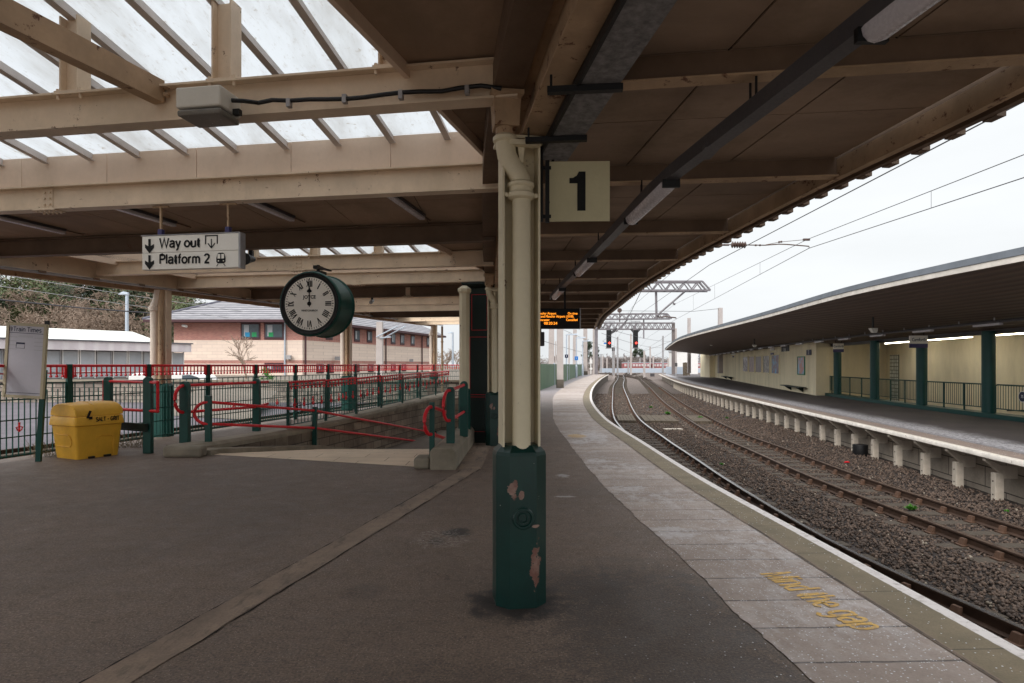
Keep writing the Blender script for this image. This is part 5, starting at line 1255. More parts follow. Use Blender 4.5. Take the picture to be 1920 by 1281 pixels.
# square barrier with kick rail beside the bin
t = thing('red_barrier', 'square red tube barrier between two thick green posts beside the yellow bin', 'barrier', (-6.9, 11.9, 0))
pA = gr(203, 842, 0); pB = gr(278, 850, 0); zt = lambda p, v: H-(v-V0)/F*p.y
barrier_posts(t, [(pA, zt(pA,713), .14), (pB, zt(pB,714), .15)])
X = (pB-pA).normalized(); z1 = zt(pB, 716.5); z0 = zt(pB, 770.5); l_ = pA-X*.14; r_ = pB+X*.29
mb = MB(); mb.tube([Vector((p.x,p.y,z)) for p, z in ((l_,z0),(l_,z1),(r_,z1),(r_,z0),(l_,z0))], .031, 10)
for p, z in ((l_,z1),(r_,z1),(r_,z0),(l_,z0)): mb.ball((p.x,p.y,z), .034, 8)
mb.build('red_rail', M_['red'], t, smooth=True)
mb = MB(); q = pB+X*.04-Vector((0,.09,0)); s = pA-X*.0-Vector((0,.09,0)); mb.bar((s.x,s.y,zt(pB,801)), (q.x,q.y,zt(pB,801)), .05, .15); mb.bar((s.x,s.y-.03,zt(pB,795)), (q.x,q.y-.03,zt(pB,795)), .03, .03); mb.bar((s.x,s.y-.03,zt(pB,807)), (q.x,q.y-.03,zt(pB,807)), .03, .03); mb.build('kick_board', M_['darkgreen'], t)
# looped barrier on the parapet
t = thing('looped_barrier', 'red looped handrail on two green posts joining the ramp railing', 'handrail', (-6.4, 12, .2))
p1 = Vector((LW(12.05)-.24, 12.05, .17)); p2 = Vector((LW(14.4)-.26, 14.4, .14)); p3 = Vector((LW(15.0)-.22, 15.0, .15))
p1 = Vector((at(347,0,12.05).x, 12.05, .17)); p2 = Vector((at(481,0,14.4).x, 14.4, .14)); p3 = Vector((at(502,0,15.0).x, 15.0, .15))
barrier_posts(t, [(p1, zt(p1,723), .17), (p2, zt(p2,716), .16)])
a = lambda p, v: Vector((p.x, p.y, zt(p, v)))
D = (p2-p1); D.z = 0; D.normalize(); zu, zl = zt(p1,723), zt(p1,773); rr = (zu-zl)/2; cen = p1-D*.06; 
loop = [Vector((cen.x-D.x*(rr*.85)*math.sin(th), cen.y-D.y*(rr*.85)*math.sin(th), (zu+zl)/2+rr*math.cos(th))) for th in [math.pi*i/10 for i in range(11)]]
mb = MB(); mb.tube([a(p3,716), a(p2,717), a(p1,723)] + loop + [a(p1,773), a(p2,763), a(p3,757)], .031, 10); mb.ball(a(p3,716), .035, 8); mb.build('red_rail', M_['red'], t, smooth=True)
# handrail of the ramp, left side, stepping down
t = thing('ramp_handrail', 'long red double handrail following the left side of the ramp downwards', 'handrail', (-5.8, 12.2, 0))
q1 = Vector((at(391,0,12.1).x, 12.1, rampz(12.1)+.1)); q2 = Vector((at(590,0,15.7).x, 15.7, rampz(15.7)+.1)); q3 = Vector((at(700,0,19.2).x+.0, 19.2, rampz(19.2)+.1)); q4 = Vector((LW(24.5)+.2, 24.5, rampz(24.5)+.1))
for p, hgt in ((q1, zt(q1,742)), (q2, zt(q2,763)), (q4, q4.z+1.02)):
    mb = MB(); mb.box((p.x,p.y,(p.z+hgt)/2), (.11,.09,hgt-p.z)); mb.build('post', M_['green'], t, bevel=.005)
zu, zl = zt(q1,754), zt(q1,795); rr = (zu-zl)/2; D = (q2-q1); D.z = 0; D.normalize(); cen = q1-D*.02
loop = [Vector((cen.x-.24*math.sin(th), cen.y-.05*math.sin(th), (zu+zl)/2+rr*math.cos(th))) for th in [math.pi*i/10 for i in range(11)]]
mb = MB(); up = [Vector((q4.x,q4.y,q4.z+.92)), a(q2,770), a(q1,754)]; lo_ = [a(q1,795), a(q2,802.5), Vector((q4.x,q4.y,q4.z+.5))]
mb.tube(up+loop+lo_, .031, 10); mb.build('red_rail', M_['red'], t, smooth=True)
# right-hand rails by the low wall
t = thing('wall_handrail', 'short red looped handrail on green posts on top of the low ramp wall', 'handrail', (-1.15, 10.4, .3))
r1 = Vector((at(845,0,10.5).x, 10.5, .34)); r2 = Vector((at(870,0,11.6).x, 11.6, .34))
barrier_posts(t, [(r1, zt(r1,733), .14), (r2, zt(r2,722), .15)])
zu, zl = zt(r1,732), zt(r1,788); rr = (zu-zl)/2; c = Vector((r1.x-.03, r1.y-.1, 0))
loop = [Vector((c.x-.06*math.sin(th), c.y-.22*math.sin(th), (zu+zl)/2+rr*math.cos(th))) for th in [math.pi*i/10 for i in range(11)]]
mb = MB(); mb.tube([Vector((r2.x,r2.y-.05,zt(r2,722))), Vector((r1.x,r1.y,zu))]+loop+[Vector((r1.x,r1.y,zl)), Vector((r2.x,r2.y-.05,zt(r2,772)))], .027, 10); mb.build('red_rail', M_['red'], t, smooth=True)
t = thing('ramp_wall_rail', 'red looped handrail on a slim green post at the right foot of the ramp opening', 'handrail', (-1.35, 10.3, 0))
s1 = Vector((at(810,0,10.3).x, 10.3, .17)); mb = MB(); mb.box((s1.x,s1.y,(s1.z+zt(s1,754))/2), (.085,.08,zt(s1,754)-s1.z)); mb.build('post', M_['green'], t, bevel=.005)
zu, zl = zt(s1,763), zt(s1,814); rr = (zu-zl)/2; c = Vector((s1.x-.02, s1.y-.06, 0))
loop = [Vector((c.x-.07*math.sin(th), c.y-.2*math.sin(th), (zu+zl)/2+rr*math.cos(th))) for th in [math.pi*i/10 for i in range(11)]]
e1 = Vector((RW(16)-.06, 16, rampz(16)+.95)); e2 = Vector((RW(16)-.06, 16, rampz(16)+.5))
e1 = Vector((RW(13)-.06, 13.0, .66)); e2 = Vector((RW(13)-.06, 13.0, .1)); f1 = Vector((RW(22)-.06, 22, rampz(22)+.9)); f2 = Vector((RW(22)-.06, 22, rampz(22)+.45))
mb = MB(); mb.tube([f1, e1, Vector((s1.x,s1.y,zu))]+loop+[Vector((s1.x,s1.y,zl)), e2, f2], .031, 10); mb.build('red_rail', M_['red'], t, smooth=True)

# yellow grit bin
def grit_bin():
    n0 = gr(146, 862.5, 0); e = gr(219, 853, 0); ang = math.atan2(e.y-n0.y, e.x-n0.x)
    t = thing('grit_bin', 'yellow plastic salt grit bin with a domed lid beside the notice board', 'grit bin', tuple(n0), rz=ang)
    L_, D_ = .72, .68     # local x along the front (text) face, local y back to the left
    def ring(g, z, r=.05, top=0):
        x0, x1, y0, y1 = -g, L_+g, -g*.6, D_+g; pts = []
        for cx, cy, a0 in ((x0+r,y0+r,180),(x1-r,y0+r,270),(x1-r,y1-r,0),(x0+r,y1-r,90)):
            for i in range(4): th = R(a0+i*30); pts.append((cx+r*math.cos(th), cy+r*math.sin(th), z))
        return pts
    mb = MB(); mb.hull([ring(.0,.0), ring(.006,.03), ring(.055,.585), ring(.056,.592), ring(.088,.604), ring(.090,.615), ring(.072,.755), ring(.066,.762), ring(.03,.764), ring(.03,.79)]); body = mb.build('body', M_['yellow'], t, smooth=True, world=False)
    mb = MB(); rings = []
    N = 12; g = .06
    for x, s in ((-g,.90), (-g+.012,.95), (-g+.03,.97), (.16,1.0), (.26,1.0), (.268,1.06), (.30,1.065), (.31,1.03), (.33,1.03), (.345,1.05), (L_*.8,1.05), (L_+g-.03,1.0), (L_+g-.01,.96), (L_+g,.90)):
        w0, w1 = -g*.6, D_+g; c = (w0+w1)/2; hw = (w1-w0)/2; r_ = []
        for i in range(N+1):
            th = math.pi*i/N; r_.append((x, c-hw*math.copysign(abs(math.cos(th))**.75, math.cos(th)), (.776 if s < .9 else .774)+.235*s*math.sin(th)**.72))
        rings.append(r_)
    mb.hull(rings); mb.build('lid', M_['yellow'], t, smooth=True, world=False)
    mb = MB(); mb.box((.16,-.05,.80), (.03,.025,.14), rot=Matrix.Rotation(R(22),3,'Y')); mb.box((.18,-.068,.735), (.045,.03,.05)); mb.build('latch', M_['black'], t, world=False)
    tilt = Vector((0, -.028, .145)).normalized()
    strokes('SALT - GRIT', frame((.275,-.0585,.665), (1,0,0), (0,.02,1)),   .075, M_['blackmatt'], t, width=.42, th=.2, world=False)
    # moulded panel lines
    mb = MB(); yf = lambda z: -.6*(.004+.061*(z-.03)/.57)-.003
    pts = [(.62,yf(.04),.04),(.60,yf(.36),.36),(.56,yf(.39),.39),(.36,yf(.39),.39),(.31,yf(.34),.34),(.30,yf(.1),.1)]; mb.tube(pts[:5], .009, 6); mb.build('moulding', M_['yellow'], body, world=False); mb = MB()
    xl = lambda z: -(.004+.061*(z-.03)/.57)-.003
    pts = [(xl(.22),.60,.22),(xl(.22),.2,.22),(xl(.27),.13,.27),(xl(.36),.13,.36),(xl(.43),.2,.43),(xl(.44),.62,.44)]; mb.tube(pts, .007, 6); mb.build('moulding', M_['yellow'], body, world=False)
    mb = MB(); mb.box((.22,-.01,.018), (.1,.06,.04)); mb.box((.50,-.01,.018), (.12,.06,.04)); mb.build('foot_slots', M_['black'], body, world=False)
grit_bin()
# train times notice board
def notice():
    b = gr(70, 866, 0); t = thing('notice_board', 'leaning train times notice board on one green post at the left edge', 'notice board', tuple(b))
    t.rotation_euler = (0, R(3.4), R(4)); Y = b.y; sc = Y/F
    zc = lambda v: H-(v-V0)*sc
    xo = lambda u, z: (u-70)*sc - math.tan(R(3.4))*z
    z0, z1 = zc(747)-.01, zc(608); w_ = 72*sc; xc = -.62*w_+.30*w_-.03
    xc = (45-70)*sc - .06
    mb = MB(); mb.box((.0,.03,.80), (.085,.05,1.62)); mb.build('post', M_['green'], t, world=False)
    mb = MB(); fw = .05; hz = z1-z0; cz = (z0+z1)/2
    mb.box((xc,0,cz), (w_,.04,hz)); fr_ = mb.build('backing', M_['signcream'], t, world=False, bevel=.004)
    mb = MB()
    for s in (-1, 1): mb.box((xc+s*(w_/2-fw/2),-.028,cz), (fw,.018,hz)); mb.box((xc,-.028,cz+s*(hz/2-fw/2)), (w_-2*fw-.002,.018,fw))
    mb.build('frame', P('beige_frame', 196,182,152, rough=.5), t, world=False, bevel=.003)
    mb = MB(); mb.box((xc,-.0225,cz), (w_-2*fw,.003,hz-2*fw)); po = mb.build('poster', P('faded_poster', 196,192,200, rough=.35, scale=1, dirt=.1), t, world=False)
    strokes('Train Times', frame((xc-.225,-.026,z1-.148), (1,0,0)), .078, M_['navy'], po, width=.47, th=.15, world=False)
    mb = MB(); 
    for s in (-1, 1): mb.bar((xc-.265+s*.014,-.026,z1-.15), (xc-.265+s*.014,-.026,z1-.07), .014, .002, up=(1,0,0)); mb.bar((xc-.265+s*.022,-.026,z1-.135), (xc-.265+s*.022,-.026,z1-.085), .012, .002, up=(1,0,0))
    mb.bar((xc-.3,-.026,z1-.175), (xc+.29,-.026,z1-.175), .002, .008); mb.bar((xc-.3,-.026,z0+.09), (xc+.29,-.026,z0+.09), .002, .008)
    mb.bar((xc-.16,-.0262,z1-.355), (xc-.02,-.0262,z1-.355), .002, .03)
    for (x0,x1,zz) in ((-.16,-.02,.44),): 
        for q in (x0, x1): mb.bar((xc+q,-.026,z1-.34), (xc+q,-.026,z1-zz), .004, .002, up=(1,0,0))
        mb.bar((xc+x0,-.026,z1-zz), (xc+x1,-.026,z1-zz), .002, .005)
    mb.build('print', M_['navy'], po, world=False)
    mb = MB(); random.seed(4)
    for cx in (-.225, .21):
        for i in range(4): mb.bar((xc+cx-.075,-.026,z1-.25-i*.07), (xc+cx+.075,-.026,z1-.25-i*.07), .002, .006)
    for i in range(3): mb.bar((xc-.13,-.026,z1-.22-i*.012), (xc+.11,-.026,z1-.22-i*.012), .002, .003)
    mb.build('fine_print', M_['galv'], po, world=False)
    mb = MB(); mb.box((.0,.03,z1+.03), (.06,.05,.07)); mb.build('post_cap', M_['black'], t, world=False)
notice()
def drystalks(label, p, seed, n=70, r=.3):
    random.seed(seed); mb = MB()
    for i in range(n):
        b = Vector((random.uniform(-r,r), random.uniform(-r*.4,r*.4), 0)); d = Vector((random.uniform(-.25,.25), random.uniform(-.15,.15), random.uniform(.1,.34)))
        mb.tube([b, b+d*.6, b+d+Vector((random.uniform(-.05,.05),0,-.02))], .004, 3, cap=False)
    o = mb.build('dry_weeds', M_['drygrass'], None); o.location = p; tag(o, label, 'weed')
drystalks('tangle of dry stalks at the fence foot right of the yellow bin', (at(240,0,12.6).x, 12.6, 0), 2)
drystalks('dry stalks at the fence foot between notice board and bin', (at(90,0,11.3).x, 11.3, 0), 3, 50)

# ================================================================ beyond the fence on the left
mb = MB(); mb.add([(-60,5,-.12),(-9.0,5,-.12),(-3.0,29.2,-.12),(-1,60,-.12),(-60,60,-.12)], [(0,1,2,3,4)]); struct(mb.build('road', M_['road']))
mb = MB(); ysv = frange(6, 31, 1); mb.add([p for y in ysv for p in ((FL(y)-2.2-.1*math.sin(y*2), y, -.113), (FL(y)-.43, y, -.10))], [(i*2, i*2+1, i*2+3, i*2+2) for i in range(len(ysv)-1)]); struct(mb.build('verge', M_['ground']))
t = thing('disused_rail', 'rusty disused rail lying in the verge behind the fence', 'rail', (FL(14)-1.2, 14, -.1)); mb = MB(); mb.sweep([(FL(y)-1.3, y, -.1) for y in frange(6, 30, 2)], RP); mb.build('rail', M_['railweb'], t)
o = None; mb = MB(); mb.hull([[(FL(y)-.75,y,-.1),(FL(y)-.55,y,-.1),(FL(y)-.55,y,.04),(FL(y)-.75,y,.04)] for y in (7, 18, 30)]); tag(mb.build('timber_baulk', M_['timber'], None), 'long timber baulk lying along the foot of the fence', 'timber')
mb = MB(); Yw = 29.5; mb.box((-16.5, Yw+.4, .38), (32, .5, 1.0)); o = mb.build('stone_wall', M_['rubble'], None); tag(o, 'low old stone wall across the road behind the fence', 'wall')
mb = MB(); mb.box((-16.5, Yw+.36, .92), (32.1, .7, .09)); mb.build('wall_coping', M_['concrete'], o)
mb = MB(); mb.add([(-80,30.2,.7),(-1,30.2,.7),(2,130,.9),(-120,130,1.5)], [(0,1,2,3)]); struct(mb.build('upper_ground', M_['ground']))
mb = MB(); mb.add([(at(300,0,22).x,22,-.1),(at(470,0,20).x,20,-.1),(at(520,0,28).x,28,.5),(at(380,0,28).x,28,.75)], [(0,1,2,3)]); struct(mb.build('gravel_slope', M_['ground']))
# low office
def office():
    t = thing('low_office', 'long low flat-fronted office with a pale ribbed fascia and a row of windows', 'building', (-25, 36, .7))
    a = at(-330, 0, 29.9); a = Vector((-33, 30.6, 0)); b = at(348, 0, 39.8); A = at(60, 0, 32.7); d = (b-A); d.z = 0; X = d.normalized(); A = b - X*26; N = Vector((X.y, -X.x, 0)); L_ = 26
    zf1 = 3.02; zf0 = 2.52; R_ = X.to_track_quat('X','Z').to_matrix()
    rz = math.atan2(X.y, X.x)
    mb = MB(); c = A+X*L_/2-N*3.5; mb.box((c.x,c.y,1.55), (L_-.5, 6.6, 1.8), rz=rz); mb.build('wall', P('office_wall',150,142,136,rough=.8), t)
    mb = MB(); c = A+X*L_/2-N*3.4; mb.box((c.x,c.y,(zf0+zf1)/2), (L_+.3, 7.6, zf1-zf0), rz=rz); mb.build('fascia', M_['fasciarib'], t)
    mb = MB(); mb.box((c.x,c.y,zf1+.04), (L_+.45, 7.8, .07), rz=rz); mb.build('roof_edge', P('grey_lead',104,104,112), t)
    mb = MB(); p0 = A+X*9.5-N*1.6; p1 = A+X*(L_-.5)-N*1.6; q0 = A+X*7-N*5.4; q1 = A+X*(L_-.6)-N*5.4; z0, z1 = zf1+.08, zf1+.95
    mb.add([(p0.x,p0.y,z0),(p1.x,p1.y,z0),(q1.x,q1.y,z1),(q0.x,q0.y,z1),((q0-N*4).x,(q0-N*4).y,z0),((q1-N*4).x,(q1-N*4).y,z0)], [(0,1,2,3),(3,2,5,4),(0,3,4),(1,5,2)]); mb.build('sheet_roof', M_['corr'], t)
    random.seed(6); n = 30
    for i in range(n):
        x0 = L_*i/n; wd = L_/n; c = A+X*(x0+wd/2)-N*.19
        mb = MB(); mb.box((c.x,c.y,1.72), (wd*.86, .04, 1.5), rz=rz); wn = mb.build('window', M_['blind'] if random.random() < .86 else M_['glass'], t)
        mb = MB(); 
        for s in (0, 1): q = A+X*(x0+wd*s+ (wd*.06 if s == 0 else -wd*.06))-N*.15; mb.box((q.x,q.y,1.72), (.05,.08,1.6), rz=rz)
        q = c+N*.03; mb.box((q.x,q.y,1.3), (wd*.84,.04,.04), rz=rz)
        mb.build('window_frame', M_['white'] if i % 3 else M_['galv'], wn)
office()
# brick office block
def block():
    t = thing('brick_building', 'two storey brick and buff block building with a hipped slate roof', 'building', (-17, 60, .5))
    Y0 = 55; a = at(326,0,Y0); b = at(567,0,Y0); c = at(817,0,84.6); ze = 5.45; zb1 = H+(V0-638)/F*Y0; zb2 = H+(V0-675.5)/F*Y0; zb3 = H+(V0-682)/F*Y0
    a.z = b.z = c.z = 0; e = a + Vector((3.0, 30, 0)); foot = [a, b, c, c+Vector((-9,5,0)), e]
    def lvl(nm, m, z0, z1, ins=0):
        mb = MB(); mb.prism([(p.x, p.y) for p in foot], z0, z1); return mb.build(nm, m, t)
    lvl('upper_wall', M_['brick'], zb1, ze); lvl('buff_wall', M_['block'], zb2, zb1); lvl('brick_band', M_['brick'], zb3, zb2); lvl('ground_floor_wall', M_['block'], .4, zb3)
    o = 1.3; ev = [a+Vector((-2.0,-o,ze)), b+Vector((1.0,-o,ze)), c+Vector((1.4,0.5,ze)), c+Vector((-9,7,ze)), e+Vector((-2.6,1,ze))]
    mb = MB(); mb.add(ev + [p+Vector((0,0,.22)) for p in ev], [(4,3,2,1,0),(0,1,6,5),(1,2,7,6),(2,3,8,7),(3,4,9,8),(4,0,5,9)]); mb.build('eaves', M_['maroon'], t)
    ev = [p+Vector((0,0,.23)) for p in ev]
    r0 = at(425, 563, 64); r1 = at(612, 563, 64); r1.z = r0.z; r2 = c+Vector((-5,3,0)); r2.z = r0.z
    mb = MB(); mb.add(ev+[r0, r1, r2], [(0,1,6,5),(1,2,7,6),(2,3,7),(3,4,5,6,7),(4,0,5)]); rf = mb.build('roof', M_['tiles'], t)
    mb = MB(); mb.tube([ev[0]+Vector((0,0,.05)), r0+Vector((0,0,.05)), r1+Vector((0,0,.05))], .12, 6); mb.build('hip_tiles', P('hip_tiles',110,108,122), rf)
    X1 = (b-a).normalized(); X2 = (c-b).normalized()
    def win(P0, X, w_, z0, z1, lit=None):
        N = Vector((X.y, -X.x, 0)); rz = math.atan2(X.y, X.x); q = P0+N*.02
        mb = MB(); mb.box((q.x,q.y,(z0+z1)/2), (w_, .06, z1-z0), rz=rz); fr_ = mb.build('window', M_['maroon'], t)
        mb = MB(); q = P0+N*.055; mb.box((q.x,q.y,(z0+z1)/2+.03), (w_-.26, .03, z1-z0-.34), rz=rz); mb.build('pane', M_['glass'], fr_)
        mb = MB(); q = P0+N*.075-X*w_*.2; mb.box((q.x,q.y,(z0+z1)/2+.05), (w_*.25,.01,z1-z0-.5), rz=rz); mb.build('blind', M_['blind'], fr_)
        if lit:
            for k, m_ in enumerate(lit): mb = MB(); q = P0+N*.08+X*(-.3+k*.7)*w_*.5; mb.box((q.x,q.y,z0+.45), (w_*.24,.01,.4), rz=rz); mb.build('crate', m_, fr_)
    zt_ = H+(V0-605.5)/F*Y0; zl_ = H+(V0-637)/F*Y0
    pc_ = P('cyan_box', 40,150,200); pg_ = P('green_box', 30,150,90)
    win(at(470,0,Y0)-Vector((0,0,at(470,0,Y0).z)), X1, 1.75, zl_, zt_, [pc_, pg_]); win(at(514,0,Y0)-Vector((0,0,at(514,0,Y0).z)), X1, 1.75, zl_, zt_, [pg_])
    Ln = (c-b).length
    for u in (617, 653, 669, 692.5, 737, 754, 773.5, 803):
        rr = (u-U0)/F; s = (rr*b.y - b.x)/(X2.x-rr*X2.y)
        if 0 < s < Ln: win(b+X2*s, X2, 1.15, zl_+.15, zt_-.05)
    for u in (514,):
        win(at(u,0,Y0)-Vector((0,0,at(u,0,Y0).z)), X1, 1.7, 1.0, H+(V0-680.5)/F*Y0)
    for u in (600, 619, 651, 668, 695, 737, 757):
        rr = (u-U0)/F; s = (rr*b.y - b.x)/(X2.x-rr*X2.y); win(b+X2*s, X2, 1.2, .9, zb3-.02)
    def dp(u, m_, first):
        rr = (u-U0)/F
        if first: p = Vector((rr*Y0, Y0, 0)); N = Vector((0,-1,0))
        else: s = (rr*b.y - b.x)/(X2.x-rr*X2.y); p = b+X2*s; N = Vector((X2.y,-X2.x,0))
        p = p+N*.12; mb = MB(); mb.tube([(p.x,p.y,.5),(p.x,p.y,ze)], .075, 8); mb.build('drainpipe', m_, t)
    dp(535, M_['bluegrey'], True); 
    for u in (571, 722, 790): dp(u, M_['maroon'], False)
    for u, v in ((543, 670), (634, 672), (772,676)):
        Yq = Y0 if u < 590 else (Y0+5 if u < 700 else 76); p = at(u, v, Yq)-Vector((0,.25,0)); mb = MB(); mb.box(p, (.45,.3,.35)); mb.build('flood_lamp', M_['galv'], t)
    p = at(347, 611, Y0)-Vector((0,.4,0)); mb = MB(); mb.tube([p, p+Vector((.5,-.3,-.1))], .12, 8); mb.build('wall_camera', M_['white'], t)
block()
# white van, road lamp
t = thing('white_van', 'white van with yellow and red rear stripes parked behind the stone wall', 'van', (at(340,0,31.5).x, 31.5, .12)); c = root_loc(t)
mb = MB(); 
prof = [(-2.2,.35),(-2.2,1.55),(-1.9,1.72),(.9,1.75),(1.35,1.55),(1.75,1.1),(2.3,1.0),(2.35,.35)]
mb.hull([[(c.x+x,c.y+s,c.z+z-.55) for x, z in prof] for s in (-.85,.85)]); mb.build('body', M_['white'], t, bevel=.05)
mb = MB(); mb.hull([[(c.x+x,c.y+s,c.z+z-.55) for x, z in ((.5,1.15),(.5,1.6),(.9,1.62),(1.3,1.5),(1.62,1.15))] for s in (-.86,.86)]); mb.build('side_window', M_['glass'], t)
for x in (-1.4, 1.5):
    mb = MB(); mb.tube([(c.x+x,c.y-.88,c.z-.2),(c.x+x,c.y+.88,c.z-.2)], .33, 14); mb.build('wheel', M_['black'], t)
mb = MB(); 
for i in range(2): mb.box((c.x+1.35+.3*i, c.y-.865, c.z+.25), (.14,.01,.4), rot=Matrix.Rotation(R(30),3,'Y'))
mb.build('stripes', P('hi_vis_yellow',230,220,40), t)
def lamppost(label, u, vtop, vbase, Y, name='lamp_post', w_=.11, arm=-.5, group=None):
    p = at(u, vbase, Y); zt_ = at(u, vtop, Y).z; t = thing(name, label, 'lamp post', tuple(p), group)
    mb = MB(); mb.tube([p, (p.x,p.y,zt_)], [w_*1.3, w_], 10); mb.build('pole', M_['bluegrey'], t)
    mb = MB(); mb.hull([[(p.x+arm*.9,p.y-.15,zt_+.02),(p.x+arm*.9,p.y+.15,zt_+.02),(p.x+arm*.9,p.y+.1,zt_+.1),(p.x+arm*.9,p.y-.1,zt_+.1)],[(p.x+arm*.3,p.y-.22,zt_-.02),(p.x+arm*.3,p.y+.22,zt_-.02),(p.x+arm*.3,p.y+.15,zt_+.24),(p.x+arm*.3,p.y-.15,zt_+.24)],[(p.x+.12,p.y-.12,zt_-.02),(p.x+.12,p.y+.12,zt_-.02),(p.x+.12,p.y+.1,zt_+.16),(p.x+.12,p.y-.1,zt_+.16)]]); mb.build('lantern', M_['bluegrey'], t, bevel=.02)
lamppost('pale street lamp rising behind the low office roof', 238, 553, 690, 46, arm=-.62)
lamppost('pale street lamp beyond the brick building', 849, 625, 690, 95, w_=.14, arm=-.9)
# hill and trees
mb = MB(); xs = frange(-190, 0, 5); ysh = frange(62, 190, 8)
def hz(x, y):
    e = max(0, min(1, (-8-.12*(y-60)-x)/26)); g = max(0, min(1, (y-62)/45)); return -1.15 + 1.9*min(1,e*6) + 11.5*(e*e*(3-2*e))*(g*g*(3-2*g)) + .5*math.sin(x*.2)*math.cos(y*.17)*e*g
mb.add([(x, y, hz(x,y)) for y in ysh for x in xs], [(j*len(xs)+i, j*len(xs)+i+1, (j+1)*len(xs)+i+1, (j+1)*len(xs)+i) for j in range(len(ysh)-1) for i in range(len(xs)-1)])
struct(mb.build('hillside', M_['hill'], smooth='all'))
def tree_mesh(seed, h, spread=.5, depth=6, nb=3, r0=None, twist=.5, trunkfrac=.25, lean=0, rmin=.0):
    rnd = random.Random(seed); tr = MB(); cr = MB(); r0 = r0 or h*.018
    def grow(p, d, L_, r, lev):
        segs = 3; pts = [p]; rs = [r]
        for i in range(segs):
            d = (d + Vector((rnd.gauss(0,.13), rnd.gauss(0,.13), rnd.gauss(.02,.08)))*twist*2*(.6 if lev == 0 else 1)).normalized(); p = p+d*L_/segs; pts.append(p); rs.append(max(rmin, r*(1-.4*(i+1)/segs)))
        tgt = tr if lev < 2 else cr
        tgt.tube(pts, rs, 7 if lev == 0 else (5 if lev < 2 else 3), cap=False)
        if lev >= depth: return
        n = nb if lev else nb+2
        for k in range(n):
            j = rnd.choice([1,2,3,3]) if lev else rnd.choice([1,2,2,3,3])
            a = rnd.uniform(0, 6.283); t_ = rnd.uniform(.35, .95)*spread*1.6; o = d.orthogonal().normalized(); o2 = d.cross(o)
            nd = (d*math.cos(t_) + (o*math.cos(a)+o2*math.sin(a))*math.sin(t_)).normalized()
            grow(pts[j], nd, L_*rnd.uniform(.55,.82), rs[j]*.62, lev+1)
    grow(Vector((0,0,-.3)), Vector((lean,0,1)).normalized(), h*trunkfrac, r0, 0)
    return tr, cr
def leaf_mesh(seed, n, shape, size):
    rnd = random.Random(seed); mb = MB(); clumps = []
    for i in range(max(6, n//60)): clumps.append(shape(rnd))
    for i in range(n):
        c = rnd.choice(clumps); p = Vector(c[:3])+Vector((rnd.gauss(0,c[3]),rnd.gauss(0,c[3]),rnd.gauss(0,c[3]*.8)))
        s = size*rnd.uniform(.5,1.3); u = Vector((rnd.gauss(0,1),rnd.gauss(0,1),rnd.gauss(0,.6))).normalized(); v = u.orthogonal().normalized()*s*.5; u = u*s
        mb.add([p-u*.5, p+v*.6, p+u*.6, p-v*.6], [(0,1,2,3)])
    return mb
def bare_tree(seed, h, label, loc, m='bark', **k):
    t = thing('bare_tree', label, 'tree', (0,0,0), 'bare winter trees'); tr, cr = tree_mesh(seed, h, **k); tr.build('trunk', M_[m], t, world=False); cr.build('crown', M_[m], t, world=False)
    t.location = loc; ROOT[t.name] = tuple(loc); return t
def bush(seed, label, loc, w_, h, m='ivy', n=2600, size=.35, name='ivy_clad_tree', cat='tree', group='evergreen growth on the hillside'):
    def shp(r):
        z = r.uniform(.05, 1)*h; k = 1-.55*(z/h)**2; return (r.uniform(-1,1)*w_*k, r.uniform(-1,1)*w_*.6*k, z, w_*.16)
    t = thing(name, label, cat, (0,0,0), group); mb = leaf_mesh(seed, n, shp, size); mb.build('foliage', M_[m], t, world=False)
    mb = MB(); mb.tube([(0,0,-.3),(.1,0,h*.5),(0,0,h*.8)], [h*.03,h*.02,.03], 6); mb.build('trunk', M_['bark_dark'], t, world=False)
    t.location = loc; ROOT[t.name] = tuple(loc); return t
protos = [bare_tree(11, 11, 'bare branching tree on the hillside above the low office', (-58, 74, hz(-58,74)), spread=.62, depth=5, nb=3, twist=.7, rmin=.03, trunkfrac=.22),
          bare_tree(23, 10, 'bare branching tree on the hillside above the low office', (-50, 70, hz(-50,70)), spread=.7, depth=5, nb=3, twist=.8, rmin=.03, trunkfrac=.24)]
ivy = [bush(31, 'ivy clad dark green growth between bare trees on the hillside', (-64, 82, hz(-64,82)), 4.2, 8, n=3200), bush(37, 'ivy clad dark green growth between bare trees on the hillside', (-48, 80, hz(-48,80)), 3.6, 7, 'ivy2', n=2800)]
random.seed(77)
lab = 'bare branching tree on the hillside above the low office'; labi = 'ivy clad dark green growth between bare trees on the hillside'
for i in range(40):
    y = random.uniform(70, 92); u = -60 + 400*i/39 + random.uniform(-14, 14); x = (u-U0)/F*y
    q = dup(protos[i % 2], (x, y, hz(x,y)-.2), random.uniform(0,6.28)); s = random.uniform(.85, 1.3); q.scale = (s*1.15, s*1.15, s)
for i in range(24):
    y = random.uniform(76, 108); u = -50 + 400*i/23 + random.uniform(-12, 12); x = (u-U0)/F*y
    q = dup(ivy[i % 2], (x, y, hz(x,y)-.3), random.uniform(0,6.28)); s = random.uniform(.7, 1.1); q.scale = (s, s, s*random.uniform(.7,1))
for i in range(7):
    y = random.uniform(100, 135); u = 815 + 13*i + random.uniform(-4,4); x = (u-U0)/F*y
    q = dup(protos[i % 2], (x, y, .8), random.uniform(0,6.28), label='bare tree on the bank beyond the fence end and brick building'); q.scale = (.75,.75,.7)
bare_tree(5, 4.0, 'slender leafless young tree in front of the brick building', at(462, 706, 41)-Vector((0,0,0)), spread=.42, depth=4, nb=3, twist=.45, trunkfrac=.34, r0=.07, rmin=.014)['group'] = ''
for o in list(bpy.data.objects):
    if o.get('group') == '': del o['group']
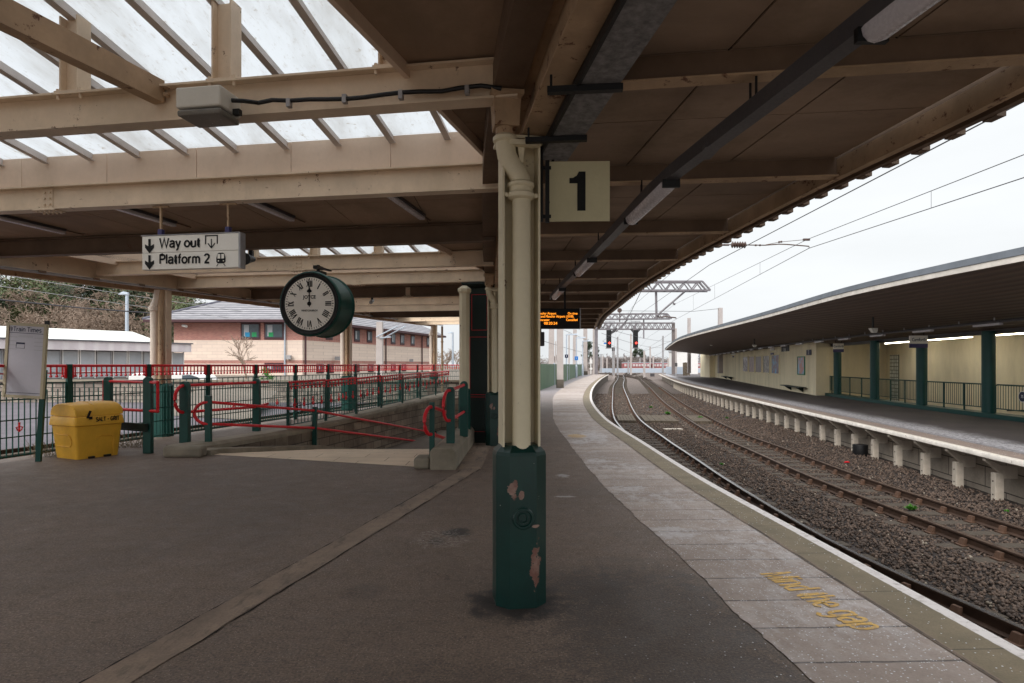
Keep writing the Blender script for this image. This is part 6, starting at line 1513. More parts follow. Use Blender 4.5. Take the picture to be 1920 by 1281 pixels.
bush(91, 'small bright green shrub behind the railing near the young tree', at(497, 722, 33), .5, .8, 'leafy', 700, .09, 'shrub', 'shrub', None)
bush(92, 'dark shrub growing behind the ramp railing by its far end', at(740, 760, 28.5)+Vector((-.6,2.4,-.2)), .9, .9, 'leafy', 500, .12, 'shrub', 'shrub', None)
for o in list(bpy.data.objects):
    if 'group' in o.keys() and not o['group']: del o['group']
# ================================================================ far end of platform one
def palisade(label, pts, h, name='board_fence'):
    t = thing(name, label, 'fence', tuple(pts[0]))
    for a, b in zip(pts[:-1], pts[1:]):
        a = Vector(a); b = Vector(b); mb = MB(); mb.bar((a.x,a.y,a.z+h/2), (b.x,b.y,b.z+h/2), .05, h); mb.build('boards', M_['palis'], t)
        mb = MB(); mb.bar((a.x,a.y,a.z), (a.x,a.y,a.z+h+.1), .12, .12, up=(b-a)); mb.build('post', M_['bluegrey'], t)
fpts = []
for v, u in ((733,1018),(722,1046),(712,1072),(706,1086),(702.5,1098)): p = gr(u, v, 0); fpts.append((p.x-.3, p.y, 0))
palisade('weathered green board fence along the back of the far platform end', fpts, 1.75)
def mast(label, u, vb, vt, w_, Y=None, m='mast', base=True, z=0.0, group='concrete overhead line masts'):
    p = gr(u, vb, z) if Y is None else at(u, vb, Y); zt_ = at(u, vt, p.y).z; t = thing('line_mast', label, 'mast', tuple(p), group)
    mb = MB(); mb.hull([[(p.x+x*w_*k,p.y+y*w_*k,zz) for x, y in ((-.5,-.5),(.5,-.5),(.5,.5),(-.5,.5))] for zz, k in ((p.z+(.62 if base else 0),1),(zt_,.86))]); mb.build('shaft', M_[m], t)
    if base: mb = MB(); mb.box((p.x,p.y,p.z+.31), (w_*1.12,w_*1.12,.62)); mb.build('plinth', M_['concrete_dark'], t)
    return t
mast('broad pale concrete mast on the platform, nearest beyond the canopy end', 1050, 727.5, 470, .46)
mast('second pale concrete mast on the platform beyond the blue sign', 1097.5, 703, 520, .62, z=0)
mast('pale lattice-fronted mast at the far end of platform one', 1117, 701, 590, .55, base=False, m='galv')
mast('slim mast standing beside the lattice mast at the platform end', 1113, 701.5, 585, .3, base=False)
for i, (u, vb, vt, w_, Y) in enumerate(((1034,690,605,1.1,120),(1078,690,618,.9,140),(1067,690,625,.35,150),(1042,690,640,.3,150))):
    mast('distant concrete mast behind the green board fence', u, vb, vt, w_, Y=Y, base=False)
def plat_lamp(label, u, vb, vt, sign=None, st=None):
    p = gr(u, vb, 0); zt_ = at(u, vt, p.y).z; t = thing('platform_lamp', label, 'lamp post', tuple(p), 'pale lamp posts on the platform end')
    mb = MB(); mb.tube([p, p+Vector((0,0,1.5)), p+Vector((0,0,1.6)), (p.x,p.y,zt_)], [.15,.15,.08,.06], 10); mb.build('pole', M_['bluegrey'], t)
    mb = MB(); mb.hull([[(p.x-.05,p.y-.06,zt_-.05),(p.x-.05,p.y+.06,zt_-.05),(p.x-.05,p.y+.06,zt_+.06),(p.x-.05,p.y-.06,zt_+.06)], [(p.x+1.2,p.y-.16,zt_+.0),(p.x+1.2,p.y+.16,zt_+.0),(p.x+1.2,p.y+.1,zt_+.16),(p.x+1.2,p.y-.1,zt_+.16)]]); mb.build('lantern', M_['bluegrey'], t)
    if sign:
        q = at(u, sign, p.y)-Vector((0,.1,0)); mb = MB(); mb.box(q, (.36,.03,.36) if st == 'navy' else (.46,.03,.5)); s = mb.build('sign', M_[st], t)
        text('1', .3, M_['white'], s, frame(q-Vector((0,.02,0)), (1,0,0)))
plat_lamp('pale lamp post with a small dark sign beside the broad mast', 1062, 713.5, 628, 668, 'navy')
plat_lamp('pale lamp post with a blue sign on the far platform end', 1080.5, 708.5, 634, 672, 'blue')
plat_lamp('plain pale lamp post just before the second broad mast', 1092.5, 705.5, 640)
t = thing('marker_post', 'white marker post with a round white board at the platform end', 'marker', tuple(gr(1108, 701, 0))); p = root_loc(t)
mb = MB(); mb.tube([p, p+Vector((0,0,3.0))], .09, 8); mb.build('post', M_['white'], t); mb = MB(); mb.box(p+Vector((0,-.1,2.3)), (.5,.05,.75)); mb.tube([p+Vector((0,-.12,.95)), p+Vector((0,-.08,.95))], .26, 14); mb.build('board', M_['white'], t)
t = thing('wall_lantern', 'dark lantern hanging behind the nearest column at the canopy end', 'lantern', tuple(at(1014, 636, 24))); p = root_loc(t)
mb = MB(); mb.box(p, (.28,.28,.55)); mb.build('housing', M_['trunk'], t, bevel=.03); mb = MB(); mb.tube([p+Vector((0,0,.25)), p+Vector((0,0,1.2))], .03, 6); mb.build('hanger', M_['black'], t)

# ================================================================ overhead line gantries
def truss(mb, A, B, h, dpt, n, r=.05, tip=True):
    A = Vector(A); B = Vector(B); d = (B-A); X = d.normalized(); Z = Vector((0,0,1)); N = X.cross(Z).normalized()*dpt/2
    for s in (-1, 1):
        o = N*s; mb.bar(A+o, B+o, r*1.6, r*1.6); mb.bar(A+Z*h+o, B+Z*h+o-(X*h*.9 if tip else Vector()), r*1.6, r*1.6)
        if tip: mb.bar(B+o, B+Z*h+o-X*h*.9, r*1.5, r*1.5)
        for i in range(n):
            p0 = A+d*(i/n)*.97+o; p1 = A+d*((i+.5)/n)*.97+Z*h+o; p2 = A+d*((i+1)/n)*.97+o
            mb.bar(p0, p1, r, r); mb.bar(p1, p2, r, r)
    for i in range(n+1):
        p = A+d*(i/n)*.97; mb.bar(p-N, p+N, r*.8, r*.8)
def arm(mb, pts, r): mb.tube(pts, r, 6)
Yg = 45.0
t = thing('overhead_gantry', 'nearest steel truss gantry arm reaching out over the tracks beyond the canopy', 'gantry', tuple(at(1050, 727, Yg)))
A = at(1050, 545.5, Yg); B = at(1329, 545.5, Yg); mb = MB(); truss(mb, A, B, (545.5-529)/F*Yg, .7, 11, .075); mb.build('truss', M_['gantry'], t)
mb = MB(); arm(mb, [at(1230,546,Yg), at(1231,600,Yg)], .09); mb.build('drop_tube', M_['gantry'], t)
mb = MB(); arm(mb, [at(1285,546,Yg), at(1232.5,591,Yg)], .075); mb.ball(at(1232.5,591,Yg), .14); arm(mb, [at(1262,569,Yg), at(1266,571,Yg)], .08); mb.build('strut', M_['gantry'], t)
mb = MB(); arm(mb, [at(1233,595,Yg), at(1250,594,Yg), at(1267.5,596,Yg), at(1267.5,598.5,Yg)], .05); mb.build('registration_arm', M_['insul'], t)
Y2 = 78.0
t = thing('overhead_gantry', 'middle steel truss gantry arm with a square tip behind the nearest one', 'gantry', tuple(at(1110, 700, Y2)))
mb = MB(); truss(mb, at(1120,599,Y2), at(1258,598,Y2), 9.5/F*Y2, .8, 10, .085); mb.build('truss', M_['gantry'], t)
mb = MB(); arm(mb, [at(1207,599,Y2), at(1207,635,Y2)], .09); arm(mb, [at(1176,600,Y2), at(1155,622,Y2)], .1); mb.build('drop_tube', M_['gantry'], t)
mb = MB(); mb.tube([at(1162,582,Y2), at(1162,582,Y2)+Vector((0,.25,0))], 4.2/F*Y2, 16); arm(mb, [at(1162,604,Y2), at(1162,578,Y2)], .07); mb.build('balance_weight_wheel', M_['insul'], t)
Y3 = 100.0
t = thing('signal_gantry', 'steel portal gantry on a tall leg carrying two red signals', 'gantry', tuple(at(1263, 705, Y3)))
mb = MB(); truss(mb, at(1118,617.5,Y3), at(1262,617.5,Y3), 11.5/F*Y3, 1.1, 12, .11, tip=False); mb.build('truss', M_['gantry'], t)
mb = MB(); p = at(1262.5, 702, Y3); q = at(1262.5, 605, Y3); mb.bar(p, q, .45, .45, up=(1,0,0)); mb.build('leg', P('rusty_grey_leg',120,110,108,rust=.3), t)
mb = MB(); p = at(1118, 702, Y3); q = at(1118, 605, Y3); mb.bar(p, q, .45, .45, up=(1,0,0)); mb.build('leg', M_['gantry'], t)
mb = MB()
for u0, u1 in ((1135,1152),(1184,1200)):
    for v in (603, 609): mb.bar(at(u0,v,Y3-.8), at(u1,v,Y3-.8), .05, .05)
    for u in (u0, u1, (u0+u1)/2): mb.bar(at(u,602,Y3-.8), at(u,618,Y3-.8), .05, .05)
mb.bar(at(1135,602,Y3-.8), at(1200,602,Y3-.8), .04, .04); mb.build('handrails', M_['gantry'], t)
for u, lb in ((1141.5, 'red railway signal on the gantry with a side junction indicator, the left one'), (1191.5, 'red railway signal on the gantry under a V shaped indicator, the right one')):
    t = thing('railway_signal', lb, 'signal', tuple(at(u, 640, Y3-.6)), 'red signals on the gantry')
    Ys = Y3-.7; mb = MB(); mb.box((at(u,0,Ys).x, Ys, at(0,636,Ys).z), (.75,.5,2.9)); mb.build('head', M_['black'], t)
    mb = MB(); mb.box((at(u-1.5,0,Ys).x, Ys, at(0,618,Ys).z), (.5,.3,1.3)); mb.box((at(u,0,Ys).x,Ys,at(0,653,Ys).z),(.9,.9,.12)); mb.build('cage', M_['gantry'], t)
    mb = MB(); pl = at(u+1.2, 643.3, Ys-.3); mb.tube([pl, pl-Vector((0,.06,0))], .15, 14); mb.build('lamp', M_['redlamp'], t)
    mb = MB(); mb.tube([pl+Vector((0,-.02,.2)), pl+Vector((0,-.5,.23))], .06, 8); mb.build('hood', M_['black'], t)
    if u < 1160: 
        mb = MB(); c = at(u+8, 622, Ys); 
        for k in range(5): mb.tube([c+Vector((-.5+.25*k,-.1,-.25+.14*k)), c+Vector((-.5+.25*k,-.22,-.25+.14*k))], .14, 8)
        mb.bar(c+Vector((-.7,0,-.4)), c+Vector((.7,0,.45)), .1, .4); mb.build('junction_indicator', M_['trunk'], t)
    else:
        mb = MB(); c = at(u, 621, Ys); mb.bar(c+Vector((0,0,-.5)), c+Vector((.75,0,.35)), .15, .3); mb.bar(c+Vector((0,0.02,-.5)), c+Vector((-.75,0.02,.35)), .15, .3); mb.build('junction_indicator', M_['trunk'], t)
t = thing('blue_plate', 'small blue plate hanging left of the left signal', 'plate', tuple(at(1134.5, 644, Y3-.7))); p = root_loc(t); mb = MB(); mb.box(p, (.42,.03,.22)); mb.build('plate', M_['blue'], t); mb = MB(); mb.tube([p, at(1138,642,Y3-.7)], .02, 5); mb.build('bracket', M_['gantry'], t)
# masts on the right, beyond the shelter roof, and through the yard
mast('tall pale mast rising above the shelter roof with a stay wire arm', 1350.5, 700, 577.5, .5, Y=72, base=False)
mast('pale mast rising above the shelter roof left of the taller one', 1292, 700, 596.5, .42, Y=85, base=False)
mast('slim mast directly behind the signal gantry leg', 1267, 700, 616, .35, Y=110, base=False)
random.seed(12)
for i, (u, vt, Y) in enumerate(((1158,632,150),(1151,652,118),(1208,658,125),(1243,630,150),(1219,650,210),(1225,668,220),(1178,676,180),(1130,668,240),(1138,672,260),(1127,664,200),(1253,672,190),(1183,626,160),(1200,672,260),(1240,676,230),(1172,668,300),(1233,672,320),(1146,678,320))):
    mast('thin distant mast in the railway yard beyond the platform ends', u, V0+2+F*2.7/Y, vt, .24+Y*.0011, Y=Y, base=False, m='mast' if i % 3 else 'galv')
t = thing('stay_wire', 'thin wire running left from the tall mast above the shelter roof', 'wire', tuple(at(1347, 579, 72))); mb = MB(); mb.tube([at(1347,579,72), at(1300,584,71), at(1165,583,78)], .022, 4); mb.build('strand', M_['wire'], t)
# wires over the tracks
def wire(label, con, mes, drops, r=.008, rm=.007):
    t = thing('overhead_wire', label, 'overhead wire', tuple(con[0]), 'overhead line wires')
    mb = MB(); mb.tube(con, r, 5); mb.build('contact_wire', M_['wire'], t); mb = MB(); mb.tube(mes, rm, 5); mb.build('catenary_wire', M_['wire'], t)
    for p, q in drops: mb = MB(); mb.tube([p, q], .004, 4); mb.build('dropper', M_['wire'], t)
Yw1 = 15.1
con = [at(2300,183,6.5), at(1920,333,8.75), at(1517,465.5,Yw1), at(1268,598.5,Yg), at(1216,632,78), at(1196,655,130)]
mes = [at(2300,150,6.5), at(1920,290,8.75), at(1515,448.5,Yw1), at(1266,570,Yg), at(1212,612,78), at(1194,645,130)]
def lerp_seg(a, b, u):
    t0, t1 = 0, 1
    for _ in range(40):
        m = (t0+t1)/2; p = a.lerp(b, m); uu = U0+F*p.x/p.y
        if uu > u: t0 = m
        else: t1 = m
    return a.lerp(b, t0)
dr = [(lerp_seg(con[1], con[2], 1746), lerp_seg(mes[1], mes[2], 1746))] + [(lerp_seg(con[2], con[3], u), lerp_seg(mes[2], mes[3], u)) for u in (1425, 1340, 1300)]
wire('pair of overhead wires above the rusty track crossing the white sky', con, mes, dr)
con = [at(2150,72,4.6), at(1920,190,5.05), at(1330,497,13.5), at(1184,600,Yg), at(1152,640,90), at(1150,660,140)]
mes = [at(2150,-40,4.6), at(1920,40,5.05), at(1330,450,13.5), at(1186,575,Yg), at(1154,622,90), at(1152,650,140)]
wire('overhead wires hugging the canopy edge above the polished track', con, mes, [(con[3], mes[3])], r=.007)
con = [at(1222,505,24), at(1172,608,70), at(1130,640,110)]
t = thing('overhead_wire', 'thicker feeder wire running down beside the canopy tip to the far masts', 'overhead wire', tuple(con[0]), 'overhead line wires'); mb = MB(); mb.tube(con, .02, 5); mb.build('strand', M_['wire'], t)
t = thing('wire_insulator', 'brown ribbed insulator and bent registration arm holding the wires near the canopy', 'insulator', tuple(at(1385, 459, Yw1)))
w_ = lambda u, v, Y=Yw1: at(u, v, Y)
mb = MB(); a, b = w_(1371,459), w_(1399,459.5); d = (b-a)/12; pts = [a+d*i for i in range(13)]; mb.tube(pts, [.035 if i % 2 == 0 else .085 for i in range(13)], 12); mb.build('insulator', M_['insul'], t)
mb = MB(); mb.tube([w_(1322,458,Yw1), w_(1371,459)], .012, 5); mb.tube([w_(1399,459.5), w_(1434,460)], .014, 6); mb.tube([w_(1434,459.5), w_(1462,454), w_(1515,449)], .007, 5)
for u, v in ((1354,459.5),(1362,459.5)): mb.tube([w_(u-5,v), w_(u+5,v)], .024, 6)
for u, v in ((1417,460),(1425,460),(1461,454),(1465,453.5)): mb.ball(w_(u,v), .03, 6)
mb.box(w_(1512,449.5), (.16,.05,.05)); mb.build('fittings', M_['insul'], t)
mb = MB(); mb.tube([w_(1434,460), w_(1460,458), w_(1476,458.5), w_(1517,462), w_(1517,465)], .014, 6); mb.build('arm', M_['rust'], t)
# more line wires strung through the yard beyond the platforms
for i, (a, b) in enumerate(((at(1125,612,60), at(1262,640,150)), (at(1128,625,70), at(1240,652,170)), (at(1262,622,100), at(1180,668,220)), (at(1258,640,100), at(1150,672,220)), (at(1130,640,80), at(1215,668,200)), (at(1025,604,60), at(1160,655,170)), (at(1020,640,55), at(1135,664,170)), (at(1250,655,110), at(1200,676,260)))):
    t = thing('overhead_wire', 'thin distant overhead wire sagging between the masts of the yard', 'overhead wire', tuple(a), 'distant wires over the yard'); mb = MB(); mb.tube([a.lerp(b, k/6)-Vector((0,0,.5*(1-(k/3-1)**2))) for k in range(7)], .022, 4); mb.build('strand', M_['wire'], t)
# left side wires
for i, (a, b) in enumerate(((at(-60,556,24), at(320,590,30)), (at(-60,505,26), at(460,585,40)), (at(-60,528,27), at(430,596,42)))):
    t = thing('overhead_wire', ['thick grey wire crossing in front of the hillside trees', 'upper thin wire in front of the hillside trees', 'middle thin wire in front of the hillside trees'][i], 'overhead wire', tuple(a), 'wires beyond the fence')
    mb = MB(); mb.tube([a, a.lerp(b,.5)-Vector((0,0,.06)), b], .03 if i == 0 else .014, 5); mb.build('strand', M_['wire'] if i == 0 else M_['galv'], t)
t = mast('pale concrete mast with bracket arms in front of the brick building', 712, 722, 604, .52, Y=48, base=False)
mb = MB()
for a, b in ((at(706,632,47.7), at(745,612,46)), (at(716,636,47.7), at(760,612,46)), (at(712,634,47.7), at(733,632,47))): mb.tube([a, b], .05, 6)
mb.build('bracket_arm', M_['bluegrey'], t)
t = thing('rusty_downpipe', 'thin rusty pipe standing beside the last side column', 'pipe', tuple(at(829, 770, 29))); mb = MB(); mb.tube([at(829,775,29), at(829,612,29)], .05, 8); mb.build('pipe', M_['cream_rust'], t)
mb = MB()
for v in (640, 690): mb.tube([at(829,v,29), at(829,v+2,29)], .07, 8)
mb.build('pipe_clips', M_['cream_rust'], t)

# ================================================================ far distance: train, fence, sheds, trees
t = thing('red_train', 'long maroon and pale train standing far across the yard', 'train', (30, 222, -.8))
x0, x1 = at(1165,0,222).x, at(1330,0,222).x; n = 3
for i in range(n):
    a = x0+(x1-x0)*i/n; b = x0+(x1-x0)*(i+1)/n; mb = MB(); mb.box(((a+b)/2, 222, 1.0), (b-a-.5, 2.8, 2.6)); ca = mb.build('carriage', P('maroon_carriage',150,84,84,rough=.5), t, bevel=.3)
    mb = MB(); k = int((b-a)/1.1)
    for j in range(k): mb.box((a+.7+(b-a-1.4)*(j+.5)/k, 220.55, 1.5), (.75,.08,.8))
    mb.build('windows', P('pale_window',206,196,196,rough=.3), ca)
    mb = MB(); mb.box(((a+b)/2, 222, 2.36), (b-a-.6, 2.4, .2)); mb.build('roof', M_['bluegrey'], ca); mb = MB(); mb.box(((a+b)/2, 220.57, .35), (b-a-1, .06, .3)); mb.build('stripe', M_['trim2'], ca)
palisade('pale blue-grey palisade fence across the yard in front of the red train', [(at(1125,0,205).x,205,-1), (at(1180,0,205).x,205,-1), (at(1240,0,205).x,205,-1), (at(1330,0,205).x,205,-1)], 1.5, name='yard_fence')
for o in bpy.data.objects:
    if o.name.startswith('boards') and o.parent and o.parent.name.startswith('yard_fence'): o.data.materials[0] = M_['bluegrey']
t = thing('steel_fence', 'grey galvanised palisade fence beside the signal gantry leg', 'fence', tuple(gr(1255, 697, -.9)))
mb = MB(); a, b = at(1249,0,125), at(1262,0,112); 
for i in range(26): p = a.lerp(b, i/25); mb.box((p.x,p.y,.2), (.10,.04,2.2))
a2, b2 = at(1265,0,112), at(1288,0,125)
for i in range(30): p = a2.lerp(b2, i/29); mb.box((p.x,p.y,.2), (.10,.04,2.2))
mb.build('pales', M_['bluegrey'], t)
t = thing('white_shed', 'plain white shed behind the end of the far platform building', 'shed', (at(1279,0,125).x, 126, -.9)); mb = MB(); a, b = at(1242+24,0,128).x, at(1306,0,128).x; mb.box(((a+b)/2,130,1.75), (b-a,6,5.3)); mb.build('wall', M_['white'], t); mb = MB(); mb.box(((a+b)/2,130,4.5), (b-a+.3,6.3,.18)); mb.build('roof', M_['galv'], t)
t = thing('signal_post', 'white post with an orange box beside the far platform building', 'post', tuple(gr(1292, 703, 0))); p = root_loc(t); mb = MB(); mb.tube([p, p+Vector((0,0,4.2))], .1, 8); mb.build('post', M_['white'], t); mb = MB(); mb.box(p+Vector((0,-.2,2.7)), (.42,.3,.75)); mb.build('box', P('orange_box',190,90,60), t)
t = thing('timber_fence', 'old wooden paling fence beside the far platform building', 'fence', tuple(gr(1284, 703, 0))); mb = MB(); random.seed(5)
for i in range(9): p = at(1281+i*1.5, 0, 96); mb.box((p.x,p.y,1.0), (.11,.05,2.0+random.uniform(-.3,.2)))
mb.build('palings', M_['timber'], t)
t = thing('sign_post', 'small grey sign on a post at the end of the far platform', 'sign', tuple(gr(1267.5, 705, 0))); p = root_loc(t); mb = MB(); mb.tube([p, p+Vector((0,0,2.0))], .06, 8); mb.build('post', M_['galv'], t); mb = MB(); mb.box(p+Vector((0,-.08,1.7)), (.36,.05,.55)); mb.build('board', M_['trunk'], t)
t = thing('signal_stand', 'grey steel signal mast between the tracks at the junction', 'mast', tuple(at(1150, 700, 115))); mb = MB(); mb.tube([at(1150,703,115), at(1150,653,115)], .22, 8); mb.build('pole', M_['galv'], t); mb = MB(); mb.box(at(1150,655,115), (.5,.4,.7)); mb.build('head', M_['trunk'], t)
t = thing('junction_box', 'dark trackside cabinet box near the end of the far platform', 'cabinet', tuple(gr(1223, 706, -.95))); p = root_loc(t); mb = MB(); mb.box(p+Vector((0,0,.35)), (.9,.6,.7)); mb.build('box', M_['trunk'], t, bevel=.03); mb = MB(); mb.box(p+Vector((0,0,.72)), (1.0,.7,.06)); mb.build('lid', M_['galv'], t)
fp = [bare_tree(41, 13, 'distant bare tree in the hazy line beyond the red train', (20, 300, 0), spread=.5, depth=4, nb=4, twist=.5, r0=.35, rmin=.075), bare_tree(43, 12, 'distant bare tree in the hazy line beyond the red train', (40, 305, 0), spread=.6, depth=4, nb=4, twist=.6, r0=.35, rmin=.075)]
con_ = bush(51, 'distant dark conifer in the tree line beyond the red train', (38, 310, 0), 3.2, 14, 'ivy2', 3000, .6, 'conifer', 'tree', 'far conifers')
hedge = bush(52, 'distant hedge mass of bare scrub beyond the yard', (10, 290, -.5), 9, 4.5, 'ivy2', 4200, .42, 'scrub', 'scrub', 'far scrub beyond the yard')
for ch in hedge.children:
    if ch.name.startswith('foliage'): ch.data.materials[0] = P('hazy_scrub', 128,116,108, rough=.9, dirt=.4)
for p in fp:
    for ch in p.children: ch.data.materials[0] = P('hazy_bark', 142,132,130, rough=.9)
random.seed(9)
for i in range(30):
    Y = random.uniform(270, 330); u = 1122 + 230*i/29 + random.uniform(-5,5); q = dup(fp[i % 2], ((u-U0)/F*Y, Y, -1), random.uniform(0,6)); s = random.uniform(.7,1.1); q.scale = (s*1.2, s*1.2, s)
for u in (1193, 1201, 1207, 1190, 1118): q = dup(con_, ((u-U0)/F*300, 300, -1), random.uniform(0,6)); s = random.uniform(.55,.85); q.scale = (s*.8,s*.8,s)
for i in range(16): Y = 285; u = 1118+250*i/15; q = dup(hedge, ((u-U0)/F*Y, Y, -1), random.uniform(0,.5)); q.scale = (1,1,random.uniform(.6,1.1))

# ================================================================ platform two building
t = thing('platform_shelter', 'long cream platform building with a dark wide boarded canopy on teal columns', 'building', (17, 30, 0))
def ln3(f, ys_, d=0): return [offs(f, y, d) for y in ys_]
# roof: slopes from the outer edge down to the column line
ys = frange(-6, 84, 1.5); ZE, ZI = 3.70, 2.80
ze = lambda y: ZE if y < 64 else ZE+.0
mb = MB(); rows = []
for y in ys: a = C2E(y); b = C2B(y)+.35; rows.append([(a,y,ZE),(b,y,ZI)])
mb.add([p for r in rows for p in r], [(i*2,i*2+1,i*2+3,i*2+2) for i in range(len(ys)-1)]); mb.build('soffit', M_['darksoffit'], t)
mb = MB(); mb.sweep([(C2E(y), y, ZE) for y in ys], [(0,.0),(-.03,.0),(-.03,.12),(0,.12)]); mb.build('fascia', M_['trim2'], t)
mb = MB(); mb.sweep([(C2E(y), y, ZE) for y in ys], [(.0,.125),(-.05,.125),(-.05,.27),(.12,.29),(.12,.125)]); mb.build('roof_edge', M_['roof2'], t)
mb = MB(); rows = [[(C2E(y)+.1,y,ZE+.28),(C2B(y)+4.8,y,ZI+.75)] for y in ys]
mb.add([p for r in rows for p in r], [(i*2,i*2+2,i*2+3,i*2+1) for i in range(len(ys)-1)]); mb.build('roof', M_['roof2'], t)
y = 84; mb = MB(); mb.hull([[(C2E(y),y+.02,ZE),(C2B(y)+4.8,y+.02,ZI-.3),(C2B(y)+4.8,y+.02,ZI+.75),(C2E(y),y+.02,ZE+.28)],[(C2E(y),y+.3,ZE),(C2B(y)+4.8,y+.3,ZI-.3),(C2B(y)+4.8,y+.3,ZI+.75),(C2E(y),y+.3,ZE+.28)]]); mb.build('roof_end', M_['roof2'], t)
# front wall, from the recess corner outwards
ysw = [33.9] + frange(36, 93, 3); CW = lambda y: C2B(y)-.55 if y < 45 else C2B(y)-.5
mb = MB(); mb.hull([[(C2B(y)-.75,y,0),(C2B(y)+.0,y,0),(C2B(y)+.0,y,ZI+.2 if y < 84 else 3.4),(C2B(y)-.75,y,ZI+.2 if y < 84 else 3.4)] for y in ysw]); mb.build('wall', M_['creamwall'], t)
mb = MB(); mb.box((C2B(84)-1.0, 84.5, 1.6), (1.6,4,3.2)); mb.build('pier', M_['creamwall'], t)
# recess
bk = lambda y: C2B(y)+3.6
mb = MB(); mb.hull([[(bk(y),y,-3),(bk(y)+.3,y,-3),(bk(y)+.3,y,3.3),(bk(y),y,3.3)] for y in (-4, 8, 15, 20, 25, 30, 35.5)]); mb.build('back_wall', M_['creamwall2'], t)
mb = MB(); mb.hull([[(C2B(34)-.05,34.0,-3),(C2B(34)+4.2,35.2,-3),(C2B(34)+4.2,35.2,3.2),(C2B(34)-.05,34.0,3.2)],[(C2B(34)-.05,34.35,-3),(C2B(34)+4.2,35.6,-3),(C2B(34)+4.2,35.6,3.2),(C2B(34)-.05,34.35,3.2)]]); mb.build('return_wall', M_['creamwall2'], t)
mb = MB(); ysr = frange(-4, 34.2, 3); mb.add([p for y in ysr for p in ((C2B(y)+.36,y,2.86),(bk(y)+.2,y,2.95))], [(i*2,i*2+1,i*2+3,i*2+2) for i in range(len(ysr)-1)]); mb.build('recess_ceiling', M_['creamwall2'], t)
mb = MB(); mb.sweep([(C2B(y)+.2,y,0) for y in ysr], [(-.08,2.70),(-.08,2.9),(.14,2.9),(.14,2.70)]); mb.build('lintel', M_['trunk'], t)
mb = MB(); mb.add([p for y in ysr for p in ((C2B(y)+.4,y,-2.6),(bk(y),y,-2.6))], [(i*2,i*2+1,i*2+3,i*2+2) for i in range(len(ysr)-1)]); mb.build('stair_floor', M_['concrete'], t)
mb = MB(); mb.sweep([(C2B(y),y,0) for y in ysr], [(-.26,.0),(-.26,.14),(.34,.14),(.34,-2.6),(.2,-2.6),(.2,.0)]); mb.build('kerb', M_['teal'], t)
cyl = [15.2, 19.95, 23.8, 27.9, 32.6, 10.6]
for y in cyl:
    mb = MB(); mb.tube([(C2B(y),y,.1),(C2B(y),y,2.79)], .19, 24); mb.build('column', M_['teal'], t, smooth=True)
mb = MB(); rr = (1678-U0)/F; yb = 25
for _ in range(60): yb = bk(yb)/rr
mb.box((bk(yb)-.02, yb, .95), (.06, 1.0, 2.6), rz=-.14); mb.build('glass_block_window', M_['glassblock'], t)
# handrails between the columns
prev = [34.0, 32.6, 27.9, 23.8, 19.95, 15.2, 10.6]
labs = ['short teal guard rail between the cream wall corner and the first column', 'teal guard rail between the two farthest teal columns', 'teal guard rail in front of the glass block window', 'teal guard rail between the two nearest full columns', 'teal guard rail at the right frame edge carrying a round blue sign', 'teal guard rail outside the right frame edge']
for (y1, y0), lb in zip(zip(prev[:-1], prev[1:]), labs):
    ya, yb_ = y0+.3, y1-(.3 if y1 < 34 else .05); A = Vector((C2B(ya)+.02, ya, .14)); B = Vector((C2B(yb_)+.02, yb_, .14)); d = B-A; t2 = thing('guard_rail', lb, 'guard rail', tuple(A), 'guard rails between the far platform columns')
    mb = MB(); zt_ = .92; mb.tube([A+Vector((0,0,.02)), A+Vector((0,0,zt_-.05)), A+d*.02+Vector((0,0,zt_)), A+d*.98+Vector((0,0,zt_)), B+Vector((0,0,zt_-.05)), B+Vector((0,0,.02))], .024, 8); mb.tube([A+Vector((0,0,.16)), B+Vector((0,0,.16))], .018, 6); mb.build('frame', M_['teal'], t2, smooth=True)
    mb = MB(); n = int(d.length/.115)
    for i in range(1, n): p = A+d*i/n; mb.bar(p+Vector((0,0,.17)), p+Vector((0,0,zt_-.02)), .012, .012)
    mb.build('bars', M_['teal'], t2); 
    for f in (.3, .66): mb = MB(); p = A+d*f; mb.bar(p, p+Vector((0,0,zt_)), .04, .04); mb.build('post', M_['teal'], t2)
    if 'round' in lb:
        rr = (1920-U0)/F; f = .5
        lo, hi = 0, 1
        for _ in range(40):
            m = (lo+hi)/2; p = A+d*m
            if p.x/p.y > rr: lo = m
            else: hi = m
        p = A+d*lo+Vector((-.06,-.03,.60)); t3 = thing('distance_sign', 'round blue sign with white number fixed to the guard rail', 'sign', tuple(p)); Ms = frame((0,0,0), (d.y*-1, d.x, 0)); X_ = Vector((-d.x,-d.y,0)).normalized()
        fm = frame(p, X_); mb = MB(); mb.M = fm; mb.lathe([(.17,0),(.17,.01)], 24); mb.build('rim', M_['white'], t3); mb = MB(); mb.M = fm; mb.lathe([(.15,.011),(.15,.014)], 24); mb.build('disc', M_['navy'], t3); text('75', .13, M_['white'], t3, fm @ Matrix.Translation((0,0,.017)), sx=.8)
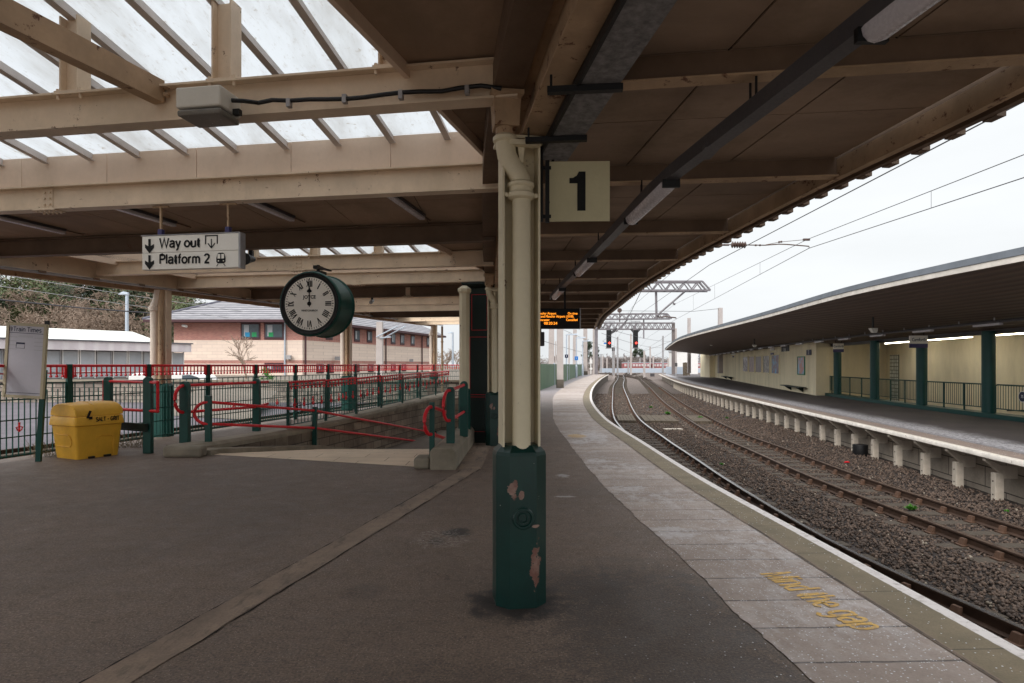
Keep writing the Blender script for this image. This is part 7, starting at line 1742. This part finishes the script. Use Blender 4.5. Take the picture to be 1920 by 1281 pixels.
# lamps along the dark soffit
def sof(y, f): a = C2E(y); b = C2B(y)+.35; return Vector((a+(b-a)*f, y, ZE+(ZI-ZE)*f))
t2 = thing('soffit_trunking', 'long grey trunking line under the dark soffit of the far canopy', 'trunking', tuple(sof(20,.72)))
mb = MB(); ysr = frange(4, 80, 2); mb.tube([sof(y,.72)-Vector((0,0,.10)) for y in ysr], .05, 6); mb.build('trunking', M_['trunk'], t2)
mb = MB()
for y in frange(8, 34, 1.6): mb = MB(); p = sof(y,.72); mb.box(p-Vector((.05,0,.03)), (.03,.03,.08)); mb.build('clip', M_['galv'], t2)
yl = 14.2; k = 0
while y is not None and yl < 78:
    p = sof(yl,.72)-Vector((0,0,.18)); d = (sof(yl+1.15,.72)-sof(yl,.72)); t3 = thing('soffit_lamp', 'white strip lamp under the dark boarded soffit of the far canopy', 'strip lamp', tuple(p), 'strip lamps under the far canopy soffit')
    mb = MB(); mb.bar(p, p+d, .13, .07); mb.build('diffuser', M_['diffuser'], t3, bevel=.02); mb = MB(); mb.bar(p+Vector((0,0,.055)), p+d+Vector((0,0,.055)), .1, .04); mb.build('housing', M_['trunk'], t3)
    yl += 3.35; k += 1
for i, (y, ln_) in enumerate(((15, 3.4), (20.2, 3.2), (24.4, 3.2), (28.8, 3.2))):
    a = Vector((C2B(y)+2.3, y, 2.80)); b = Vector((C2B(y+ln_)+2.3, y+ln_, 2.80)); t3 = thing('tube_light', 'lit fluorescent tube fitting along the recess ceiling behind the columns', 'tube light', tuple(a), 'lit tubes in the far platform recess')
    mb = MB(); mb.bar(a, b, .10, .035); mb.build('tube', M_['strip'], t3); mb = MB(); mb.bar(a+Vector((0,0,.045)), b+Vector((0,0,.045)), .12, .05); mb.build('housing', M_['white'], t3)
# nothing lights the stair except a lamp low down
p = Vector((bk(21.5)-.1, 21.5, -.05)); t3 = thing('stair_lamp', 'lit bulkhead lamp low on the recess wall behind the guard rail', 'lamp', tuple(p)); mb = MB(); mb.box(p, (.1,.9,.13)); mb.build('tube', M_['strip'], t3); mb = MB(); mb.box(p+Vector((.03,0,.09)), (.16,1.0,.04)); mb.build('hood', M_['trunk'], t3)
# posters, signs, benches on the wall
def on_wall(u, y_guess=50):
    rr = (u-U0)/F; y = y_guess
    for _ in range(80): y = .5*y+.5*((C2B(y)-.76)/rr)
    X = Vector((slope(C2B,y),1,0)).normalized(); return Vector((C2B(y)-.76, y, 0)), -X
def board(u0, u1, vt, vb, m, name, label, cat, group=None, border=None, th=.03):
    p0, X = on_wall(u1); p1, _ = on_wall(u0); c = (p0+p1)/2; w_ = (p1-p0).length; N = Vector((-1,0,0)); zt_ = H+(V0-vt)/F*c.y; zb_ = H+(V0-vb)/F*c.y
    t3 = thing(name, label, cat, (c.x-.02, c.y, (zt_+zb_)/2), group); rz = math.atan2(X.y, X.x)
    mb = MB(); mb.box((c.x-.02,c.y,(zt_+zb_)/2), (w_,th,zt_-zb_), rz=rz); mb.build('panel', m, t3)
    if border:
        mb = MB(); h = zt_-zb_
        for s in (-1, 1): q = c+X*s*w_/2; mb.box((q.x-.03,q.y,(zt_+zb_)/2), (.06,.05,h+.06), rz=rz); mb.box((c.x-.03,c.y,(zt_+zb_)/2+s*h/2), (w_,.05,.06), rz=rz)
        mb.build('border', border, t3)
    return t3, c, X, (zt_+zb_)/2
pc = [((190,180,188),(70,44,52),(60,40,44),'pale vertical streak poster, farthest left of the five on the cream wall'),
      ((96,62,56),(140,104,96),(52,34,34),'brown poster with a dark slanting shape, second of the five'),
      ((84,64,62),(112,92,90),(52,40,40),'mottled dark brown poster in the middle of the five'),
      ((176,166,154),(64,50,48),(104,86,78),'half pale half dark poster, fourth of the five'),
      ((70,150,196),(84,34,52),(170,110,140),'blue and maroon poster nearest the camera in the row of five')]
for i, (a, b, vt, vb) in enumerate(((1394,1403,669,697),(1405.5,1415,668.5,698),(1418,1428.5,668,698.5),(1432,1443.5,667,699.5),(1448,1461.5,665.5,701))):
    board(a, b, vt, vb, m_poster('poster_%d' % i, pc[i][0], pc[i][1], pc[i][2], i+1), 'wall_poster', pc[i][3], 'poster', 'tall posters on the cream wall', M_['creamwall'])
board(1496.5, 1509.5, 669.5, 702, m_poster('mosaic', (120,170,200),(190,120,110),(90,130,110), 9), 'mosaic_panel', 'colourful mosaic panel with a green border near the wall corner', 'mosaic', None, P('green_border',70,140,110))
t3, c, X, zc2 = board(1513, 1521.5, 656, 666, M_['navy'], 'zone_sign', 'small dark square sign with a white letter S at the wall corner', 'sign')
text('S', .36, M_['white'], t3, frame((c.x-.045, c.y-.0, zc2), X), bold=.01)
t3, c, X, zc2 = board(1466, 1480, 649, 659, M_['black'], 'clock_display', 'black display panel with white digits hanging under the far canopy', 'display')
text('12:06', .3, M_['white'], t3, frame((c.x-.06, c.y, zc2-.08), X), bold=.015)
for u, v, lb in ((1448.5, 655.5, 'small station name sign above the posters on the cream wall'), (1375.5, 663.5, 'tiny far station name sign on the cream wall')):
    t3, c, X, zc2 = board(u-4, u+4, v-4.5, v+2, M_['signwhite'], 'station_name_sign', lb, 'name sign', 'station name signs'); mb = MB(); mb.box((c.x-.03,c.y,zc2-.38), (.05,.9,.16), rz=math.atan2(X.y,X.x)+math.pi/2); mb.build('strip', M_['purple'], t3)
def hang_sign(u, y, lb, w_=1.15):
    x = (u-U0)/F*y; p = Vector((x, y, 0)); t3 = thing('station_name_sign', lb, 'name sign', (x,y,2.6), 'station name signs'); X = Vector((1,-.10,0)).normalized(); rz = math.atan2(X.y,X.x)
    zt_ = 2.78 if y < 28 else 2.8; 
    mb = MB(); mb.box((x,y,zt_-.17), (w_*.5,.05,.3), rz=rz); mb.build('board', M_['signwhite'], t3)
    mb = MB(); mb.box((x,y,zt_-.39), (w_*.5,.05,.15), rz=rz); mb.build('strip', M_['purple'], t3)
    text('Carnforth', .17, M_['navy'], t3, frame((x,y-.03,zt_-.17), X), sx=.7, bold=.01); 
    mb = MB()
    for s in (-.2, .2): mb.tube([(x+s*w_*.8,y,zt_-.02),(x+s*w_*.8,y,zt_+.25)], .012, 5)
    mb.build('hanger', M_['black'], t3)
hang_sign(1722, 22.4, 'hanging station name sign reading Carnforth before the third column', 1.25); hang_sign(1572, 31.0, 'hanging station name sign beside the farthest teal column', 1.0)
def bench(u0, u1, v, lb):
    p0, X = on_wall(u1); p1, _ = on_wall(u0); c = (p0+p1)/2; w_ = (p1-p0).length; z = H-(v-V0)/F*c.y; rz = math.atan2(X.y,X.x); t3 = thing('wall_bench', lb, 'bench', (c.x-.25,c.y,z), 'benches on the cream wall')
    mb = MB(); 
    for k in range(4): mb.box((c.x-.12-.11*k,c.y,z), (w_,.08,.05), rz=rz)
    mb.build('seat', M_['darkgreen'], t3); 
    for s in (-.3, .3): mb = MB(); q = c+X*s*w_; mb.hull([[(q.x-.0,q.y-.03,z-.03),(q.x-.45,q.y-.03,z-.03),(q.x-.0,q.y-.03,z-.3)],[(q.x-.0,q.y+.03,z-.03),(q.x-.45,q.y+.03,z-.03),(q.x-.0,q.y+.03,z-.3)]]); mb.build('bracket', M_['darkgreen'], t3)
bench(1477, 1514, 724.5, 'dark green slatted bench fixed to the cream wall below the mosaic'); bench(1359, 1376, 706.5, 'smaller-looking dark green bench farther along the cream wall')
for u, v, Y, lb in ((1333, 647, 52, 'cream loudspeaker under the far end of the dark soffit'), (1414.5, 649, 38, 'white dome camera under the dark soffit above the posters'), (1637, 620, 20.5, 'pale loudspeaker box hanging by a strip lamp under the dark soffit')):
    p = at(u, v, Y); t3 = thing('soffit_fixture', lb, 'fixture', tuple(p)); mb = MB(); mb.hull([[(p.x-.13,p.y-.1,p.z+.08),(p.x+.13,p.y-.1,p.z+.08),(p.x+.13,p.y+.1,p.z+.08),(p.x-.13,p.y+.1,p.z+.08)],[(p.x-.02,p.y-.08,p.z-.08),(p.x+.10,p.y-.08,p.z-.08),(p.x+.10,p.y+.08,p.z-.08),(p.x-.02,p.y+.08,p.z-.08)]][::-1]); mb.build('housing', M_['grey'], t3, bevel=.03); mb = MB(); mb.tube([p+Vector((0,0,.1)), p+Vector((0,0,.45))], .03, 6); mb.build('bracket', M_['black'], t3)
# stair rail in the recess
t3 = thing('stair_rail', 'thin dark stair handrails slanting down behind the guard rails', 'handrail', (bk(18)-.3, 18, .3)); mb = MB()
for dz in (0, -.28): mb.tube([(bk(24)-.15,24,-.1+dz+.0),(bk(12)-.15,12,1.0+dz)], .022, 6)
mb.build('rail', M_['black'], t3)
